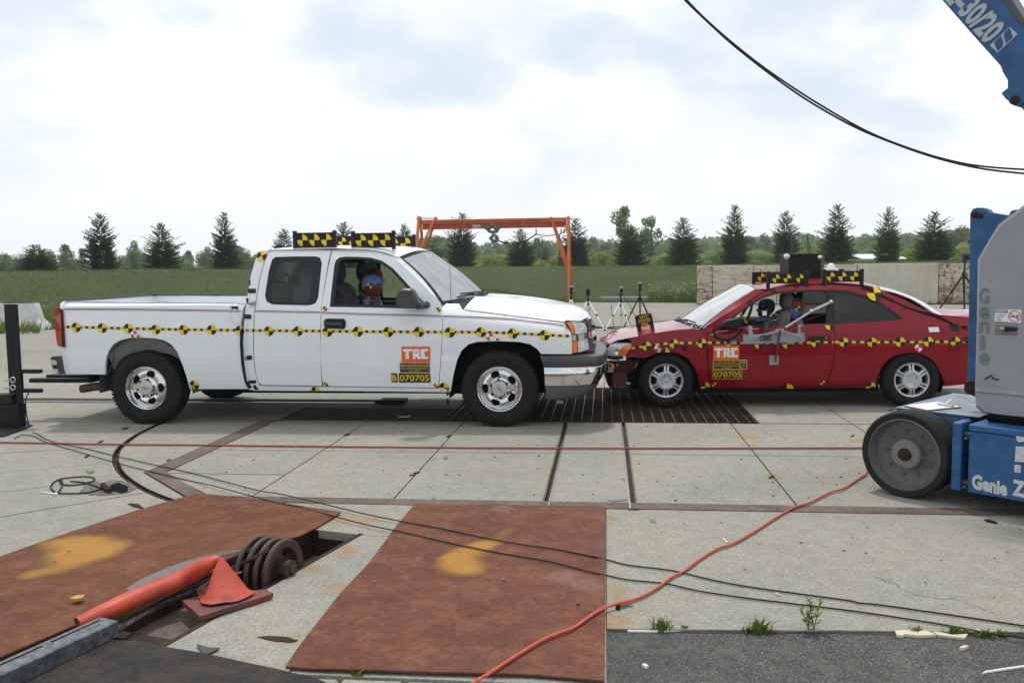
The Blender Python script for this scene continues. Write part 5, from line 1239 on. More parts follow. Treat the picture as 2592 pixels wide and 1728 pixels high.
# exposed front structure
def cside(name, pts, y0, y1, m, zz=zf): mb = MB(); mb.prism([(lambda q: (q.x, q.z))(CF.at(*zz(*p), y0)) for p in pts], y0, y1); return part(name, mb, M[m] if isinstance(m, str) else m, car, ang=30)
M['primer'] = mat('yellowed_primer', (.40, .35, .18), .6, var=.3, vscale=25); M['inred'] = mat('unpainted_inner_red', (.09, .012, .014), .7, var=.5, vscale=18)
cside('lamp_support', [(678, 622), (930, 640), (925, 668), (860, 690), (720, 672), (682, 645)], .10, 2*CC-.10, 'black')
cside('lamp_bracket', [(705, 722), (745, 716), (795, 738), (790, 768), (820, 772), (800, 800), (790, 850), (715, 848), (702, 790)], .16, .19, 'primer')
cside('lamp_bracket', [(1090, 740), (1130, 715), (1132, 745), (1105, 790), (1085, 785)], .16, .19, 'primer')
mb = MB(); q = CF.at(*zf(752, 764), .155); mb.lathe([(.012, .0), (.0005, -.001)], 12, Matrix.Translation(q)); part('bracket_hole', mb, M['dark'], car)
cside('inner_fender', [(790, 845), (960, 850), (962, 940), (955, 1000), (860, 1035), (800, 1010), (780, 930)], .14, .18, 'inred')
cside('inner_fender', [(720, 700), (1090, 690), (1150, 660), (1140, 760), (1060, 830), (960, 852), (800, 842), (800, 740)], .20, .24, 'inred')
cside('front_frame', [(715, 850), (800, 850), (800, 1030), (900, 1060), (1090, 1095), (1100, 1110), (900, 1105), (800, 1085), (740, 1040), (712, 990)], .20, 2*CC-.20, 'dark')
cside('bumper_beam', [(690, 690), (720, 690), (730, 830), (690, 826), (672, 780)], .14, 2*CC-.14, 'black')
cside('skid_tray', [(740, 1030), (1000, 1080), (1110, 1085), (1110, 1110), (860, 1100), (760, 1070)], .12, 2*CC-.12, 'black')
cside('clip', [(968, 985), (1026, 985), (1024, 1003), (970, 1000)], .10, .13, 'swhite')
cside('clip', [(838, 744), (868, 744), (868, 760), (836, 762)], .10, .13, 'primer')
cside('nose_panel', [(655, 545), (680, 500), (720, 480), (840, 430), (960, 470), (760, 560), (700, 600), (662, 580)], .25, 2*CC-.25, 'inred')
wr = MB(); wr.tube(smooth([CF.at(*zf(*p), -.03) for p in ((690, 700), (800, 685), (940, 660), (1100, 610), (1300, 560), (1500, 545), (1710, 535))], 4), .004, 4); wr.tube(smooth([CF.at(*zf(*p), .0) for p in ((1745, 520), (1860, 470), (1930, 380), (2000, 290), (2050, 220))], 4), .004, 4); part('lead_wire', wr, M['greyplastic'], car)
cside('connector', [(1710, 495), (1770, 488), (1768, 545), (1715, 550)], -.035, -.02, 'black'); cside('tape_patch', [(1235, 548), (1290, 528), (1312, 590), (1265, 606)], -.020, -.014, 'sblack')
# mirror, wipers, cowl
mq = [CF.at(*zq(*p), -.06) for p in ((-90, 560), (-60, 500), (0, 470), (120, 448), (180, 452), (200, 500), (190, 560), (120, 590), (0, 600), (-80, 590))]
mp_ = [(q.x, q.z) for q in smooth(mq + [mq[0]], 2)[:-1]]; c = (sum(p[0] for p in mp_)/len(mp_), sum(p[1] for p in mp_)/len(mp_)); mm = MB(); n_ = len(mp_)
rings = [(.75, -.14), (.94, -.13), (1, -.09), (.96, -.03), (.8, .02), (.5, .05)]
mm.add([(lerp(c[0], p[0], k), y, lerp(c[1], p[1], k)) for k, y in rings for p in mp_], [(i*n_+j, i*n_+(j+1) % n_, (i+1)*n_+(j+1) % n_, (i+1)*n_+j) for i in range(len(rings)-1) for j in range(n_)]); mm.add([(lerp(c[0], p[0], .75), -.14, lerp(c[1], p[1], .75)) for p in mp_], [tuple(range(n_))])
both('mirror', mm, M['black'], car, CC, ang=60)
cw = MB(); cw.grid(lambda u, v: (lerp(lerp(.30, .40, abs(2*v-1)**2), ctr[-1][0]-.05, u), lerp(.10, 2*CC-.10, v), lerp(.86, .845, u)), 2, 10); part('cowl', cw, M['black'], car)
wp = MB(); B = lambda u, v: Vector(wsC(u, v)) + Vector((-.02, 0, .02))
for v0, v1 in ((.10, .48), (.42, .85)): wp.tube([B(.02, v1), B(.07, lerp(v0, v1, .5)), B(.05, v0)], .009, 5); wp.tube([B(.0, v1-.08), B(.05, lerp(v0, v1, .35))], .008, 5)
part('wiper', wp, M['black'], car)
# inside
SXc = CF.at(*zq(760, 480), .50)
seat(car, SXc.x-.34, .45, .46, -1, 'beige', tall=.56); seat(car, SXc.x-.10, 1.22, .46, -1, 'beige', tall=.52)
rs2 = MB(); rs2.bevbox((1.95, .15, .35), (2.35, 2*CC-.15, .82), .05); rs2.ball((2.16, .5, .88), (.09, .15, .12)); rs2.ball((2.16, 1.2, .88), (.09, .15, .12)); part('rear_seat', rs2, M['beige'], car)
ds = MB(); ds.bevbox((.34, .12, .55), (.72, 2*CC-.12, .845), .05); part('dashboard', ds, M['seat'], car)
fl = MB(); fl.box((.4, .06, .30), (2.3, 2*CC-.06, .34)); fl.box((.9, .045, .3), (1.75, .06, .84)); fl.box((.6, 2*CC-.06, .3), (1.75, 2*CC-.045, .85)); part('floor_pan', fl, M['seat'], car)
hl2 = MB(); hl2.grid(lambda u, v: (lambda p: (p[0], lerp(CC, p[1], .95), p[2]-.035))(roofC(u, v)), 8, 8); part('headliner', hl2, M['beige'], car)
swp = CF.at(*zq(230, 460), .45); sw = MB(); sw.lathe([(.18+.016*math.cos(a), .016*math.sin(a)) for a in [2*PI*i/8 for i in range(8)]], 28, Matrix.Translation((swp.x+.0, .45, swp.z)) @ Matrix.Rotation(R_(-65), 4, 'Y') @ Matrix.Rotation(PI/2, 4, 'X'), closed=True); sw.tube([(swp.x, .45, swp.z), (swp.x-.25, .45, swp.z-.12)], .03, 8); wh_ = part('steering_wheel', sw, M['trim'], car)
for k in range(7):
    mb = MB(); q = CF.at(*zq(195 + 11*k, 410 + 17*k), .26); mb.box((q.x-.012, .25, q.z-.01), (q.x+.012, .27, q.z+.014)); mb.build('wheel_tape', M['yellow'], wh_)
# stripe, targets, placards
pts = C3((345, 768), (458, 751), (600, 733), (760, 728), (905, 726)); tape(car, pts, .024, ysC, .088, 0, duty=.5)
pts = C3((915, 726), (1200, 728), (1500, 728), (1850, 722)); tape(car, pts, .024, ysC, .088, 0, duty=.5)
pts = C3((1862, 722), (2150, 722)) + C4((438, 648), (640, 647), (800, 646), (960, 645)); tape(car, pts, .024, ysC, .088, 0, duty=.5)
for z_, x, y, r in [(z3, x, y, 34) for x, y in ((458, 750), (663, 733), (872, 730), (1085, 737), (1295, 735), (1505, 735), (1717, 723), (1927, 723), (2137, 722))] + [(z4, x, y, 26) for x, y in ((438, 648), (591, 647), (741, 645), (886, 645))] + [(z3, 954, 659, 16), (z3, 898, 1053, 32), (z3, 964, 1035, 17), (z3, 1770, 1024, 17), (z3, 2128, 1053, 33)]:
    if z_ is z4 and x == 438: continue
    c = cpt(z_(x, y)); rr = abs(c[1]-cpt(z_(x, y+r))[1]); part('target_sticker', target_mb(c[0], c[1], rr, ysC, d=.005), YB, car)
def half(c, rr, qs, surf, parent, mats=YB, d=.006):
    mb = MB()
    for q in qs:
        vs = [(c[0], surf(*c)-d, c[1])]
        for i in range(7): a = PI/2*q + PI/2*i/6; u, v = c[0]+rr*math.cos(a), c[1]+rr*math.sin(a); vs.append((u, surf(u, v)-d, v))
        mb.add(vs, [(0, i, i+1) for i in range(1, 7)], q % 2)
    part('target_sticker', mb, mats, parent)
half(cpt(z3(1500, 1080)), .078, (0, 1), ysC, car); half(cpt(z3(600, 797)), .05, (0, 1), ysC, car); half(cpt(z3(1822, 596)), .05, (2, 3), ysC, car); half(cpt(zr(1545, 592)), .085, (2, 3), ysC, car, d=.012); half(cpt(zr(1540, 590)), .07, (0,), ysC, car, d=.02)
for z_, x, y, r in ((z3, 543, 771, 27), (z4, 687, 679, 20)):
    c = cpt(z_(x, y)); rr = abs(c[1]-cpt(z_(x, y+r))[1]); part('target_sticker', target_mb(c[0], c[1], rr, ysC, d=.007, mats=(1, 0)), RW, car)['label'] = 'red and white target sticker above the wheel arch'
zk = zoomer(1780, 870, 13.067)
def K5(*pts): return [cpt(zk(*p)) for p in pts]
q = K5((320, 55), (1185, 48), (1190, 525), (328, 540)); og = placard(car, q, M['orange'], 0, offs(ysC, .009)); c = mid(q)
TRC(og, c[0]-.002, c[1]+.002, (q[1][0]-q[0][0])*.885, (q[0][1]-q[3][1])*.66, ysC, .012, M['swhite'])
q = K5((315, 540), (1215, 535), (1215, 848), (315, 848)); placard(car, q, M['sign_yel'], 0, offs(ysC, .0055), 'placard_backing')
for y0, y1, txt, k in ((562, 632, '2001 Honda Civic', .68), (655, 730, '40% Offset Frontal VTV', .96), (752, 822, '48.0 MPH', .38)):
    q = K5((343, y0), (1192, y0), (1192, y1), (343, y1)); o = placard(car, q, M['sign_blk'], 0, offs(ysC, .009)); c = mid(q); text_part('lettering', txt, M['sign_dim'], o, onsurf(c[0], c[1], ysC, .012), (q[1][0]-q[0][0])*k, (q[0][1]-q[3][1])*.66, .02)
q = K5((1238, 525), (1445, 525), (1445, 838), (1238, 838)); placard(car, q, M['tan'], 0, offs(ysC, .0055), 'placard_backing'); q = K5((1256, 550), (1424, 550), (1424, 815), (1256, 815)); o = placard(car, q, M['sign_blk'], 0, offs(ysC, .009)); c = mid(q); text_part('lettering', 'T', M['sign_yel'], o, onsurf(c[0], c[1], ysC, .012), .048, .065, .0)
q = K5((312, 860), (1290, 860), (1285, 1165), (312, 1165)); placard(car, q, M['sign_yel'], 0, offs(ysC, .0055), 'placard_backing'); q = K5((330, 880), (1270, 880), (1266, 1140), (328, 1145)); o = placard(car, q, M['sign_blk'], 0, offs(ysC, .009)); c = mid(q); text_part('lettering', '070705', M['sign_yel'], o, onsurf(c[0], c[1], ysC, .012), (q[1][0]-q[0][0])*.97, .063, .02)
for pl_ in ([(690, 575), (728, 560), (735, 590), (705, 600)], [(485, 665), (525, 650), (538, 668), (500, 690)], [(880, 538), (918, 536), (918, 545), (884, 546)], [(1680, 630), (1712, 642), (1690, 660), (1668, 650)], [(1790, 690), (1825, 705), (1806, 728), (1782, 716)], [(1440, 545), (1478, 560), (1470, 572), (1440, 560)]):
    part('tape_patch', panel_mb(CR_(*pl_), offC(-.006), step=.1, thick=.003), M['sblack'], car)
part('tape_patch', panel_mb(C4((855, 552), (905, 548), (905, 590), (858, 580)), offC(-.006), step=.1, thick=.003), M['sblack'], car)
mb = MB(); 
for pts in (((1435, 530), (1540, 585), (1700, 660), (1850, 720), (2000, 760), (2090, 790), (2180, 840), (2230, 870)), ((1445, 528), (1560, 582), (1720, 668), (1870, 730), (2040, 785), (2150, 830), (2235, 868)), ((1420, 526), (1500, 540), (1540, 552), (1500, 560), (1440, 545))):
    mb.tube(smooth([(lambda c: Vector((c[0], ysC(*c)-.008, c[1])))(cpt(zr(*p))) for p in pts], 4), .0065, 6)
part('cable_run', mb, M['rubber'], car); c = cpt(z4(932, 573)); mb = MB(); mb.lathe([(.032, -.006), (.024, -.008), (.024, .0), (.0005, .0)], 16, Matrix.Translation((c[0], ysC(*c), c[1]))); part('cable_grommet', mb, M['rubber'], car)
mb = MB(); mb.tube([(lambda c: Vector((c[0], ysC(*c)-.02, c[1])))(cpt(z4(*p))) for p in ((955, 618), (850, 688))], .012, 6); part('hanging_strap', mb, M['inred'], car)
mb = MB(); mb.tube(smooth([(lambda c: Vector((c[0], ysC(*c)-.012, c[1])))(cpt(zr(*p))) for p in ((520, 650), (640, 575), (800, 532), (1000, 520), (1200, 514), (1430, 532))], 4), .006, 5); part('roof_cable', mb, M['rubber'], car)
# roof boards
gC = 'target boards on the coupe roof'
target_board(zr(668, 430), zr(985, 512), .26, 'black board with three yellow targets at the front near edge of the red coupe roof', gC, (.2, .49, .82), ff=CF, up=.05)
target_board(zr(1130, 412), zr(1440, 500), .26, 'black board with three yellow targets at the rear near edge of the red coupe roof', gC, (.17, .48, .79), ff=CF, up=.04)
target_board(zr(548, 420), zr(850, 500), 1.30, 'black target board on the far coupe roof edge, mostly hidden by the front near board', gC, (.2, .48, .76), ff=CF, taller=(False, False), up=.05)
target_board(zr(985, 398), zr(1280, 488), 1.30, 'black target board on the far roof edge of the coupe, between the two near boards', gC, (.18, .5, .82), ff=CF, taller=(False, False), up=.05)
bx = thing('equipment_box', 'large black box with wire handles standing on the red coupe roof', 'equipment box', (0, 0, 0))
a = CF.at(*zr(838, 268), .72); b = CF.at(*zr(1104, 440), .72); mw = Matrix.Translation(CO) @ Matrix.Rotation(CYAW, 4, 'Z'); bx.matrix_world = mw
mb = MB(); mb.bevbox((a.x, .72, 1.345), (b.x, 1.15, a.z), .006); part('case', mb, M['black'], bx); mb = MB(); mb.box((b.x-.002, .722, 1.35), (b.x+.035, 1.148, a.z-.004)); part('side_plate', mb, M['greyplastic'], bx)
q1 = CF.at(*zr(858, 270), .85); q2 = CF.at(*zr(858, 118), .85); q3 = CF.at(*zr(990, 118), .95); q4 = CF.at(*zr(1018, 250), .95)
for pts in ((q1, q2), (q2, q3), (q3, q4), (q3 + Vector((-.0, 0, .01)), q3 + Vector((.02, .0, -.27))), (q1 + Vector((.02, 0, 0)), q2 + Vector((.02, .0, 0)))):
    mb = MB(); mb.tube(pts, .006, 5); mb.build('wire_frame', M['greyplastic'], bx)
for p, r_ in (((822, 290), .032), ((1097, 296), .02)):
    mb = MB(); q = CF.at(*zr(*p), .70); rr = random.Random(3); mb.ball(q, (r_, .03, r_*.9), 10, 7); mb.v = [(x + rr.uniform(-.008, .008), y, z + rr.uniform(-.008, .008)) for x, y, z in mb.v]; mb.build('paper_tag', M['swhite'], bx)
dn = thing('sensor_dome', 'small white dome sensor on the coupe roof behind the rear board', 'sensor', CO, CYAW); q = CF.at(*zr(1187, 405), .55); mb = MB(); mb.lathe([(.085, 0), (.08, -.02), (.045, -.025), (.04, -.055), (.02, -.075), (.0005, -.08)], 18, Matrix.Translation((q.x, .55, q.z-.0)) @ Matrix.Rotation(-PI/2, 4, 'X')); part('dome', mb, M['swhite'], dn); mb = MB(); mb.box((q.x-.05, .5, 1.335), (q.x+.05, .6, q.z+.004)); part('mount', mb, M['trim'], dn)
# sign standing on the hood
sg = thing('hood_sign', 'black rounded sign reading VRTC 070705 PRE standing on the red hood', 'sign', CO, CYAW)
YS = .42
def sgp(x, y, dy=0.): q = CF.at(*zt(x, y), YS); return (q.x, q.z)
o_ = [sgp(*p) for p in ((1672, 1045), (1680, 1025), (1800, 990), (1950, 978), (1975, 985), (2000, 1080), (2032, 1260), (2034, 1285), (1985, 1308), (1850, 1335), (1740, 1342), (1722, 1320), (1695, 1180))]
mb = MB(); mb.prism(o_, YS, YS+.05); part('panel', mb, M['sblack'], sg, ang=30)
mb = MB(); q = sgp(1840, 1345); mb.box((q[0]-.05, YS-.01, q[1]-.035), (q[0]+.07, YS+.12, q[1]+.01)); part('foot', mb, M['trim'], sg)
for y, t_, w__, h_ in ((1040, 'VRTC', .130, .046), (1110, '070705', .163, .046), (1178, 'PRE', .096, .044)):
    p = sgp({1040: 1832, 1110: 1845, 1178: 1856}[y], y); text_part('lettering', t_, M['sign_yel'], sg, (lambda p: lambda u, v: (p[0]+u, YS-.004, p[1]+v+.17*u))(p), w__*.8, h_*.82, .02)
q = [sgp(*p) for p in ((1772, 1222), (1955, 1186), (1976, 1284), (1790, 1318))]; o = part('logo_plate', (lambda m: m.prism(q, YS-.006, YS-.001))(MB()), M['orange'], sg)
c = mid(q); wv = Vector((q[1][0]-q[0][0], q[1][1]-q[0][1])); hv = Vector((q[3][0]-q[0][0], q[3][1]-q[0][1]))
TRC(o, 0, 0, 1, 1, lambda x, z: YS-.006, .004, M['swhite'], conv=lambda u, v: (q[0][0] + wv.x*(.08+.84*u) + hv.x*(.18+.64*v), q[0][1] + wv.y*(.08+.84*u) + hv.y*(.18+.64*v)))
# camera bracket bolted to the door
cbk = thing('camera_bracket', 'aluminium bracket with camera arms bolted to the driver door of the red coupe', 'bracket', CO, CYAW)
def cp(x, y, yy=-.06): return CF.at(*zq(x, y), yy)
def cprism(name, pts, y0, y1, m, parent=cbk): mb = MB(); mb.prism([(lambda q: (q.x, q.z))(cp(*p, y0)) for p in pts], y0, y1); return part(name, mb, M[m], parent, ang=30)
cprism('mount_plate', [(215, 680), (640, 672), (1052, 655), (1060, 778), (640, 790), (222, 802)], -.055, -.03, 'alu')
mb = MB(); mb.tube([cp(300, 722, -.075), cp(660, 640, -.085)], .017, 4); part('arm', mb, M['alu'], cbk); mb = MB(); mb.tube([cp(760, 630, -.085), cp(1040, 715, -.075)], .017, 4); part('arm', mb, M['alu'], cbk)
cprism('arm_joint', [(650, 600), (775, 598), (778, 655), (735, 660), (735, 625), (700, 625), (700, 660), (655, 655)], -.11, -.06, 'alu')
for pts in ([(285, 565), (340, 560), (352, 680), (295, 690)], [(960, 545), (1025, 535), (1030, 555), (995, 565), (1008, 680), (960, 690)]): cprism('post', pts, -.085, -.05, 'alu')
cprism('clamp_block', [(455, 688), (612, 680), (612, 758), (455, 762)], -.10, -.055, 'charcoal')
for x, y in ((468, 728), (596, 725), (232, 692), (232, 785), (1038, 675), (1045, 765), (335, 780), (945, 765), (265, 740), (965, 735)):
    mb = MB(); q = cp(x, y, -.10 if 440 < x < 620 else -.056); mb.lathe([(.011, .004), (.010, -.008), (.0005, -.008)], 8, Matrix.Translation(q)); mb.build('bolt', M['steelgrey'], cbk)
mb = MB(); mb.tube([cp(715, 650, -.10), cp(655, 1045, -.045)], .022, 4, flat=.5); part('down_strut', mb, M['charcoal'], cbk)
cprism('foot_plate', [(572, 958), (700, 955), (700, 1085), (572, 1085)], -.036, -.026, 'alu')
mb = MB(); mb.tube([cp(790, 585, -.09), cp(1140, 365, -.02)], .014, 8); mb.tube([cp(1140, 365, -.02), cp(1405, 240, .10)], .018, 8); mb.ball(cp(1140, 365, -.02), .024, 8, 6); mb.ball(cp(1410, 240, .10), .026, 8, 6); part('brace_rod', mb, M['steelgrey'], cbk)
mb = MB(); mb.tube([cp(525, 640, -.06), cp(525, 500, -.06)], .03, 4); part('camera_post', mb, M['charcoal'], cbk)
cprism('camera', [(475, 360), (570, 355), (575, 450), (475, 455)], -.10, .02, 'black'); cprism('camera_label', [(480, 362), (535, 358), (538, 418), (483, 422)], -.103, -.1005, 'swhite'); cprism('camera_tray', [(450, 450), (600, 445), (600, 478), (450, 482)], -.10, .05, 'charcoal')
M['teal'] = mat('teal_wire', (.03, .16, .19), .5)
mb = MB(); mb.tube(smooth([cp(*p, -.05) for p in ((410, 487), (520, 484), (640, 488), (690, 450), (670, 405), (610, 398), (580, 420))], 4), .006, 5); mb.build('lead', M['teal'], cbk)
mb = MB(); mb.tube(smooth([cp(*p, -.02) for p in ((600, 440), (650, 410), (690, 430), (680, 470), (620, 482))], 4), .008, 5); mb.build('lead', M['rubber'], cbk)
mb = MB(); mb.tube(smooth([cp(*p, -.055) for p in ((200, 590), (190, 640), (120, 700), (40, 745), (-90, 735), (-170, 680), (-175, 620), (-140, 575), (-80, 545))], 4), .010, 6); mb.build('lead', M['rubber'], cbk)
cprism('sensor_clip', [(45, 735), (95, 725), (112, 770), (70, 788), (45, 770)], -.05, -.03, 'teal')
mb = MB(); mb.tube([cp(250, 470, .35), cp(455, 455, .0)], .016, 6); part('cross_bar', mb, M['steelgrey'], cbk)
# ================================================================== the boom lift
LO = G(2290, 1259.5); LYAW = R_(-43)
LF = Frame((LO.x, LO.y, 0), LYAW)
M['liftblue'] = mat('lift_blue_paint', (.014, .085, .23), .45, var=.25, vscale=7, bump=.1, bscale=60)
M['cover'] = mat('grey_moulded_cover', (.28, .285, .31), .5, var=.06, vscale=6)
M['liftrim'] = mat('grey_wheel_paint', (.10, .107, .112), .6, col2=(.13, .128, .122), vscale=5)
M['decal'] = mat('worn_white_decal', (.52, .54, .56), .6, var=.15, vscale=40)
M['decal2'] = mat('pale_blue_decal', (.40, .45, .50), .5)
lift = thing('boom_lift', 'blue boom lift with grey cover and solid tyres at the edge of the picture', 'boom lift', (LO.x, LO.y, 0), LYAW)
def lwheel(x, y, far=False):
    R0 = .287; wh = None
    t = MB(); t.lathe([(R0-.050, .03), (R0-.046, .004), (R0-.012, .0), (R0, .012), (R0+.001, .10), (R0, .20), (R0-.01, .212), (R0-.06, .21)], 48)
    for k in range(9):
        pass
    r = MB(); r.lathe([(R0-.046, .006), (R0-.054, .0), (R0-.056, .03), (R0-.075, .085), (.12, .10), (.10, .10)], 40)
    h = MB(); h.lathe([(.10, .10), (.098, .045), (.090, .035), (.045, .033), (.043, .03), (.040, .012), (.034, .008), (.0005, .008)], 32, mis=[0, 0, 0, 0, 1, 1, 1])
    w_ = r.build('wheel', M['liftrim'], lift, smooth=True, ang=35, loc=(x, y, R0-.003), rot=(0, 0, PI if far else 0))
    t.build('tyre', mat('solid_tyre', (.009, .009, .009), .9, var=.4, vscale=7, bump=.4, bscale=30), w_, smooth=True, ang=45); h.build('hub', [mat('hub_grey', (.19, .19, .2), .6, var=.25, vscale=30), M['rustdark']], w_, smooth=True, ang=35)
    if not far:
        bm_ = MB(); bm_.lathe([(.0065, .002), (.006, -.007), (.0005, -.008)], 7); bme = bm_.mesh('hub_bolt', mat('brassy_bolt', (.30, .25, .17), .5, .5)); nm = MB(); nm.lathe([(.011, .0), (.011, -.016), (.006, -.016), (.006, -.008), (.0005, -.008)], 8); nme = nm.mesh('stud', M['liftrim'])
        for k in range(16): a = 2*PI*k/16; link('hub_bolt', bme, w_, loc=(.083*math.cos(a), .035, .083*math.sin(a)))
        for k in range(9): a = 2*PI*k/9+.3; link('stud', nme, w_, loc=(.150*math.cos(a), .098, .150*math.sin(a)))
    return w_
lwheel(-.02, 0); lwheel(-.02, 1.42, True); lwheel(1.62, 0); lwheel(1.62, 1.42, True)
LB = M['liftblue']
def lbox(name, a, b, m, c=.006): mb = MB(); mb.bevbox(a, b, c); return part(name, mb, m if not isinstance(m, str) else M[m], lift, ang=30)
pan = lbox('side_panel', (.389, .0, .113), (1.30, .30, .500), LB); lbox('panel_cap', (.386, -.003, .503), (1.30, .30, .545), LB)
lbox('end_post', (.288, .0, .112), (.345, .16, .545), LB); lbox('chassis_frame', (.26, .16, .16), (1.35, 1.05, .50), 'dark')
lbox('side_panel', (.389, 1.12, .113), (1.30, 1.42, .545), LB)
lbox('deck', (-.18, .235, .36), (.30, 1.18, .552), LB); dk = lbox('deck_plate', (-.185, .23, .553), (.36, 1.18, .558), mat('worn_deck', (.20, .23, .26), .55, var=.35, vscale=9), .001)
lbox('drive_housing', (-.15, .24, .14), (.28, 1.18, .35), 'dark'); lbox('rear_housing', (1.31, .24, .2), (1.78, 1.18, .55), LB)
for z in (.47, .16): mb = MB(); mb.tube([(.345, .06, z), (.392, .06, z)], .014, 8); mb.tube([(.362, .02, z-.022), (.362, .10, z-.022)], .010, 8); part('hinge', mb, M['liftrim'], lift)
mb = MB(); mb.bevbox((.10, .225, .47), (.23, .2345, .53), .002); part('data_plate', mb, M['greyplastic'], lift)
# turntable cover
CYv = .17
cv = [(lambda q: (q.x, q.z))(LF.at(*z4(*p), CYv)) for p in ((985, 1000), (980, 900), (988, 600), (996, 200), (1060, 90), (1110, 12))]
q_ = LF.at(2592, 508, CYv)
cvo = cv + [(q_.x+.03, q_.z+.01), (1.25, 1.93), (1.30, .60), (.55, .575), (.40, .585)]
mb = MB(); ins_ = lambda k, y: [(lerp(.85, x, k), y, lerp(1.2, z, 1-(1-k)*.7)) for x, z in cvo]
n_ = len(cvo); rg_ = [(.88, CYv-.0), (.955, CYv), (.99, CYv+.02), (1.0, CYv+.07), (1.0, 1.10), (.97, 1.16), (.9, 1.18)]
if area(cvo) > 0: cvo.reverse()
vs_ = []
for k, y in rg_: vs_ += ins_(k, y)
mb.add(vs_, [(i*n_+(j+1) % n_, i*n_+j, (i+1)*n_+j, (i+1)*n_+(j+1) % n_) for i in range(len(rg_)-1) for j in range(n_)] + [tuple(reversed(range(n_))), tuple((len(rg_)-1)*n_+j for j in range(n_))])
mb.f = [tuple(reversed(f)) for f in mb.f]
cov = part('turntable_cover', mb, M['cover'], lift, ang=25)
zc8 = zoomer(2440, 500, 3.408)
def cvp(x, y, yy=CYv): return LF.at(*zc8(x, y), yy)
a = cvp(82, 1480); b = cvp(518, 1540)
mb = MB(); q0 = LF.at(*z4(985, 905), CYv); mb.bevbox((q0.x+.012, CYv-.008, q0.z-.012), (1.26, CYv+.05, q0.z+.012), .006); part('cover_band', mb, M['cover'], lift)
mb = MB(); mb.bevbox((.42, .15, .545), (1.1, 1.0, .60), .02); part('turntable', mb, M['dark'], lift)
for ch, y0, y1 in (('G', 775, 920), ('e', 935, 1055), ('n', 1062, 1175), ('i', 1180, 1320), ('e', 1330, 1445)):
    p0 = cvp(140, y0); p1 = cvp(212 if ch != 'i' else 180, y1); c = ((p0.x+p1.x)/2+.0, (p0.z+p1.z)/2)
    text_part('embossed_lettering', ch, mat('cover_letter', (.165, .168, .188), .5), cov, (lambda c: lambda u, v: (c[0]+u, CYv-.004, c[1]+v))(c), abs(p1.x-p0.x)*1.15, abs(p1.z-p0.z)*.95, .03)
p0 = cvp(272, 962); p1 = cvp(380, 1072); p2 = cvp(386, 966); p3 = cvp(495, 1080)
st1 = part('notice_sticker', (lambda m: m.box((p0.x, CYv-.005, p1.z), (p1.x, CYv, p0.z)))(MB()), M['swhite'], cov); mb = MB(); mb.box((p0.x+.003, CYv-.0065, p0.z-.022), (p1.x-.003, CYv-.0055, p0.z-.003)); mb.build('header', mat('sticker_teal', (.03, .09, .11), .5), cov)
text_part('lettering', 'NOTICE', M['swhite'], cov, lambda u, v: ((p0.x+p1.x)/2+u, CYv-.0075, p0.z-.0125+v), (p1.x-p0.x)*.75, .013, .03)
for k, w_ in enumerate((.8, .7, .45, .5, .4)):
    mb = MB(); z = p0.z-.034-.011*k; mb.box((p0.x+.008, CYv-.0065, z-.0015), (p0.x+.008+(p1.x-p0.x)*w_*.9, CYv-.0055, z+.0015)); mb.build('printed_line', M['greyplastic'], cov)
part('warning_sticker', (lambda m: m.box((p2.x, CYv-.005, p3.z), (p3.x, CYv, p2.z)))(MB()), M['swhite'], cov)
cx, cz = (p2.x+p3.x)/2, (p2.z+p3.z)/2; mb = MB(); n = 24
for i in range(n):
    a, b = 2*PI*i/n, 2*PI*(i+1)/n; mb.add([(cx+r*math.cos(t), CYv-.0065, cz+r*math.sin(t)) for r, t in ((.030, a), (.030, b), (.035, b), (.035, a))], [(0, 1, 2, 3)])
mb.add([(cx-.026, CYv-.0065, cz+.018), (cx-.022, CYv-.0065, cz+.022), (cx+.026, CYv-.0065, cz-.018), (cx+.022, CYv-.0065, cz-.022)], [(0, 1, 2, 3)]); mb.build('prohibition_sign', M['sred'], cov)
mb = MB(); mb.box((cx-.027, CYv-.0062, cz-.006), (cx+.022, CYv-.0052, cz+.001)); mb.box((cx+.008, CYv-.0062, cz+.006), (cx+.024, CYv-.0052, cz+.010)); mb.build('cigarette_symbol', M['sblack'], cov)
p0 = cvp(270, 1095); p1 = cvp(460, 1190); mb = MB(); mb.bevbox((p0.x, CYv-.004, p1.z), (p1.x, CYv+.01, p0.z), .003); part('latch_recess', mb, mat('recess_grey', (.17, .175, .195), .5), cov)
p0 = cvp(325, 1130); p1 = cvp(472, 1130); mb = MB(); mb.tube([(p0.x, CYv-.02, p0.z), (lerp(p0.x, p1.x, .28), CYv-.02, p0.z)], .014, 10); part('latch_plug', mb, M['gold'], cov); mb = MB(); mb.tube([(lerp(p0.x, p1.x, .28), CYv-.02, p0.z), (p1.x, CYv-.02, p1.z)], [.016, .008], 8); part('latch_lever', mb, M['black'], cov)
mb = MB(); mb.tube([cvp(180, 1568, CYv-.002), cvp(235, 1530, CYv-.002), cvp(250, 1560, CYv-.002), cvp(300, 1570, CYv-.002)], .005, 5); mb.build('scuff', M['sblack'], cov)
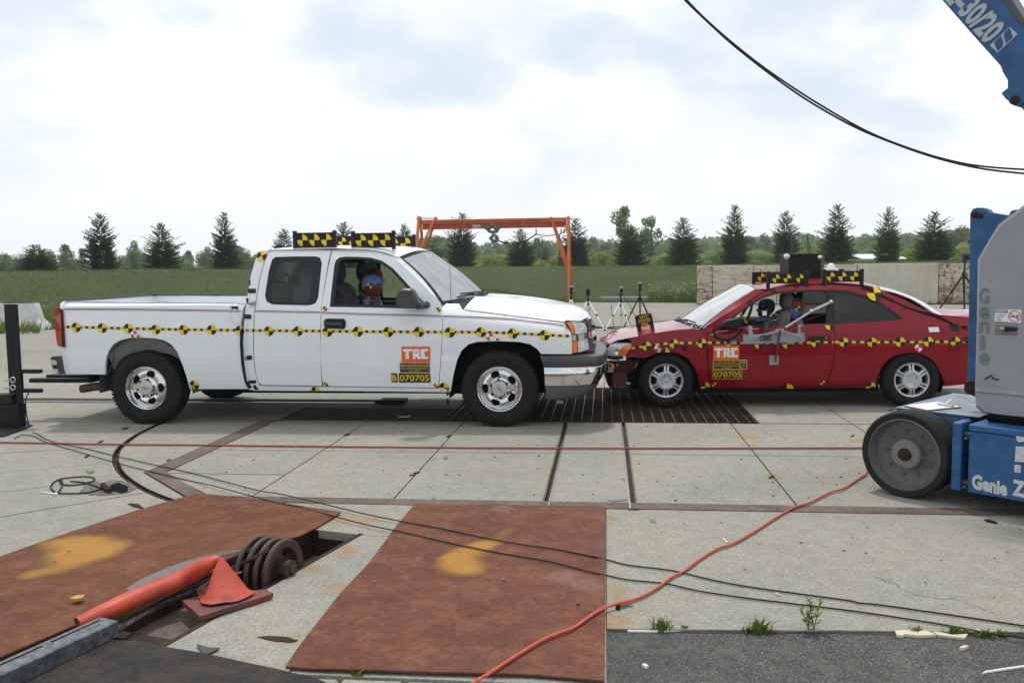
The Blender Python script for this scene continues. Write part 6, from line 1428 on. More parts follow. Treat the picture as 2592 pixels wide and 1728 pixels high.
# lettering on the side panel
def lp(x, y): q = LF.at(*zb(x, y), -.004); return (q.x, q.z)
for t_, p0, p1 in (('Genie', (1395, 1060), (1790, 1228)), ('Z-', (1840, 1120), (2035, 1290))):
    a = lp(*p0); b = lp(p1[0], p0[1]+30); c = lp(p0[0], p0[1]+140); w_ = b[0]-a[0]; m_ = ((a[0]+b[0])/2, (a[1]+c[1])/2)
    text_part('lettering', t_, M['decal'], pan, (lambda m_: lambda u, v: (m_[0]+u, -.003, m_[1]+v-.06*u))(m_), w_, .095 if t_ == 'Genie' else .10, .05)
for P_ in ([(1880, 622), (2010, 640), (2010, 668), (1945, 690), (1905, 690), (1885, 660)], [(1878, 738), (2030, 742), (2030, 915), (1868, 905)], [(1868, 938), (1930, 945), (1935, 1030), (1862, 1020)]):
    mb = MB(); mb.prism([lp(*p) for p in P_], -.005, -.0005); part('panel_decal', mb, M['decal'], pan)
# mast and boom
mk = [(lambda q: (q.x, q.z))(LF.at(*zc8(*p), .42)) for p in ((30, 1560), (42, 1000), (52, 400), (54, 140), (75, 100), (110, 88), (160, 88), (200, 105), (215, 128))]
mb = MB(); mb.prism(mk + [(.62, 1.80), (.66, 1.2), (.60, .70), (.25, .66), (.20, .69)], .42, .50); part('mast_plate', mb, LB, lift, ang=30); mb = MB(); mb.prism([(x+.10, z-.005) for x, z in mk] + [(.85, 1.80), (.76, 1.2), (.70, .70), (.35, .66), (.30, .69)], .80, .88); part('mast_plate', mb, LB, lift, ang=30)
for x, y, r in ((97, 148, .022), (138, 157, .016)):
    mb = MB(); q = LF.at(*zc8(x, y), .415); mb.lathe([(r, .02), (r, -.012), (r*.7, -.02), (.0005, -.02)], 14, Matrix.Translation(q)); part('pivot_pin', mb, M['rustdark'], lift)
q = LF.at(*zb(1390, 95), .40); mb = MB(); mb.lathe([(.045, .02), (.045, -.01), (.0005, -.015)], 16, Matrix.Translation(q)); part('pivot_pin', mb, M['rustdark'], lift)
mb = MB(); mb.tube([(.55, .65, 1.72), (1.45, .65, 1.55)], .10, 4); part('lower_arm', mb, LB, lift)
def bp3(x, y, yy=.42): return LF.at(*zd(x, y), yy)
lo = [bp3(25, 0), bp3(400, 430), bp3(800, 875), bp3(830, 960), bp3(905, 1085), bp3(905, 1170), bp3(820, 1240), bp3(885, 1322), bp3(910, 1335), bp3(935, 1380), bp3(985, 1402), bp3(1040, 1395), bp3(1075, 1420), bp3(1108, 1470)]
lo = [(q.x, q.z) for q in lo]; d_ = Vector((lo[0][0]-lo[2][0], lo[0][1]-lo[2][1])).normalized(); st_ = (lo[0][0]+d_.x*1.4, lo[0][1]+d_.y*1.4); up_ = [bp3(800, 0), bp3(1108, 400)]; up_ = [(q.x, q.z) for q in up_]
e_ = (up_[0][0]+d_.x*1.4, up_[0][1]+d_.y*1.4)
bo = [st_] + lo + [(lo[-1][0]+.12, lo[-1][1]-.02), (lo[-1][0]+.35, lo[-1][1]+.35), (up_[1][0]+.2, up_[1][1]-.25), up_[1], up_[0], e_]
mb = MB(); mb.prism(bo, .42, .66); boom = part('boom', mb, LB, lift, ang=30)
mb = MB(); of = Vector((-d_.y, d_.x)); of = of if of.x > 0 else -of; mb.prism([(up_[0][0]+d_.x*1.4, up_[0][1]+d_.y*1.4), up_[0], up_[1], (up_[1][0]+of.x*.03, up_[1][1]+of.y*.03), (up_[0][0]+of.x*.05, up_[0][1]+of.y*.05), (up_[0][0]+d_.x*1.4+of.x*.05, up_[0][1]+d_.y*1.4+of.y*.05)], .43, .6); part('hose_tray', mb, M['greyplastic'], lift)
kn = [(lambda q: (q.x, q.z))(bp3(*p)) for p in ((905, 1090), (918, 800), (935, 720), (980, 665), (1050, 640), (1108, 640))]; mb = MB(); mb.prism(kn + [(kn[-1][0]+.3, kn[-1][1]-.1), (lo[-1][0]+.2, lo[-1][1]+.1), lo[11], lo[9], lo[8], lo[7], lo[6], lo[5]], .405, .4195); part('knuckle_plate', mb, LB, lift, ang=30)
q = bp3(990, 1325, .40); mb = MB(); mb.lathe([(.026, .01), (.026, -.012), (.0005, -.016)], 14, Matrix.Translation(q)); part('pivot_pin', mb, M['rustdark'], lift)
mb = MB(); mb.tube([(lo[-1][0]+.25, .54, lo[-1][1]+.05), (1.55, .6, 1.60)], .12, 4); mb.bevbox((1.3, .4, .6), (1.75, .9, 1.7), .03); part('riser', mb, LB, lift)
bc = (lambda a, b: ((a.x+b.x)/2, (a.z+b.z)/2))(bp3(330, 20), bp3(720, 430)); dl = -d_; un = Vector((-dl.y, dl.x))
def on_boom(c, y=.415): return lambda u, v: (c[0]+dl.x*u+un.x*v, y, c[1]+dl.y*u+un.y*v)
lt = (bp3(255, 30)-bp3(730, 520)).length
text_part('lettering', '30/20', M['decal2'], boom, on_boom((lambda q: (q.x, q.z))(bp3(548, 262))), (bp3(350, 60)-bp3(745, 440)).length*1.05, .155, .04)
text_part('lettering', 'Z-', M['decal2'], boom, on_boom((lambda q: (q.x, q.z))(bp3(210, -95))), .22, .15, .04)
q = [(lambda q: (q.x, q.z))(bp3(*p)) for p in ((655, 605), (925, 360), (1028, 455), (762, 702))]
ub_ = lambda u, v: (lerp(lerp(q[0][0], q[1][0], u), lerp(q[3][0], q[2][0], u), v), .416, lerp(lerp(q[0][1], q[1][1], u), lerp(q[3][1], q[2][1], u), v))
mb = MB()
def uvp(P_): mb.add([ub_(*p) for p in P_], [tuple(range(len(P_)))])
uvp([(0, 0), (1, 0), (1, .05), (0, .05)]); uvp([(0, .92), (1, .92), (1, 1), (0, 1)]); uvp([(0, .05), (.04, .05), (.04, .92), (0, .92)]); uvp([(.96, .05), (1, .05), (1, .92), (.96, .92)]); uvp([(.04, .05), (.20, .05), (.04, .9)]); uvp([(.80, .92), (.96, .1), (.96, .92)]); uvp([(.45, .92), (.28, .92), (.60, .35)]); uvp([(.55, .05), (.72, .05), (.42, .62)])
mb.build('letter_badge', M['decal2'], boom)
# clipboard lying on the deck
cl = thing('clipboard', 'clipboard with white papers lying on the blue lift deck', 'clipboard', (LO.x, LO.y, 0), LYAW)
def dkp(x, y, z): q = LF.ground(*zb(x, y), z); return (q.x, q.y)
z0 = .559
pb = [dkp(650, 300, z0), dkp(905, 352, z0), dkp(1280, 315, z0), dkp(1020, 255, z0)]
def slab_mb(P_, z, h, m=0): mb = MB(); mb.prism(P_, 0, 1, fn=lambda x, y, c: (x, c, z+h if y == 0 else z)); return mb
part('board', slab_mb(pb, z0, .004), mat('hardboard', (.10, .05, .03), .6), cl, ang=30)
ctrp = (sum(p[0] for p in pb)/4, sum(p[1] for p in pb)/4)
part('paper', slab_mb([(lerp(ctrp[0], x, .93), lerp(ctrp[1], y, .93)) for x, y in pb], z0+.0045, .005), M['swhite'], cl, ang=30)
a = dkp(1015, 275, z0+.012); b = dkp(1190, 300, z0+.012); mb = MB(); mb.tube([(a[0], a[1], z0+.018), (b[0], b[1], z0+.018)], .012, 6, flat=.6); c = dkp(1165, 245, z0+.02); mb.tube([((a[0]+b[0])/2, (a[1]+b[1])/2, z0+.02), (c[0], c[1], z0+.035)], .016, 5, flat=.4); part('clip', mb, M['alu'], cl)
# ================================================================== crash-test dummies
def dummy(label, head, yaw, face, top, low, shirt, hz_split, low_seat=False):
    """seated figure; head = world position of the head's centre, yaw = facing (0 = +X)"""
    d = thing('crash_test_dummy', label, 'crash test dummy', head, yaw, 'crash test dummies in the seats')
    # body: joints relative to the head centre, facing +x
    J = {'pel': (-.05, 0, -.72), 'bel': (-.08, 0, -.58), 'che': (-.07, 0, -.36), 'nek': (-.04, 0, -.20), 'top': (-.02, 0, -.10)}
    for s, n_ in ((-1, 'r'), (1, 'l')):
        J['sh'+n_] = (-.06, s*.19, -.26); J['el'+n_] = (.06, s*.24, -.50); J['wr'+n_] = (.28, s*.16, -.50); J['ha'+n_] = (.37, s*.15, -.50)
        J['hp'+n_] = (.0, s*.09, -.72); J['kn'+n_] = (.40, s*.12, -.66); J['an'+n_] = (.58, s*.12, -1.02); J['to'+n_] = (.72, s*.12, -1.04)
    if low_seat:
        for n_ in 'rl': J['kn'+n_] = (.40, J['kn'+n_][1], -.58); J['an'+n_] = (.74, J['an'+n_][1], -.76); J['to'+n_] = (.80, J['to'+n_][1], -.70)
    rad = {'pel': .13, 'bel': .13, 'che': .145, 'nek': .058, 'top': .05, 'sh': .075, 'el': .048, 'wr': .034, 'ha': .038, 'hp': .10, 'kn': .068, 'an': .045, 'to': .04}
    ks = list(J); E = [('pel', 'bel'), ('bel', 'che'), ('che', 'nek'), ('nek', 'top')]
    for n_ in 'rl': E += [('che', 'sh'+n_), ('sh'+n_, 'el'+n_), ('el'+n_, 'wr'+n_), ('wr'+n_, 'ha'+n_), ('pel', 'hp'+n_), ('hp'+n_, 'kn'+n_), ('kn'+n_, 'an'+n_), ('an'+n_, 'to'+n_)]
    me = D.meshes.new('body'); me.from_pydata([J[k] for k in ks], [(ks.index(a), ks.index(b)) for a, b in E], []); me.materials.append(shirt)
    o = link('body', me, d); o.modifiers.new('skin', 'SKIN'); sub = o.modifiers.new('sub', 'SUBSURF'); sub.levels = 1; sub.render_levels = 1
    lay = me.skin_vertices[0].data
    for i, k in enumerate(ks):
        r = rad[k] if k in rad else rad[k[:2]]; lay[i].radius = (r, r*1.15 if k in ('che', 'bel') else r); lay[i].use_root = k == 'pel'
    # head with brow, nose, chin
    h = MB(); nu, nv = 28, 20
    for j in range(nv+1):
        t = j/nv; z = .115 - .235*t
        base = interp([(0, .004), (.06, .055), (.2, .088), (.4, .096), (.6, .090), (.75, .075), (.9, .055), (1, .03)], t)
        fr = interp([(0, .004), (.06, .058), (.2, .092), (.38, .102), (.46, .097), (.60, .104), (.72, .100), (.80, .103), (.92, .092), (1, .06)], t); nose = .030*math.exp(-((t-.60)/.055)**2)
        for i in range(nu):
            a = 2*PI*i/nu; c, s = math.cos(a), math.sin(a); rx = fr if c > 0 else base*1.08; x = rx*c + (nose*max(0, c)**18 if c > 0 else 0); y = base*.82*s
            h.v.append((x, y, z + .015*max(0, -c)*(t > .7)))
    for j in range(nv):
        for i in range(nu):
            t = (j+.5)/nv; z = .115-.235*t; a = 2*PI*(i+.5)/nu
            m = 2 if math.cos(a) < -.62 else (0 if z > hz_split + .02*math.cos(a) else 1)
            if math.cos(a) > .95 and .52 < t < .66: m = 2
            h.f.append((j*nu+i, (j+1)*nu+i, (j+1)*nu+(i+1) % nu, j*nu+(i+1) % nu)); h.m.append(m)
    h.f += [tuple(range(nu-1, -1, -1)), tuple(nv*nu+i for i in range(nu))]; h.m += [0, 1]
    hd = part('head', h, [top, low, M['dumyellow']], d, ang=180)
    for s in (-1, 1):
        e = MB(); e.ball((-.012, s*.076, -.028), (.016, .008, .026), 8, 6); part('ear', e, low, hd)
        e = MB(); e.ball((.088, s*.034, .0), (.012, .014, .008), 8, 5); part('eye', e, M['black'], hd)
    mth = MB(); mth.box((.095, -.024, -.075), (.106, .024, -.070)); part('mouth', mth, M['black'], hd)
    nk = MB()
    for k in range(4): nk.lathe([(.040, -.008), (.046, 0), (.040, .008)], 14, Matrix.Translation((-.025, 0, -.135-.022*k)) @ Matrix.Rotation(PI/2, 4, 'X'))
    o2 = part('neck', nk, M['black'], d); o2['kind'] = 'stuff'
    if True:
        for s in (-1, 1):
            mb = MB()
            for q in range(4):
                vs = [(.0, s*.085, .0)] + [(.032*math.cos(PI/2*q+PI/2*i/5), s*.084, .032*math.sin(PI/2*q+PI/2*i/5)) for i in range(6)]; fs = [(0, i, i+1) for i in range(1, 6)]
                mb.add(vs, fs if s < 0 else [tuple(reversed(f)) for f in fs], (q+1) % 2)
            part('target_sticker', mb, YB, hd)
    return d
def tw(p): return Vector((p.x, p.y, p.z))
def cw_(p): return CO + CF.mi @ p
hp = TF.at(*zw(1965, 668), .50); dummy('seated dummy nearest the camera in the truck, blue-topped head and pink shirt', tw(hp), 0, None, M['dumblue'], M['skin'], M['pink'], .002)
hp2 = TF.at(*zw(2010, 545), 1.40); dummy('seated dummy at the wheel of the truck, dark red head top and blue lower face', tw(hp2), 0, None, M['skin'], M['dumblue'], M['airbag'], -.015)
hp3 = CF.at(*zq(930, 315), .45); dummy('seated dummy at the wheel of the red coupe, brown head with blue jaw', cw_(hp3), CYAW + PI, None, M['skin'], M['dumblue'], M['pink'], -.02, True)
hp4 = CF.at(*zq(535, 315), 1.22); dummy('seated dummy on the far side of the red coupe, blue-topped head', cw_(hp4), CYAW + PI, None, M['dumblue'], M['skin'], M['airbag'], .0, True)
mb = MB(); q = lambda x, y, Y: TF.at(*zw(x, y), Y); mb.tube([q(1610, 690, .36), q(1850, 840, .34), q(2100, 1000, .36)], .028, 4, flat=.15); part('seat_belt', mb, M['belt'], truck)
mb = MB(); q = lambda x, y, Y: CF.at(*zq(x, y), Y); mb.tube([q(860, 545, .30), q(1100, 470, .28), q(1340, 390, .2)], .022, 4, flat=.15); part('seat_belt', mb, M['belt'], car)
# ================================================================== camera stand at the left
PB = G(*zp(222, 1335)); st = thing('camera_stand', 'black steel camera stand with twin square posts on a floor plate', 'camera stand', (PB.x, PB.y, 0))
SF = Frame((PB.x, PB.y, 0), 0); M['blacksteel'] = mat('black_steel', (.010, .009, .010), .55, var=.4, vscale=12, spec=.25)
for a, b, y in ((105, 160, 0), (35, 96, .12)):
    p0 = SF.at(*zp(a, 117), y); p1 = SF.at(*zp(b, 117), y); mb = MB(); xm = (p0.x+p1.x)/2; hw = (p1.x-p0.x)/2; mb.bevbox((xm-hw+.0, y, .03), (xm+hw, y+.03, p0.z), .004); part('post', mb, M['blacksteel'], st, ang=30)
for (x0, y0, x1, y1, yy) in ((205, 760, 368, 800, -.03), (205, 955, 372, 990, -.03)):
    a = SF.at(*zp(x0, y1), yy); b = SF.at(*zp(x1, (y0+y1)/2-10), yy); mb = MB(); mb.bevbox((a.x-.03, yy+.04, b.z-.040), (b.x, yy+.09, b.z+.0), .004); part('arm', mb, M['blacksteel'], st, ang=30)
a = SF.at(*zp(-120, 1090), -.05); b = SF.at(*zp(215, 1360), -.05); mb = MB(); mb.bevbox((a.x, -.045, .012), (b.x-.02, .06, .24), .006); mb.bevbox((a.x, -.05, .24), (b.x-.09, .08, .34), .01); part('base_box', mb, M['blacksteel'], st, ang=30)
a = SF.at(*zp(60, 800), -.04); b = SF.at(*zp(150, 1000), -.04); mb = MB(); mb.bevbox((a.x, .05, b.z), (b.x, .10, a.z), .004); part('clamp_plate', mb, M['blacksteel'], st)
fp = [tuple(SF.ground(*zp(*p)).xy) for p in ((325, 1322), (215, 1372), (40, 1432), (-200, 1440), (-200, 1330), (60, 1300))]; part('floor_plate', slab_mb(fp, .002, .012), M['blacksteel'], st, ang=30)
for y in (868, 943):
    q = SF.at(*zp(128, y), -.02); mb = MB(); mb.lathe([(.026+.008*math.cos(a), .008*math.sin(a)) for a in [2*PI*i/6 for i in range(6)]], 16, Matrix.Translation(q), closed=True); mb.tube([q + Vector((-.10, 0, -.012)), q + Vector((-.03, 0, 0))], .008, 5); part('eye_bolt', mb, M['steelgrey'], st)
mb = MB(); mb.tube(smooth([SF.at(*zp(*p), -.08) for p in ((285, 995), (258, 1050), (255, 1130), (270, 1240), (292, 1330))], 4), .006, 5); mb.tube(smooth([SF.at(*zp(*p), -.08) for p in ((245, 1260), (270, 1290), (288, 1315))], 3), .006, 5); part('cable', mb, M['rubber'], st)
# ================================================================== pit: pulleys, wire rope, plates, cone
C0 = G(*zs(1425, 712), .03)
pul = thing('pulley_block', 'rusty pulley block of four steel discs standing in the pit', 'pulley', (C0.x, C0.y, 0), math.atan2(PN.y, PN.x) - PI/2 + PI)
M['sheave'] = mat('worn_dark_steel', (.052, .038, .036), .5, .35, col2=(.085, .050, .038), vscale=12)
me_s = MB(); me_s.lathe([(.012, .006), (.055, .004), (.055, .030), (.108, .036), (.116, .020), (.124, -.002), (.160, -.008), (.166, -.002), (.166, .014), (.158, .020), (.132, .028), (.130, .032), (.130, .046), (.012, .046)], 48)
me_s = me_s.mesh('sheave', M['sheave'], True, 35)
for k in range(4): link('sheave', me_s, pul, loc=(0, .055*k, .015))
mb = MB(); mb.lathe([(.05, -.045), (.05, .26)], 24, Matrix.Translation((0, 0, .03))); mb.lathe([(.05, -.045), (.022, -.047), (.022, -.06), (.0005, -.06)], 20, Matrix.Translation((0, 0, .03))); part('axle', mb, M['sheave'], pul)
for y0 in (-.062, .24): mb = MB(); mb.bevbox((-.06, y0, -.30), (.06, y0+.03, -.02), .01); part('bearing_block', mb, M['rustdark'], pul)
hl_ = MB(); hl_.lathe([(.022, .0085), (.0005, .008)], 14); hme = hl_.mesh('web_hole', M['dark'])
for a in (2.5, .9): link('web_hole', hme, pul, loc=(.082*math.cos(a), .025, .015 + .082*math.sin(a)))
def rope(name, label, cat, pts, r, m, strands=True, group=None):
    P_ = smooth(pts, 10); mb = MB()
    if not strands: mb.tube(P_, r, 7)
    else:
        # finely divided path with three twisted strands
        Q = [P_[0]]; 
        for a, b in zip(P_, P_[1:]):
            n = max(1, int((b-a).length/(r*1.2))); Q += [a.lerp(b, k/n) for k in range(1, n+1)]
        for s in range(4):
            pts2 = []
            L0 = 0
            for i, p in enumerate(Q):
                t = (Q[min(i+1, len(Q)-1)]-Q[max(i-1, 0)]).normalized(); a = t.cross(Vector((0, 0, 1))).normalized(); b = a.cross(t); ph = L0/(r*9)*2*PI + s*PI/2
                pts2.append(p + a*(r*.5*math.cos(ph)) + b*(r*.5*math.sin(ph)))
                if i+1 < len(Q): L0 += (Q[i+1]-p).length
            mb.tube(pts2, r*.52, 5)
    o = mb.build(name, m, smooth=True); return tag(o, label, cat, group)
M['wire'] = mat('oily_wire_rope', (.024, .018, .016), .5, .3)
r1_ = [G(*zs(1240, 455), .15), G(*zs(1050, 570), .12), G(*zs(880, 660), .08), G(*zs(720, 760), .03), G(*zs(500, 860), -.02), G(*z5(1150, 880), .0), G(*z5(900, 1010), .03), G(*z5(740, 1108), .03), G(*z5(420, 1290), .0), G(*z5(180, 1425), .0), G(*z5(0, 1530), .0)]
rope('wire_rope', 'thick greasy wire rope running off the front pulley under the cone to the lower corner', 'wire rope', r1_, .013, M['wire'], group='wire ropes on the pulleys')
r2_ = [G(*zs(1050, 435), .15), G(*zs(880, 520), .12), G(*zs(690, 610), .09), G(*zs(560, 690), .04), G(*zs(420, 780), .0), G(*zs(300, 860), -.05)]
rope('wire_rope', 'thick greasy wire rope on the rear pulley disc, its end hidden behind the orange cone', 'wire rope', r2_, .012, M['wire'], group='wire ropes on the pulleys')
def sheet(name, label, pts, zf, m, cat='steel plate', step=.08, thick=.008, group=None):
    mb = panel_mb(pts, zf, step=step, thick=-thick); mb.v = [(x, y, z) for x, z, y in mb.v]; mb.f = [tuple(reversed(f)) for f in mb.f]
    return tag(mb.build(name, m, smooth=True, ang=45), label, cat, group)
nz_ = lambda x, y, s, k: noise.noise(Vector((x*s, y*s, k)))
plc = [tuple(G(*z6(x, y)).xy) for x, y in [(920, 205), (2175, 222), (2168, 1382), (1900, 1358), (1700, 1340), (1000, 1325), (220, 1300), (60, 1285), (130, 1180), (250, 1020), (350, 890), (420, 800), (515, 700), (610, 600), (700, 480), (800, 340)]]
sheet('steel_plate', 'flat rusty steel plate with an ochre patch in the middle, orange cord across its corner', plc, lambda x, y: .012 + .004*nz_(x, y, 2.5, 0), M['rustC'], group='rusty cover plates')
plLp = [tuple(G(*z5(x, y)).xy) for x, y in [(1280, 195), (1350, 190), (1560, 212), (1750, 240), (2000, 282), (2255, 318), (2120, 400), (1985, 480)]] + [tuple(P0 + PD*.35 + PN*-.02), tuple(P0 + PD*.75 + PN*-.02), tuple(P0 + PD*1.1 - PN*.0), tuple(P0 + PD*1.45 - PN*.02)] + [tuple(G(*z5(x, y)).xy) for x, y in [(520, 1070), (300, 1160), (0, 1290), (-400, 1460), (-600, 900), (0, 612), (200, 540), (450, 450), (860, 320)]]
def zL(x, y):
    u = (Vector((x, y))-P0).dot(PD); v = -(Vector((x, y))-P0).dot(PN)
    return .016 + .010*nz_(x, y, 1.3, 4) + .022*math.exp(-(v/.18)**2)*math.sin(max(0, min(1, u/1.4))*PI) + .003*nz_(x, y, 5, 1)
sheet('steel_plate', 'bent rusty steel plate with a long ochre stain and the crushed cone on it', plLp, zL, M['rustL'], group='rusty cover plates')
dp_ = [tuple(G(*z5(x, y)).xy) for x, y in [(700, 1165), (900, 1170), (1080, 1207), (1350, 1255), (1600, 1312), (1850, 1362), (2100, 1422), (2200, 1470), (2200, 1600), (-300, 1650), (100, 1432), (400, 1300)]]
sheet('steel_plate', 'blackened steel plate in the lower corner beside the galvanised beam', dp_, lambda x, y: .014 + .003*nz_(x, y, 3, 2), M['darkplate'], group='rusty cover plates')
pud = [(850, 805), (835, 790), (900, 745), (1010, 690), (1100, 655), (1300, 590), (1450, 560), (1560, 548), (1610, 552), (1600, 566), (1480, 585), (1400, 604), (1250, 650), (1150, 695), (960, 770)]
pq_ = [tuple(G(*z5(*p), .03).xy) for p in pud]
mb = panel_mb(pq_, lambda x, y: zL(x, y)+.0025, step=.05, thick=0); mb.v = [(x, y, z) for x, z, y in mb.v]; mb.f = [tuple(reversed(f)) for f in mb.f]; o = mb.build('puddle', mat('shallow_water', (.075, .05, .045), .12, 0, spec=.6), smooth=True); tag(o, kind='structure')
# galvanised beam
bA = G(*z5(725, 1050), .05); bB = G(*z5(0, 1385), .05); dB = (bB-bA).normalized(); bB = bB + dB*.6
bt_ = thing('steel_beam', 'grey galvanised steel channel lying across the lower corner', 'steel beam', bA, math.atan2(dB.y, dB.x)); Lb = (bB-bA).length
mb = MB(); mb.bevbox((0, -.055, -.04), (Lb, .055, .03), .004); part('channel', mb, mat('galvanised', (.17, .18, .19), .5, .5, col2=(.06, .062, .075), vscale=30), bt_, ang=30)
for x0, x1 in ((.03, .26), (.30, .50)): mb = MB(); mb.box((x0, -.028, .0301), (x1, -.018, .0312)); mb.build('slot', M['dark'], bt_)
# traffic cone, crushed
def cq(x, y, z=.0): return G(*zs(x, y), z)
cone = thing('traffic_cone', 'crushed orange traffic cone with its top bent flat across the rusty plate', 'traffic cone', cq(700, 1120, .02))
oc = cone.location.copy(); M['coneorange'] = mat('faded_cone_orange', (.50, .052, .016), .6, col2=(.22, .032, .02), vscale=7, rvar=.1, detail=8); M['conedirty'] = mat('dirty_cone_base', (.20, .045, .03), .7, col2=(.040, .034, .038), vscale=5)
bp4 = [cq(110, 1115, .03), cq(335, 1345, .02), cq(420, 1330, .02), cq(1250, 1060, .02), cq(1285, 1020, .03), cq(1190, 960, .035), cq(1010, 955, .04), cq(280, 1010, .05)]
pb_ = [(p.x-oc.x, p.y-oc.y) for p in bp4]
def zbase(x, y): return .016 + .02*max(0, (y+.1)) - oc.z + .02
mb = panel_mb(pb_, lambda x, y: .028 - oc.z + .006*nz_(x, y, 9, 3), step=.035, thick=-.022); mb.v = [(x, y, z) for x, z, y in mb.v]; mb.f = [tuple(reversed(f)) for f in mb.f]; part('base', mb, M['conedirty'], cone)
bc_ = cq(690, 1060, .04) - oc; ap_ = PY(*zs(600, 552), (oc.y + cq(600, 1000).y)/2 + .02) - oc
ax = (cq(1000, 1010, .04)-cq(390, 1140, .04))/2; ay = Vector((-ax.y, ax.x, 0))*.72
mb = MB(); n = 24; rows = []
for t in (0, .04, .1, .3, .5, .7, .85, .94, 1.0):
    c = bc_.lerp(ap_, t); k = (1-t)*.93 + .07; k = k*(1.12 if t == 0 else 1.03 if t == .04 else 1); 
    rows.append([c + ax*(k*math.cos(2*PI*i/n)*(1+.10*noise.noise(Vector((t*4, i*.5, 2))))) + ay*(k*(1-.55*t)*math.sin(2*PI*i/n)*(1+.22*noise.noise(Vector((t*3, i*.45, 7)))*(t < .95))) for i in range(n)])
en = G(*z5(515, 1040), .045) - oc; mid1 = G(*z5(1180, 745), .10) - oc; mid2 = G(*z5(850, 890), .075) - oc
path = smooth([ap_ + Vector((-.006, -.004, .0)), ap_.lerp(mid1, .35) + Vector((0, 0, -.004)), mid1, mid2, en], 5); m_ = len(path)
for i, p in enumerate(path[1:]):
    t = (i+1)/(m_-1); d = (path[min(i+2, m_-1)]-path[i]).normalized(); sd_ = d.cross(Vector((0, 0, 1))).normalized(); u2_ = sd_.cross(d)
    rr = interp([(0, .010), (.12, .030), (.35, .055), (.6, .056), (.85, .045), (1, .034)], t)
    rows.append([p - sd_*(rr*math.cos(2*PI*k/n)*(1+.14*noise.noise(Vector((t*5, math.cos(2*PI*k/n), math.sin(2*PI*k/n)))))) + u2_*(rr*(.80 - .16*math.exp(-((t-.5)/.12)**2)*max(0, math.sin(2*PI*k/n)))*math.sin(2*PI*k/n)) for k in range(n)])
mb.add([v for r in rows for v in r], [(i*n+k, i*n+(k+1) % n, (i+1)*n+(k+1) % n, (i+1)*n+k) for i in range(len(rows)-1) for k in range(n)])
part('cone_body', mb, M['coneorange'], cone, ang=60)
mb = MB(); c = en; d = (path[-1]-path[-2]).normalized(); sd_ = d.cross(Vector((0, 0, 1))).normalized(); u2_ = sd_.cross(d); mb.add([c - d*.01 - sd_*(.03*math.cos(2*PI*k/14)) + u2_*(.026*math.sin(2*PI*k/14)) for k in range(14)], [tuple(range(14))]); part('tip_opening', mb, mat('dirty_tip', (.16, .06, .03), .8), cone)
mb = MB(); q0, q1, q2 = cq(300, 1000, .05)-oc, cq(360, 930, .075)-oc, cq(470, 915, .07)-oc
mb.add([cq(355, 1150, .03)-oc, q0, cq(305, 960, .07)-oc, q1, q2, cq(450, 1030, .05)-oc], [(0, 1, 2, 3, 5), (3, 4, 5)]); part('torn_wall', mb, M['conedirty'], cone)
mb = MB(); a_, b_ = cq(790, 745, .09)-oc, cq(890, 742, .10)-oc; mb.add([a_, b_, cq(860, 770, .09)-oc, cq(800, 770, .085)-oc], [(0, 1, 2, 3)]); part('torn_flap', mb, M['coneorange'], cone)
# ================================================================== cords and cables on the ground
def gpath(z_, pts, h): return [G(*z_(*p), h) for p in pts]
def cord(name, label, pts, r, m, cat, k=6, n=7):
    mb = MB(); mb.tube(smooth(pts, k), r, n); return tag(mb.build(name, m, smooth=True), label, cat)
M['cordorange'] = mat('orange_cord', (.50, .080, .050), .5, var=.25, vscale=60); M['ropered'] = mat('red_rope', (.30, .045, .050), .75, var=.25, vscale=90)
h = .012
oc_ = gpath(z6, ((1230, 1440), (1310, 1375), (1430, 1300), (1600, 1190), (1750, 1100), (1850, 1055), (1950, 1020), (2030, 970), (2100, 920), (2200, 870), (2352, 830)), h+.012) + gpath(z7, ((60, 733), (130, 708), (200, 690), (290, 655), (370, 605), (430, 560), (500, 525), (580, 465), (680, 405), (770, 375), (900, 300), (1000, 235), (1100, 180), (1180, 155), (1290, 100), (1370, 75), (1440, 30), (1490, 0)), h) + [G(*zb(175, 1075), h), G(*zb(222, 1040), h), G(*zb(250, 990), h), G(*zb(330, 960), h)]
oc_ = [p for i, p in enumerate(oc_) if i != 11]
cord('extension_cord', 'orange extension cord snaking from the plate corner to the lift wheel', oc_, .0072, M['cordorange'], 'extension cord')
rr_ = gpath(zl, ((-600, 178), (0, 184), (500, 192), (1000, 203), (1500, 208), (2352, 216)), .011) + [G(860, 1130, .011), G(1100, 1132, .011), G(1300, 1133.5, .011), G(1600, 1134.2, .011), G(1900, 1134, .011), G(2187, 1133.5, .011), G(2330, 1133, .011)]
cord('red_rope', 'taut dark red rope lying straight across the concrete in front of both vehicles', rr_, .0082, M['ropered'], 'rope', 3)
h = .008
c1 = gpath(zl, ((380, 68), (450, 85), (560, 150), (750, 205), (1050, 265), (1400, 350), (1900, 465), (2352, 565)), h) + gpath(z6, ((-130, 105), (0, 125), (180, 165)), h+.012) + gpath(z6, ((350, 205), (600, 265), (850, 315), (1100, 360), (1330, 410), (1600, 460), (1850, 495), (2100, 545)), h+.012) + gpath(z7, ((0, 448),), h+.012) + gpath(z7, ((90, 468), (200, 495), (440, 525), (650, 575), (900, 620), (1370, 683), (1450, 700), (1560, 710), (1900, 758), (2352, 825), (2600, 860), (3300, 930), (4600, 1020)), h)
cord('black_cable', 'upper of the two thin black cables crossing the ground diagonally', c1, .0040, M['rubber'], 'cable', 4, 6)
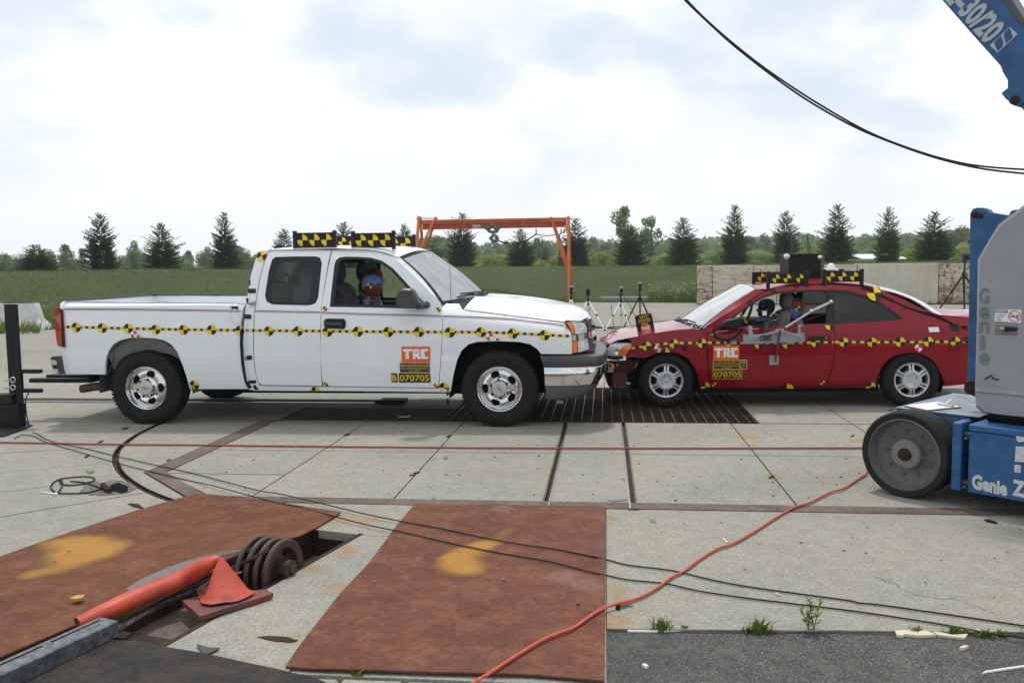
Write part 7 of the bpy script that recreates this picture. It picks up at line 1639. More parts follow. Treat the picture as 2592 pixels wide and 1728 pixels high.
c2 = gpath(zl, ((170, 140), (210, 115), (270, 95), (400, 110), (550, 180), (850, 270), (1330, 410), (1790, 530), (2352, 660)), h) + gpath(z5, ((1420, 130), (1870, 250), (2000, 270)), h+.014) + gpath(z6, ((0, 190), (130, 215), (280, 250), (560, 325), (850, 385), (1200, 465), (1480, 520), (1800, 575), (2000, 625)), h+.012) + gpath(z7, ((0, 535),), h+.012) + gpath(z7, ((90, 553), (200, 575), (400, 595), (580, 635), (850, 675), (1100, 705), (1500, 755), (1950, 825), (2150, 865), (2352, 890), (2600, 930), (3300, 1010), (4600, 1130)), h)
cord('black_cable', 'lower of the two thin black cables crossing the ground diagonally', c2, .0040, M['rubber'], 'cable', 4, 6)
cc_ = gpath(zl, ((645, 770), (605, 720), (640, 660), (720, 620), (900, 596), (1040, 592), (1110, 605), (1125, 630), (1080, 655), (960, 682), (830, 695), (740, 680), (705, 640), (715, 625), (740, 650), (740, 700), (715, 750), (695, 785), (760, 792), (950, 790), (1080, 775), (1180, 745), (1220, 735)), .008) + gpath(zl, ((1150, 710), (1000, 660), (840, 648)), .008)
cord('coiled_cable', 'loose loop of black cable lying beside the broken drain hole', cc_, .0055, M['rubber'], 'cable', 4, 6)
# broken drain hole and lifting slots in the slabs
def patch(name, pts, z, m, parent=pave, step=.03, jag=.0):
    P_ = [tuple(p.xy) for p in pts]; P_ = densify(P_, step); rr = random.Random(len(P_)); P_ = [(x + rr.uniform(-jag, jag), y + rr.uniform(-jag, jag)) for x, y in P_]
    mb = MB(); mb.prism(P_, 0, 1, fn=lambda x, y, c: (x, c, z if y == 0 else z-.003)); return mb.build(name, m, parent)
M['crumble'] = mat('crumbled_concrete', (.12, .115, .10), .95, var=.4, vscale=25, bump=1., bscale=60)
patch('broken_concrete', gpath(zl, ((940, 770), (1010, 700), (1010, 670), (1130, 655), (1220, 670), (1300, 640), (1430, 635), (1540, 660), (1600, 690), (1620, 730), (1560, 780), (1450, 800), (1250, 820), (1080, 815)), 0), .003, M['crumble'], jag=.012)
patch('drain_hole', gpath(zl, ((1330, 690), (1400, 665), (1470, 690), (1530, 720), (1520, 780), (1440, 800), (1370, 780), (1260, 770), (1230, 720), (1290, 710)), 0), .0045, M['dark'], jag=.01)
tag((lambda mb: mb.build('pipe_stub', M['rustdark'], smooth=True))(MB().tube([G(*zl(1225, 690), .03), G(*zl(1305, 760), .02)], .02, 8)), 'rusty pipe stub sticking out of the broken drain hole', 'pipe')
patch('lifting_slot', gpath(zl, ((1520, 920), (1560, 910), (1640, 920), (1715, 968), (1680, 975), (1600, 955)), 0), .003, M['rustdark'], jag=.004)
for z_, pts in ((z5, ((1705, 1130), (1780, 1122), (1900, 1130), (1970, 1150), (1940, 1166), (1820, 1158))),): patch('lifting_slot', gpath(z_, pts, 0), .003, M['rustdark'], jag=.003)
for z_, x, y, w_, h_ in ((zm, 100, 640, 48, 20), (zm, 1480, 660, 42, 18), (zm, 1040, 1155, 50, 15), (zl, 1200, 178, 38, 16), (zl, 1490, 20, 50, 18), (zl, 1035, 352, 34, 22), (zb, 80, 622, 22, 12), (z7, 975, 15, 18, 8), (zl, 2008, 395, 28, 14), (zb, 500, 335, 30, 8), (z6, 900, 5, 22, 6)):
    c = [(x-w_, y+h_*.6), (x-w_*.3, y-h_*.5), (x+w_, y-h_), (x+w_*.5, y+h_*.4), (x-w_*.4, y+h_)]; patch('lifting_slot', gpath(z_, c, 0), .003, M['rustdark'], step=.02, jag=.003)
patch('metal_cap', gpath(zl, [(1075+46*math.cos(2*PI*i/14), 535+26*math.sin(2*PI*i/14)) for i in range(14)], 0), .004, M['greyplastic'], step=.5); patch('metal_cap', gpath(zl, [(1075+24*math.cos(2*PI*i/14), 528+18*math.sin(2*PI*i/14)) for i in range(14)], 0), .007, M['steelgrey'], step=.5)
# ---- scraps
def scrap(name, label, z_, pts, m, hh=.006, lift_=.002, cat='scrap', curl=0.):
    P_ = [tuple(G(*z_(*p), lift_).xy) for p in pts]; cx = sum(p[0] for p in P_)/len(P_); cy = sum(p[1] for p in P_)/len(P_); o = thing_ = None
    mb = MB(); mb.prism([(x-cx, y-cy) for x, y in P_], 0, 1, fn=lambda x, y, c: (x, c, (hh if y == 0 else 0) + curl*((x*x+c*c)*40)))
    o = mb.build(name, m); o.location = (cx, cy, lift_); return tag(o, label, cat)
M['bumpgrey'] = mat('dark_plastic_shard', (.035, .033, .04), .4); M['cream'] = mat('cream_foam', (.52, .47, .36), .7); M['whitepl'] = mat('white_plastic_scrap', (.62, .62, .6), .5); M['bluetape'] = mat('blue_grey_tape', (.13, .14, .19), .5)
scrap('plastic_shard', 'dark pointed plastic shard on the concrete between the two rusty plates', z5, ((1300, 1188), (1330, 1192), (1380, 1205), (1455, 1212), (1400, 1240), (1355, 1258), (1330, 1225)), M['bumpgrey'], curl=.03)
scrap('foam_sheet', 'longer torn cream foam sheet on the asphalt edge near the lift', z7, ((1648, 864), (1700, 860), (1780, 872), (1800, 862), (1840, 872), (1872, 888), (1780, 892), (1700, 884), (1690, 892), (1660, 890)), M['cream'], .012, -.0105)
scrap('foam_sheet', 'pointed cream foam sheet beside the longer foam sheet on the asphalt', z7, ((1852, 868), (1900, 872), (1960, 885), (2044, 880), (2030, 902), (1960, 895), (1880, 885)), M['cream'], .01, -.0105)
scrap('plastic_strip', 'thin white plastic strip lying against the crumbled concrete edge', z7, ((190, 854), (330, 856), (515, 850), (512, 856), (330, 862), (192, 860)), M['whitepl'], .006, -.0105)
scrap('plastic_strip', 'white bent plastic strip on the asphalt in the lower right corner', z7, ((2122, 1092), (2140, 1078), (2240, 1062), (2360, 1045), (2360, 1052), (2240, 1070), (2150, 1084)), M['whitepl'], .006, -.0105)
scrap('foam_chip', 'small curled cream chip on the asphalt below the foam sheets', z7, ((2000, 955), (2030, 943), (2050, 948), (2030, 958), (2005, 962)), M['cream'], .012, -.0105)
scrap('paper_scrap', 'crumpled white paper scrap on the asphalt below the pale strip', z7, ((268, 1048), (285, 1044), (305, 1055), (288, 1062)), M['whitepl'], .012, -.0105)
scrap('red_fragment', 'red plastic fragments at the asphalt edge under the middle grass tuft', z7, ((880, 862), (910, 860), (915, 872), (890, 876)), M['inred'], .012, -.0105)
scrap('red_fragment', 'red plastic fragment beside the grass tuft, right of the other', z7, ((980, 860), (1002, 862), (1004, 870), (984, 868)), M['inred'], .010, -.0105)
scrap('wood_chip', 'thin pale wood chip on the concrete beside the orange cord', z7, ((708, 352), (716, 350), (740, 374), (730, 377)), M['cream'])
scrap('wood_chip', 'thin pale wood chip on the concrete below the upper cable', z7, ((993, 652), (1000, 650), (1026, 662), (1016, 664)), M['cream'])
scrap('bottle_cap', 'small black rubber cap on the concrete beside the orange cord', z7, [(138+13*math.cos(2*PI*i/10), 730+11*math.sin(2*PI*i/10)) for i in range(10)], M['rubber'], .02)
scrap('tape_piece', 'grey tape piece on the concrete right of the centre plate', z7, ((308, 246), (330, 246), (350, 258), (348, 265), (326, 260), (312, 262)), M['bluetape'], .002); scrap('tape_strip', 'blue grey tape strip at the end of the right slot rail', z7, ((75, 140), (120, 138), (188, 132), (190, 141), (110, 148)), M['bluetape'], .002)
scrap('tape_piece', 'bluish tape piece on the slab beneath the red rope', zm, ((1395, 955), (1430, 928), (1465, 925), (1450, 970), (1420, 968)), M['bluetape'], .003)
scrap('plastic_lens', 'curled pale plastic lens piece on the dark floor grate', zf, ((42, 1268), (70, 1256), (110, 1254), (140, 1266), (90, 1270)), M['whitepl'], .02, .004, curl=.1)
scrap('wood_chip', 'pale wood strip on the dark slab under the truck', zm, ((790, 404), (880, 396), (960, 390), (958, 402), (870, 408)), M['cream'], .01); scrap('leaf', 'dry curled leaf on the bent rusty plate below the ochre stain', z5, ((460, 884), (510, 866), (565, 862), (545, 885), (500, 892)), mat('dry_leaf', (.42, .24, .06), .8), .012, .03, 'leaf')
scrap('rubber_strip', 'thin black rubber strip on the concrete near the lift', z7, ((2135, 250), (2165, 252), (2208, 266), (2200, 270), (2150, 260)), M['rubber'], .008); scrap('plastic_stick', 'thin white stick on the concrete beside the coiled cable', zl, ((458, 778), (480, 778), (685, 800), (684, 810), (560, 795)), M['whitepl'], .006)
rsd = random.Random(11); mb = MB()
for k in range(260):
    x = rsd.uniform(1.2, 8.5); y = rsd.uniform(-4.5, .1); s = rsd.uniform(.003, .009)
    if 2.3 < x < 3.4 and y < -3.2: continue
    z = .018 if 3.4 < x < 4.67 and y < -2.8 else .001
    if x < 3.2 and y < -2.7: z = .03
    mb.ball((x, y, z+s*.3), (s*rsd.uniform(.7, 1.6), s, s*.6), 5, 3)
o = mb.build('gravel_bits', mat('dark_grit', (.06, .055, .05), .9, col2=(.25, .23, .2), vscale=30)); tag(o, kind='stuff')
# ================================================================== far props
def jersey():
    b0 = G(*zp(385, 372)); t = thing('concrete_barrier', 'weathered concrete road barrier standing at the grass edge behind the camera stand', 'barrier', b0); F_ = Frame(b0, 0)
    o_ = [(lambda q: (q.x, q.z))(F_.at(*zp(*p), 0)) for p in ((390, 350), (345, 280), (322, 230), (305, 115), (298, 110))]; o_[0] = (o_[0][0], .0); hgt = o_[-1][1]
    pr = [(0, 0), (0, .08), (.18, .30), (.24, hgt), (.40, hgt), (.46, .30), (.64, .08), (.64, 0)]      # cross-section (y, z)
    xe = lambda z: interp(sorted([(p[1], p[0]) for p in o_]), z)
    mb = MB(); vs = [(xe(z), y, z) for y, z in pr] + [(-3.6, y, z) for y, z in pr]; n = len(pr)
    mb.add(vs, [((i+1) % n, i, n+i, n+(i+1) % n) for i in range(n)] + [tuple(range(n)), tuple(range(2*n-1, n-1, -1))]); part('barrier_body', mb, mat('pale_weathered_concrete', (.62, .62, .60), .9, var=.12, vscale=3), t, ang=20)
    rr = random.Random(2); mb = MB()
    for k in range(26): x = rr.uniform(-1.2, -.35); mb.ball((x, rr.uniform(.26, .38), hgt+.01), (rr.uniform(.03, .08), .04, rr.uniform(.01, .03)), 6, 4)
    o = mb.build('dead_leaves', M['rustdark'], t); o['kind'] = 'stuff'
jersey()
for i, (p0, p1, lb) in enumerate((((1025, 765), (2035, 765), 'long precast concrete kerb block behind the white tripods'), ((2395, 765), (3300, 765), 'precast concrete kerb block half hidden by the rusty barrier'), ((-3400, 770), (-2300, 772), 'precast concrete kerb block out at the grass edge'))):
    if i == 2: continue
    a = G(*zt(*p0)); b = G(*zt(*p1)); L_ = (b-a).length; t = thing('kerb_block', lb, 'kerb block', a, math.atan2(b.y-a.y, b.x-a.x), 'concrete kerb blocks'); h_ = (PY(*zt(p0[0], 668), a.y).z); mb = MB(); mb.bevbox((0, 0, 0), (L_, .32, h_), .03); part('block', mb, M['curb'], t, ang=30)
# rusty barrier wall
WA = G(*zr(75, 690)); WB_ = G(*zr(2072, 684)); wy = math.atan2(WB_.y-WA.y, WB_.x-WA.x); WF = Frame((WA.x, WA.y, 0), wy)
def rustywhite(name, th, vert=False, amt=.85):
    m, t, p, v = world_mat(name, .75)
    mp = N(t, 'ShaderNodeMapping'); mp.inputs['Scale'].default_value = (.8, .8, 6.0) if not vert else (4, 4, .8); mp.inputs['Location'].default_value = (th*40, 0, th*17); L(t, v, mp.inputs[0])
    f = noisef(t, mp.outputs[0], 2.0, th, th+.08, 9, .72); g = noisef(t, v, 7, th+.06, th+.12, 6, .7); lo_ = noisef(t, v, .7, .40, .62, 4)
    c = mixc(t, noisef(t, v, .8, .35, .7), (.48, .465, .385), (.57, .555, .47)); c = mixc(t, mulf(t, noisef(t, mp.outputs[0], 1.1, th-.10, th+.10, 7), .35), c, (.40, .27, .14)); c = mixc(t, mulf(t, mulf(t, f, lo_), amt), c, (.17, .075, .03)); c = mixc(t, mulf(t, g, .85), c, (.14, .055, .025)); L(t, c, p.inputs['Base Color']); return m
wl = thing('rusty_barrier', 'long barrier of cream steel panels streaked with rust behind the red coupe', 'barrier', (WA.x, WA.y, 0), wy)
ed_ = [75, 205, 545, 738, 1400, 2070, 2700, 3300]; ms = [rustywhite('rusty_cream_panel', .47, False, 1), rustywhite('streaked_cream_panel', .51, False, 1), rustywhite('cream_panel', .56, True, 1), rustywhite('very_rusty_cream_panel', .45, False, 1)]
for i, (a, b) in enumerate(zip(ed_, ed_[1:])):
    p = WF.at(*zr(a, 690), 0); q = WF.at(*zr(b, 690), 0); top = WF.at(*zr(a, 366 if a < 1400 else 352), 0).z
    mb = MB(); mb.bevbox((p.x+.012, [0, .03, .02, .025, -.02, .0, 0][i], .02), (q.x-.012, .9, top), .012); part('steel_panel', mb, [ms[0], ms[1], ms[1], ms[1], ms[2], ms[3], ms[2]][i], wl, ang=30)
mb = MB(); e = WF.at(*zr(3300, 690), 0); mb.box((.0, .06, 0), (e.x, .88, .9)); part('inner_frame', mb, M['rustdark'], wl)
for x0, x1, y in ((1880, 2180, 668), (1990, 2140, 660)):
    a = G(*zr(x0, y)); b = G(*zr(x1, y+4)); tag((lambda m: m.build('rusty_pipe', M['rustC'], smooth=True))(MB().tube([a + Vector((0, 0, .11)), b + Vector((0, 0, .11))], .11 if x0 < 1900 else .15, 10)), 'rusty pipe lying in front of the cream barrier' + (', the thicker one' if x0 > 1900 else ', the longer one'), 'pipe')
# gantry crane
M['crane'] = mat('crane_orange', (.62, .135, .018), .5, var=.12, vscale=2); M['cranered'] = mat('crane_red_beam', (.40, .045, .02), .5, var=.12, vscale=2); M['hoist'] = mat('hoist_grey', (.10, .11, .115), .5)
GY = 33.0; gf0 = PY(1446, 760, GY); gb = berm(gf0.x, GY) if edge_d(gf0.x, GY) > 0 else 0
gan = thing('gantry_crane', 'orange gantry crane with red beam and chain hoist on the grass', 'gantry crane', (0, 0, 0))
def gp(x, y, Y=GY): return PY(*zg(x, y), Y)
a = gp(245, 190); b = gp(2118, 185); zt0 = a.z; zt1 = gp(245, 248).z; zb0 = gp(245, 312).z
mb = MB(); mb.bevbox((a.x, GY-.12, zt1), (b.x, GY+.12, zt0), .01); part('beam', mb, M['crane'], gan, ang=30); mb = MB(); mb.bevbox((a.x+.05, GY-.06, zb0), (b.x, GY+.06, zt1-.003), .01); mb.box((a.x+.05, GY-.10, zb0-.005), (b.x, GY+.10, zb0+.03)); part('lower_beam', mb, M['cranered'], gan, ang=30)
mb = MB(); p = gp(470, 195); q = gp(1880, 200); mb.bevbox((p.x, GY-.2, p.z-.08), (q.x, GY-.125, p.z+.03), .01); part('cover_rail', mb, M['crane'], gan)
for x, s in ((215, -1), (2140, 1)):
    tp_ = gp(x, 160); 
    for dy in (-1, 1):
        ft = Vector((tp_.x + s*.06, GY + dy*1.25, berm(tp_.x, GY+dy*1.25)-.05)); mb = MB(); mb.tube([tp_ + Vector((0, dy*.14, .05)), ft], .085, 4); part('leg', mb, M['crane'], gan, ang=30)
        bt2 = gp({215: 430, 2140: 1918}[x], 160) + Vector((0, dy*.14, .02)); kn_ = tp_.lerp(ft, .68 if s > 0 else .66); mb = MB(); mb.tube([bt2, kn_], .06, 4); part('brace', mb, M['crane'], gan, ang=30)
    mb = MB(); u = gp(x + (-35 if s < 0 else 45), 172); mb.box((min(u.x, tp_.x), GY-.15, u.z-.03), (max(u.x, tp_.x)+.02, GY+.15, u.z+.02)); ww = gp({215: 430, 2140: 1918}[x], 165); mb.tube([u, ww], .03, 4); part('head_bar', mb, M['crane'], gan)
    lb_ = gp(x, 820); mb = MB(); mb.box((lb_.x-.06, GY-.75, lb_.z-.1), (lb_.x+.05, GY-.74, lb_.z+.08)); part('label_plate', mb, M['swhite'], gan)
for x in (790, 1165, 1550): q = gp(x, 245); mb = MB(); mb.bevbox((q.x-.045, GY-.16, q.z-.08), (q.x+.045, GY-.10, q.z+.10), .01); part('beam_clamp', mb, M['crane'], gan)
for x in (252, 2112): q = gp(x, 285); mb = MB(); mb.box((q.x-.05, GY-.13, q.z-.14), (q.x+.05, GY-.115, q.z+.14)); part('hazard_plate', mb, M['yellow'], gan)
q = gp(955, 278); mb = MB(); mb.box((q.x-.18, GY-.075, q.z-.09), (q.x+.18, GY-.066, q.z+.09)); o = mb.build('capacity_plate', M['swhite'], gan); qa = q.copy(); text_part('lettering', '2½ TON', M['sblack'], o, lambda u, v, q=qa: (q.x+u, GY-.08, q.z+v), .31, .12, .02)
q = gp(1700, 194); text_part('lettering', 'CAP 5000 LB', mat('faded_lettering', (.16, .03, .01), .6), gan, lambda u, v, q=q: (q.x+u, GY-.205, q.z+v), .82, .09, .02)
ho = thing('chain_hoist', 'grey chain hoist with hook hanging from the gantry beam trolley', 'hoist', (0, 0, 0))
for x in (1100, 1215): q = gp(x, 285); mb = MB(); mb.lathe([(.16, -.16), (.13, -.2), (.0005, -.2)], 14, Matrix.Translation((q.x, GY, q.z))); mb.lathe([(.16, .12), (.16, -.16)], 14, Matrix.Translation((q.x, GY, q.z))); part('trolley_wheel', mb, M['hoist'], ho)
mb = MB(); P_ = [(lambda q: (q.x, q.z))(gp(*p)) for p in ((1075, 290), (1120, 300), (1125, 325), (1200, 325), (1205, 300), (1250, 290), (1225, 350), (1165, 372), (1105, 350))]; mb.prism(P_, GY-.15, GY+.15); part('trolley_frame', mb, M['hoist'], ho)
q = gp(1185, 425); mb = MB(); mb.lathe([(.20, .15), (.20, -.15), (.14, -.2), (.0005, -.2)], 18, Matrix.Translation((q.x, GY, q.z))); mb.lathe([(.10, .12), (.10, -.12), (.0005, -.15)], 12, Matrix.Translation((gp(1145, 415).x, GY, q.z))); part('hoist_body', mb, M['hoist'], ho)
mb = MB(); mb.box((q.x-.05, GY-.21, q.z-.07), (q.x+.06, GY-.2015, q.z+.07)); part('rating_plate', mb, M['swhite'], ho)
mb = MB(); mb.tube([gp(1165, 372), gp(1165, 400)], .03, 6); mb.tube([gp(1148, 440), gp(1150, 490)], .02, 5); mb.tube([gp(1170, 455), gp(1172, 490)], .02, 5); mb.tube([gp(1225, 450), gp(1225, 800)], .012, 4); mb.tube([gp(1165, 580), gp(1160, 800)], .010, 4); part('chain', mb, M['hoist'], ho)
q = gp(1160, 520); mb = MB(); mb.bevbox((q.x-.08, GY-.1, q.z-.12), (q.x+.08, GY+.1, q.z+.16), .03); part('hook_block', mb, M['hoist'], ho); mb = MB(); mb.box((q.x-.05, GY-.106, q.z-.06), (q.x+.05, GY-.1005, q.z+.08)); part('rating_plate', mb, M['swhite'], ho)
mb = MB(); mb.tube(smooth([gp(*p) for p in ((1160, 545), (1178, 565), (1172, 590), (1155, 595), (1148, 580))], 4), .022, 6); part('hook', mb, M['steelgrey'], ho)
fc = thing('festoon_cable', 'black power cable looping under the gantry beam from the hoist', 'cable', (0, 0, 0))
for pts in (((1230, 450), (1320, 480), (1430, 482), (1560, 465), (1660, 410), (1722, 375)), ((1230, 455), (1350, 500), (1480, 495), (1600, 450), (1722, 378)), ((1722, 372), (1800, 388), (1900, 390), (2000, 368)), ((2030, 370), (2026, 440), (2030, 600), (2028, 780))):
    mb = MB(); mb.tube(smooth([gp(*p) for p in pts], 4), .022, 5); mb.build('cable_loop', M['rubber'], fc)
for x, y in ((1722, 378), (2045, 370), (2085, 355)): mb = MB(); mb.tube(smooth([gp(x, 305), gp(x+2, y-15), gp(x-10, y), gp(x-20, y-5)], 3), .03, 5); mb.build('hanger', M['rubber'], fc)
# tripods
M['triwhite'] = mat('tripod_silver', (.80, .81, .82), .35, .1); M['camgrey'] = mat('camera_grey', (.27, .27, .26), .5)
def tripod(label, apex, feet, cam_c, leg_m, cam_w, cam_h, cat='tripod', cam_m='camgrey', lens=True, scale=1.):
    t = thing('camera_tripod', label, 'camera tripod', (apex.x, apex.y, 0), 0, 'cameras on tripods'); o_ = Vector((apex.x, apex.y, 0)); A = apex-o_
    for f in feet:
        f = f-o_; f.z = 0; m_ = A.lerp(f, .5); mb = MB(); mb.tube([A + (f-A).normalized()*.06, m_], .021*scale, 6); mb.tube([m_, f + (A-f).normalized()*.02], .016*scale, 6); l = part('leg', mb, leg_m, t)
        mb = MB(); mb.tube([A.lerp(f, .48), A.lerp(f, .53)], .024*scale, 8); part('leg_lock', mb, M['black'], l); mb = MB(); mb.tube([f + (A-f).normalized()*.035, f + Vector((0, 0, .002))], .018*scale, 8); part('foot', mb, M['black'], l)
    ct = cam_c-o_; mb = MB(); mb.tube([A + Vector((0, 0, -.14)), A + Vector((0, 0, .04))], .03*scale, 8); mb.tube([A + Vector((0, 0, .02)), ct - Vector((0, 0, cam_h/2))], .016*scale, 6); mb.bevbox((A.x-.06, A.y-.04, ct.z-cam_h/2-.05), (A.x+.06, A.y+.04, ct.z-cam_h/2-.008), .01); part('pan_head', mb, M['black'], t); mb = MB(); mb.tube([A + Vector((-.02, -.03, .10)), A + Vector((-.10, -.10, .02))], .010*scale, 5); part('pan_handle', mb, M['black'], t)
    mb = MB(); mb.bevbox((ct.x-cam_w/2, ct.y-.10, ct.z-cam_h/2), (ct.x+cam_w/2, ct.y+.10, ct.z+cam_h/2), .006); c = part('camera', mb, M[cam_m], t, ang=30)
    mb = MB(); mb.bevbox((ct.x-cam_w*.38, ct.y-.135, ct.z-cam_h*.42), (ct.x+cam_w*.42, ct.y-.101, ct.z+cam_h*.25), .008); part('lens_shade', mb, M['black'], c)
    if lens: mb = MB(); mb.lathe([(.022, .0), (.020, -.03), (.0005, -.02)], 12, Matrix.Translation((ct.x, ct.y-.135, ct.z-.01))); part('lens', mb, M['dark'], c)
    return t
def tY(x, y, Y): return PY(*zt(x, y), Y)
tripod('silver tripod and camera partly behind the truck hood', tY(480, 690, 14.4), [tY(330, 1010, 14.0), tY(640, 1030, 14.0), tY(510, 950, 15.0)], tY(490, 515, 14.4), M['triwhite'], .11, .14)
tripod('silver tripod with small black square-lensed camera just right of the truck hood', tY(800, 720, 13.2), [G(*zt(1113, 1300)), tY(520, 1290, 12.9), tY(798, 1150, 13.7)], tY(797, 560, 13.2), M['triwhite'], .09, .11, cam_m='black')
tripod('silver tripod with grey camera in front of the kerb block', tY(1410, 740, 13.2), [G(*zt(1112, 1300)), G(*zt(1580, 1290)), tY(1420, 1130, 13.9)], tY(1415, 545, 13.2), M['triwhite'], .105, .165)
tripod('black tripod with grey camera behind the hood sign', tY(1760, 650, 13.6), [G(*zt(1448, 1268)), tY(2030, 1290, 13.4), tY(1770, 1140, 14.2)], tY(1762, 455, 13.6), M['trim'], .11, .155)
tA = PY(*zr(2285, 440), 22.0); ft_ = G(*zr(2080, 730)); tripod('tall black tripod with video camera beside the lift', tA, [Vector((ft_.x, ft_.y, 0)), PY(*zr(2290, 760), 22), PY(*zr(2500, 740), 21.5)], PY(*zr(2300, 292), 22.0), M['trim'], .30, .24, cam_m='greyplastic', scale=1.9)
fcx = thing('floor_cables', 'tangle of thin black camera cables on the concrete by the tripods', 'cables', (0, 0, 0))
for pts in (((860, 1230), (960, 1250), (1100, 1240), (1300, 1260), (1500, 1290)), ((900, 1225), (1100, 1252), (1250, 1262), (1450, 1255), (1700, 1262)), ((980, 1228), (1200, 1235), (1500, 1222), (1660, 1220)), ((1060, 1470), (1090, 1455), (1140, 1452))): mb = MB(); mb.tube(smooth(gpath(zt, pts, .01), 4), .012, 5); mb.build('cable', M['rubber'], fcx)
for pts in (((815, 860), (830, 980), (880, 1130), (970, 1225), (1000, 1238)), ((1470, 650), (1550, 800), (1640, 960), (1690, 1060)), ((1545, 1090), (1580, 1180), (1670, 1255)), ((1228, 800), (1240, 950), (1265, 1120), (1280, 1250))): mb = MB(); mb.tube(smooth([tY(*p, 13.1) for p in pts], 4), .007, 5); mb.build('cable', M['rubber'], fcx)
# overhead wires
for lb, pts in (('upper of the two sagging overhead cables', ((1380, -520), (1560, -240), (1690, -60), (1738, 0), (1800, 62), (1880, 130), (1960, 190), (2070, 262), (2200, 335), (2330, 385), (2440, 414), (2540, 426), (2640, 430), (2760, 432), (3200, 400), (3700, 300))), ('lower of the two sagging overhead cables', ((1370, -520), (1550, -240), (1680, -60), (1733, 0), (1790, 55), (1860, 118), (1960, 196), (2050, 258), (2160, 320), (2260, 362), (2370, 400), (2480, 426), (2600, 440), (2760, 452), (3200, 425), (3700, 320)))):
    mb = MB(); mb.tube(smooth([PY(x, y, -.6 if 'upper' in lb else -.8) for x, y in pts], 6), .008, 6); tag(mb.build('overhead_cable', M['rubber'], smooth=True), lb, 'cable', 'overhead cables')
# ================================================================== vegetation
def leafmat(name, c1, c2, sc=1.2, trans=.25, hue=.12):
    m = D.materials.new(name); m.use_nodes = True; t = m.node_tree; p = t.nodes['Principled BSDF']; p.inputs['Roughness'].default_value = .75; p.inputs['Specular IOR Level'].default_value = .12
    g = N(t, 'ShaderNodeNewGeometry'); oi = N(t, 'ShaderNodeObjectInfo')
    c = mixc(t, noisef(t, g.outputs['Position'], sc, .35, .68, 4), c1, c2)
    hv = N(t, 'ShaderNodeHueSaturation'); L(t, c, hv.inputs['Color'])
    mr = N(t, 'ShaderNodeMapRange'); L(t, oi.outputs['Random'], mr.inputs[0]); mr.inputs[3].default_value = 1-hue*2; mr.inputs[4].default_value = 1+hue*2; L(t, mr.outputs[0], hv.inputs['Value'])
    mh = N(t, 'ShaderNodeMapRange'); L(t, oi.outputs['Random'], mh.inputs[0]); mh.inputs[3].default_value = .5-hue*.12; mh.inputs[4].default_value = .5+hue*.12; L(t, mh.outputs[0], hv.inputs['Hue'])
    L(t, hv.outputs[0], p.inputs['Base Color'])
    if trans:
        tr = N(t, 'ShaderNodeBsdfTranslucent'); L(t, hv.outputs[0], tr.inputs[0]); mx = N(t, 'ShaderNodeMixShader'); mx.inputs[0].default_value = trans; L(t, p.outputs[0], mx.inputs[1]); L(t, tr.outputs[0], mx.inputs[2]); L(t, mx.outputs[0], t.nodes['Material Output'].inputs[0])
    return m
M['needle'] = leafmat('spruce_needles', (.046, .075, .027), (.088, .122, .046), 4, .28, .14)
M['leafA'] = leafmat('leaf_mid_green', (.17, .245, .08), (.27, .34, .115), .5, .45, .12)
M['leafB'] = leafmat('leaf_bright_green', (.20, .26, .045), (.30, .35, .075), .6, .45, .10)
M['leafC'] = leafmat('leaf_deep_green', (.15, .21, .092), (.23, .29, .13), .5, .42, .12)
M['bark'] = mat('bark', (.06, .045, .035), .9, var=.3, vscale=8)
M['grass'] = leafmat('grass_blades', (.068, .098, .030), (.110, .125, .048), .45, .55, .0)
M['grassedge'] = leafmat('fresh_grass', (.09, .14, .03), (.15, .20, .05), .8, .35, .0)
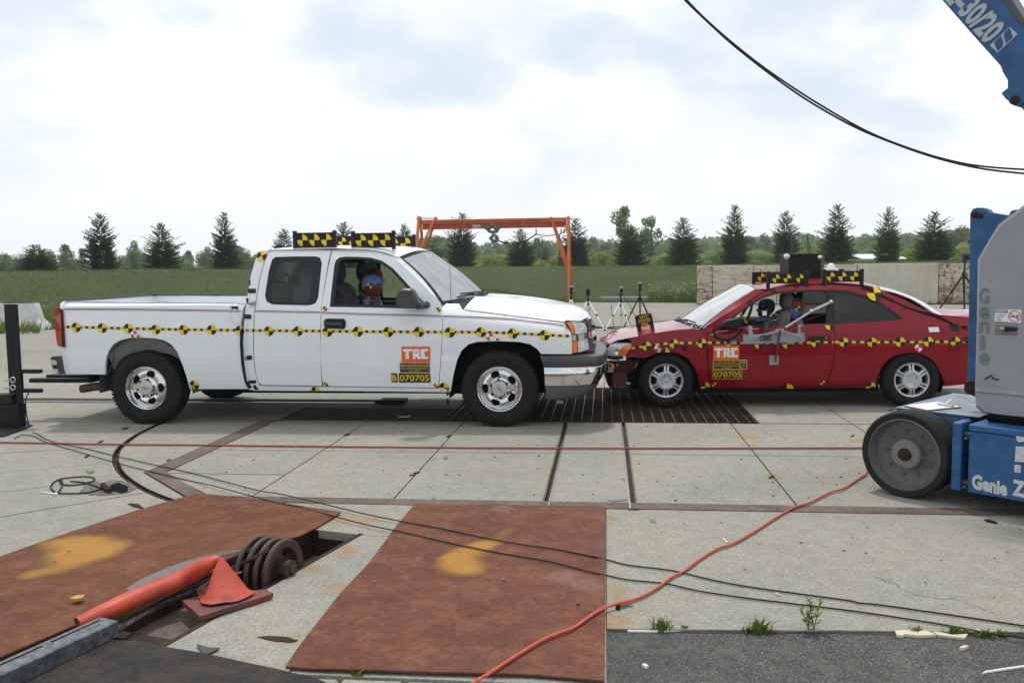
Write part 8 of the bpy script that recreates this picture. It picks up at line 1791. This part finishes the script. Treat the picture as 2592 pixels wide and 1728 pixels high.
def spruce_mesh(seed):
    r = random.Random(seed); cr = MB(); tk = MB()
    tk.tube([(0, 0, 0), (r.uniform(-.005, .005), 0, .5), (0, 0, .90), (r.uniform(-.01, .01), r.uniform(-.01, .01), 1.0)], [.018, .011, .004, .0015], 6)
    v = []; f = []
    def tri(a, b, c): f.append((len(v), len(v)+1, len(v)+2)); v.extend((a, b, c))
    lv = 30
    for i in range(lv):
        t = .02 + .93*(i/(lv-1))**.92
        nb = 15 if t < .42 else 9 if t < .58 else 5 if t < .8 else 3
        ln0 = (.54*(1-t)**.62*(1 if t > .07 else .88)*(1-.30*max(0, t-.6)/.4)+.010)
        for k in range(nb):
            az = 2*PI*(k+r.random()*.8)/nb + i*1.3; ln = ln0*r.uniform(.60, 1.12); 
            if t > .45 and r.random() < .35: ln *= r.uniform(1.15, 1.6)
            up = lerp(-.22, 1.15, t**1.8) + r.uniform(-.12, .18); z0 = t + r.uniform(-.012, .012)
            d = Vector((math.cos(az), math.sin(az), 0)); sd = Vector((-d.y, d.x, 0)); n = 9 if ln > .2 else 6 if ln > .08 else 4
            prev = Vector((0, 0, z0))
            for j in range(1, n+1):
                s = j/n; p = d*(ln*s) + Vector((0, 0, z0 + up*ln*s*.55 + .22*ln*s*s*(1-t)))
                w_ = .006 if t < .85 else .004
                tri(tuple(prev-sd*w_), tuple(prev+sd*w_), tuple(p)); 
                if s > .12:
                    for q in (-1, 1):
                        tl = (ln*.34*(1.12-s)*r.uniform(.7, 1.3) + .012)*(1 if t < .55 else .75); a = r.uniform(.5, .95)
                        e = p + (d*math.cos(a) + sd*(q*math.sin(a)))*tl + Vector((0, 0, r.uniform(-.022, .012)))
                        b = p - d*.015
                        wv = Vector((0, 0, .007)) + d*.009
                        tri(tuple(b-wv), tuple(b+wv), tuple(e))
                        if t < .5 or r.random() < .35: tri(tuple(p.lerp(e, .35)-Vector((0, 0, .004))-d*.010), tuple(p.lerp(e, .35)+d*.016), tuple(p.lerp(e, .8)+Vector((r.uniform(-.02, .02), r.uniform(-.02, .02), -.020))))
                prev = p
    for k in range(7):
        az = 2*PI*k/7+r.random(); z = r.uniform(.88, .96); d = Vector((math.cos(az), math.sin(az), 0)); tri((0, 0, z-.003), (0, 0, z+.004), tuple(d*r.uniform(.025, .07) + Vector((0, 0, z+r.uniform(.03, .07)))))
    cr.v = v; cr.f = f; cr.m = [0]*len(f)
    return tk.mesh('trunk', M['bark']), cr.mesh('crown', M['needle'])
SPR = [spruce_mesh(s) for s in (1, 2, 3, 4, 5, 6)]
def march(px, py, dist):
    d = ray(px, py); d = Vector((d.x, d.y)).normalized(); s = 5
    while s < 400:
        p = CAM.xy + d*s
        if edge_d(p.x, p.y) >= dist and s > 18: return p, s
        s += .2
def ztop(px, py, p): d = ray(px, py); k = (p - CAM.xy).length/Vector((d.x, d.y)).length; return CAM.z + d.z*k
rt = random.Random(21)
spr = [(95, 618, 105, 'wide low spruce at the far left of the bank'), (258, 537, 82, 'tall open-topped spruce on the bank, second from the left'), (413, 563, 92, 'bushy-based spruce on the bank above the truck bed'), (572, 535, 74, 'tall slim spruce on the bank just left of the truck cab'), (722, 578, 80, 'spruce behind the truck cab left of the roof boards'), (873, 562, 80, 'spruce with only its tip showing between the roof boards'), (1025, 566, 70, 'thin spruce tip right of the last truck roof board'), (1170, 537, 86, 'spruce under the gantry beam, left of the hoist'), (1319, 578, 84, 'spruce under the gantry beam, right of the hoist'), (1457, 551, 84, 'spruce just behind the right leg of the gantry crane'), (1596, 566, 88, 'dark spruce in front of the tallest leafy tree'), (1730, 550, 92, 'full round-shouldered spruce left of the rusty barrier end'), (1858, 517, 76, 'tall spruce behind the left part of the rusty barrier'), (1988, 532, 74, 'spruce directly behind the black box on the coupe roof'), (2117, 516, 84, 'tall spruce behind the barrier, right of the coupe roof boards'), (2246, 522, 66, 'slim spruce beside the small white roof in the distance'), (2363, 534, 96, 'broad spruce nearest the boom lift')]
for i, (px, py, wd_, lb) in enumerate(spr):
    p, s = march(px, 690, 11.5 if px > 900 else 13.0); z0 = berm(p.x, p.y)-.05; H = ztop(px, py, p)-z0; W = wd_*s/FPX
    t = thing('spruce_tree', lb, 'tree', (p.x, p.y, z0), rt.uniform(0, 6.28), 'row of spruces along the grass bank'); tk, cr = SPR[i % 6]
    sc = (W, W, H); link('trunk', tk, t, scale=(H*.8, H*.8, H)); link('crown', cr, t, scale=sc)
def broad_mesh(seed, kind, m):
    r = random.Random(seed); v = []; f = []; tk = MB(); nb = 15
    blobs = []
    for i in range(nb):
        t = r.random()
        if kind == 'tall': c = Vector((r.gauss(0, .13)*(1.2-t*.6), r.gauss(0, .13), .22+.70*t)); rad = r.uniform(.09, .15)*(1.15-.4*t)
        elif kind == 'round': a = r.uniform(0, 6.28); q = r.uniform(0, .30); c = Vector((q*math.cos(a), q*math.sin(a), .30+.52*t*(1-q))); rad = r.uniform(.14, .21)
        else: a = r.uniform(0, 6.28); q = r.uniform(.05, .42); c = Vector((q*math.cos(a), q*math.sin(a), .16+.55*t*(1-q*.8))); rad = r.uniform(.16, .24)
        blobs.append((c, rad))
    if kind != 'bush': blobs.append((Vector((0, 0, .88)), .1))
    for c, rad in blobs:
        for k in range(int(250*(rad/.16)**1.3)):
            d = Vector((r.gauss(0, 1), r.gauss(0, 1), r.gauss(0, .9))); d.normalize(); q = rad*(.55+.5*r.random()**.6); p = c + d*q
            if p.z < .02: continue
            n = (d + Vector((r.uniform(-.7, .7), r.uniform(-.7, .7), r.uniform(-.3, .9)))).normalized(); a = n.orthogonal().normalized(); b = n.cross(a); th = r.uniform(0, 6.28); a, b = a*math.cos(th)+b*math.sin(th), b*math.cos(th)-a*math.sin(th)
            s = r.uniform(.014, .030); i0 = len(v); v += [tuple(p-a*s), tuple(p-b*s*.6), tuple(p+a*s*1.2), tuple(p+b*s*.7)]; f.append((i0, i0+1, i0+2, i0+3))
    tk.tube([(0, 0, 0), (.01, 0, .3), (0, .01, .6), (0, 0, .85)], [.022, .017, .011, .003], 6)
    for k in range(6):
        a = r.uniform(0, 6.28); z = r.uniform(.15, .5); tk.tube([(0, 0, z), (.14*math.cos(a), .14*math.sin(a), z+.14), (.24*math.cos(a), .24*math.sin(a), z+.26)], [.009, .006, .002], 5)
    cr = MB(); cr.v = v; cr.f = f; cr.m = [0]*len(f); return tk.mesh('trunk', M['bark']), cr.mesh('crown', m)
TALL = [broad_mesh(s, 'tall', M['leafC' if s % 2 else 'leafA']) for s in (31, 32, 33)]; ROUND = [broad_mesh(s, 'round', M[m]) for s, m in ((41, 'leafA'), (42, 'leafC'), (43, 'leafA'), (44, 'leafC'))]; BUSH = [broad_mesh(s, 'bush', M[m]) for s, m in ((51, 'leafB'), (52, 'leafA'), (53, 'leafB'), (54, 'leafA'))]
def leafy(px, top, hw, dist, mesh, label, name='leafy_tree', group='leafy trees beyond the bank'):
    d = ray(px, 680); d = Vector((d.x, d.y)).normalized(); p = CAM.xy + d*dist; z0 = berm(p.x, p.y)-.3; H = max(1.2, ztop(px, top, p)-z0); W = hw*2*dist/FPX
    t = thing(name, label, 'tree' if 'tree' in name else 'bush', (p.x, p.y, z0), rt.uniform(0, 6.28), group); link('trunk', mesh[0], t, scale=(H, H, H)); k = .95 if mesh in TALL else 1.15 if mesh in ROUND else .85
    link('crown', mesh[1], t, scale=(W*1.6, W*1.6, H*1.02)); return t
named = [(11, 639, 32, 100, ROUND[1], 'dark round leafy tree at the left picture edge'), (170, 617, 24, 105, TALL[0], 'upright leafy tree between the two leftmost spruces'), (208, 627, 20, 105, TALL[1], 'upright leafy tree just left of the tall second spruce'), (130, 631, 20, 110, ROUND[1], 'small leafy tree peeping over the wide low spruce'), (342, 608, 28, 98, ROUND[3], 'dark round-headed tree left of the bushy-based spruce'), (479, 633, 20, 120, TALL[0], 'thin leafy tree above the truck bed'), (527, 622, 24, 120, ROUND[0], 'airy leafy tree left of the slim spruce'), (606, 621, 38, 95, ROUND[2], 'rounded leafy tree just left of the truck cab'), (1581, 520, 44, 82, TALL[1], 'tallest leafy tree, rising above the row near the centre'), (1649, 543, 38, 84, TALL[2], 'second tallest leafy tree, right beside the tallest'), (1094, 594, 44, 85, ROUND[1], 'dark leafy tree seen between the left gantry legs'), (1365, 600, 46, 88, ROUND[3], 'big leafy tree under the right end of the gantry beam'), (2432, 570, 44, 110, ROUND[1], 'large leafy tree beside the boom lift mast'), (2040, 588, 34, 150, ROUND[0], 'leafy tree rising above the black roof box')]
for px, tp_, hw, ds_, me, lb in named: leafy(px, tp_, hw, ds_, me, lb)
env = [(-60, 640), (60, 648), (110, 636), (250, 644), (330, 638), (460, 642), (640, 636), (700, 630), (900, 620), (1050, 606), (1130, 600), (1210, 612), (1300, 615), (1400, 606), (1500, 604), (1600, 606), (1700, 606), (1800, 600), (1900, 596), (2030, 594), (2120, 604), (2200, 596), (2330, 586), (2460, 580), (2600, 578)]
x = -50
while x < 2560:
    y = lin(env, x) + rt.uniform(-7, 9); ds_ = rt.uniform(125, 210) if x > 1050 else rt.uniform(100, 150)
    if x > 1020 or rt.random() < .75: leafy(x, y, rt.uniform(24, 36), ds_, rt.choice(ROUND + TALL[:1]), 'hazy leafy tree in the crowded row beyond the bank', group='crowded far row of leafy trees')
    x += rt.uniform(22, 34)
x = -40
while x < 2560:
    y = lin(env, x) + rt.uniform(18, 38) + (6 if x < 700 else 0); b = BUSH[0] if 1240 < x < 1290 or 1350 < x < 1420 or 1490 < x < 1550 else rt.choice(BUSH[1:] if x > 1000 else BUSH[1::2])
    bright = b in (BUSH[0], BUSH[2]); leafy(x, y, rt.uniform(26, 44), rt.uniform(72, 100), b, ('yellow-green' if bright else 'mid-green') + ' bush in the low growth behind the spruces', 'leafy_bush', 'low ' + ('yellow-green' if bright else 'mid-green') + ' growth behind the spruces')
    x += rt.uniform(30, 46)
# distant wood on the right as one mass
wm_ = MB(); rr = random.Random(77); v = []; f = []
for k in range(2600):
    px = rr.uniform(1000, 2700); dist = rr.uniform(260, 330); d = ray(px, 650); d = Vector((d.x, d.y)).normalized(); p = CAM.xy + d*dist; zt_ = ztop(px, lin(env, px)+4, p); z = rr.uniform(0, 1)**.6*zt_
    s = rr.uniform(.7, 1.7); a = Vector((rr.gauss(0, 1), rr.gauss(0, 1), rr.gauss(0, .6))).normalized(); b = a.orthogonal().normalized(); i0 = len(v); c = Vector((p.x, p.y, z)); v += [tuple(c-a*s), tuple(c-b*s), tuple(c+a*s), tuple(c+b*s)]; f.append((i0, i0+1, i0+2, i0+3))
wm_.add(v, f); o = wm_.build('distant_woods', M['leafC']); tag(o, kind='stuff')
# small white-roofed building far off
bpos = PY(2205, 668, 150); d = ray(2208, 668); d = Vector((d.x, d.y)).normalized(); p = CAM.xy + d*68; bl = thing('farm_building', 'small low building with a white gable roof far beyond the barrier', 'building', (p.x, p.y, 0), .5)
zr_ = ztop(2208, 650, p); ze_ = ztop(2208, 656, p); mb = MB(); mb.box((-2.0, -1.0, 0), (2.0, 1.0, ze_)); part('wall', mb, M['equip'], bl, ang=30); mb = MB(); mb.prism([(-1.15, ze_-.02), (0, zr_+.12), (1.15, ze_-.02), (1.15, ze_+.04), (0, zr_+.20), (-1.15, ze_+.04)], -2.1, 2.1, fn=lambda x, y, z: (y, x, z)); part('roof', mb, M['swhite'], bl, ang=30)
# ---- grass on the bank
def blades(name, n, fn, m, seed, hs, ws):
    r = random.Random(seed); v = []; f = []
    for k in range(n):
        q = fn(r)
        if q is None: continue
        x, y, z, s = q; h = r.uniform(*hs)*s; w_ = r.uniform(*ws); a = r.uniform(0, 6.28); lx, ly = r.gauss(0, .3)*h, r.gauss(0, .3)*h; i0 = len(v)
        v += [(x-w_*math.cos(a), y-w_*math.sin(a), z-.02), (x+w_*math.cos(a), y+w_*math.sin(a), z-.02), (x+lx, y+ly, z+h)]; f.append((i0, i0+1, i0+2))
    mb = MB(); mb.v = v; mb.f = f; mb.m = [0]*len(f); return mb.build(name, m)
def on_bank(lo, hi, p0=-60, p1=2620):
    def fn(r):
        px = r.uniform(p0, p1); d = ray(px, 690); d = Vector((d.x, d.y)).normalized(); dd = r.uniform(lo, hi)
        s0, s1 = 8.0, 80.0
        for _ in range(16):
            s = (s0+s1)/2; p = CAM.xy + d*s
            if edge_d(p.x, p.y) < dd: s0 = s
            else: s1 = s
        p = CAM.xy + d*s0
        if px < 60 and s0 < 20: return None
        return (p.x, p.y, berm(p.x, p.y), 1.0)
    return fn
tag(blades('grass', 22000, on_bank(.1, 14), M['grass'], 5, (.03, .11), (.008, .018)), kind='stuff')
tag(blades('grass', 9000, on_bank(.02, .9), M['grassedge'], 6, (.06, .28), (.010, .022)), kind='stuff')
def flowers(px0, px1, lo, hi, n, seed):
    r = random.Random(seed); v = []; f = []; fn = on_bank(lo, hi, px0, px1)
    for k in range(n):
        q = fn(r)
        if q is None: continue
        x, y, z, s = q; z += r.uniform(.25, .85); w_ = r.uniform(.015, .035); i0 = len(v); v += [(x-w_, y, z), (x, y-w_*.5, z+w_*.5), (x+w_, y, z), (x, y+w_*.5, z+w_*.9)]; f.append((i0, i0+1, i0+2, i0+3))
    mb = MB(); mb.v = v; mb.f = f; mb.m = [0]*len(f); tag(mb.build('wildflowers', mat('flower_white', (.55, .56, .45), .8)), kind='stuff'); return blades('flower_stalks', n*4, on_bank(lo, hi, px0, px1), M['grassedge'], seed+1, (.3, .8), (.012, .024))
tag(flowers(1640, 1770, .3, 1.4, 190, 9), kind='stuff'); tag(flowers(78, 150, .2, 3, 22, 12), kind='stuff')
# ---- weeds in the asphalt seam
def tuft(name, label, x, y, r0, hmax, n, broad=False, seed=1, cat='weed', group=None):
    P_ = G(*z7(x, y), -.0115); r = random.Random(seed); v = []; f = []
    for k in range(n):
        a = r.uniform(0, 6.28); q = r.uniform(0, r0); b0 = Vector((q*math.cos(a), q*math.sin(a)*.5, 0)); h = hmax*.72*r.uniform(.35, 1); ln = Vector((r.gauss(0, .45), r.gauss(0, .3), 1)).normalized(); w_ = (.0035 if not broad else .006); sd_ = Vector((math.cos(a+1.5), math.sin(a+1.5), 0)); m1 = b0 + ln*h*.6; e = b0 + ln*h + Vector((ln.x*h*.3, ln.y*h*.3, -h*.12)); i0 = len(v)
        v += [tuple(b0-sd_*w_), tuple(b0+sd_*w_), tuple(m1+sd_*w_*.8), tuple(m1-sd_*w_*.8), tuple(e)]; f += [(i0, i0+1, i0+2, i0+3), (i0+3, i0+2, i0+4)]
    mb = MB(); mb.v = v; mb.f = f; mb.m = [0]*len(f); o = mb.build(name, M['weed']); o.location = P_; return tag(o, label, cat, group)
M['weed'] = leafmat('weed_green', (.085, .14, .02), (.15, .21, .035), 20, .3, .05)
gw = 'weeds in the asphalt seam'
tuft('grass_tuft', 'fine grass tuft above the thin white plastic strip', 372, 852, .05, .105, 90, seed=1, group=gw); tuft('grass_tuft', 'tiny grass tuft at the right end of the white strip', 502, 848, .02, .05, 26, True, seed=2, group=gw); tuft('grass_tuft', 'bushy grass tuft above the red plastic fragments', 908, 862, .05, .11, 100, seed=3, group=gw); tuft('leafy_weed', 'small leafy weed at the left side of the bushy tuft', 842, 862, .02, .06, 20, True, seed=4, group=gw)
tuft('grass_tuft', 'short grass tuft above the longer cream foam sheet', 1762, 862, .035, .05, 46, seed=5, group=gw); tuft('grass_tuft', 'short grass tuft above the pointed cream foam sheet', 1982, 872, .04, .075, 46, True, seed=6, group=gw); tuft('leafy_weed', 'spreading weed right of the cream foam sheets', 2142, 888, .035, .065, 40, True, seed=7, group=gw); tuft('leafy_weed', 'last small weed in the seam towards the lower right corner', 2235, 884, .02, .06, 30, True, seed=8, group=gw)
tuft('leafy_weed', 'bright weed sprouting below the centre plate edge', -1278, 1100, .025, .07, 26, True, seed=10, group=gw)
# the upright leafy plant
P_ = G(*z7(1195, 862), -.0115); r = random.Random(5); pl_ = thing('leafy_plant', 'upright leafy plant with whorled leaves standing in the asphalt seam', 'weed', P_, 0, gw); stm = MB(); lf = MB()
for k in range(4):
    b0 = Vector((r.uniform(-.03, .03), r.uniform(-.01, .01), 0)); top = b0 + Vector((r.uniform(-.04, .05), r.uniform(-.02, .02), r.uniform(.10, .15))); stm.tube([b0, top], .002, 5)
    for j in range(9):
        t = .25 + .75*j/8; c = b0.lerp(top, t)
        for q in range(3):
            a = r.uniform(0, 6.28); d = Vector((math.cos(a), math.sin(a), .45)).normalized(); s = Vector((-d.y, d.x, 0)); l_ = .030*(1.2-t*.5); lf.add([c, c+d*l_*.5+s*.005, c+d*l_, c+d*l_*.5-s*.005], [(0, 1, 2, 3)])
stm.build('stem', M['weed'], pl_); lf.build('leaves', M['weed'], pl_)
bw_ = blades('weeds', 260, lambda r: (lambda p: (p.x, p.y, 0, 1))(G(*zp(r.choice((r.uniform(0, 45), r.uniform(190, 390))), r.uniform(378, 412)))), M['grassedge'], 15, (.06, .45), (.01, .02)); tag(bw_, kind='stuff')

# ---- thin summer haze over the whole place
hb = MB(); hb.box((-400, -60, -1.6), (450, 400, 20)); hz_ = D.materials.new('haze'); hz_.use_nodes = True; ht = hz_.node_tree; ht.nodes.clear(); ho_ = N(ht, 'ShaderNodeOutputMaterial'); hv_ = N(ht, 'ShaderNodeVolumePrincipled'); hv_.inputs['Color'].default_value = (.86, .92, 1.0, 1); hv_.inputs['Density'].default_value = .0007; hv_.inputs['Anisotropy'].default_value = .2; L(ht, hv_.outputs[0], ho_.inputs['Volume'])
tag(hb.build('haze', hz_), kind='stuff')
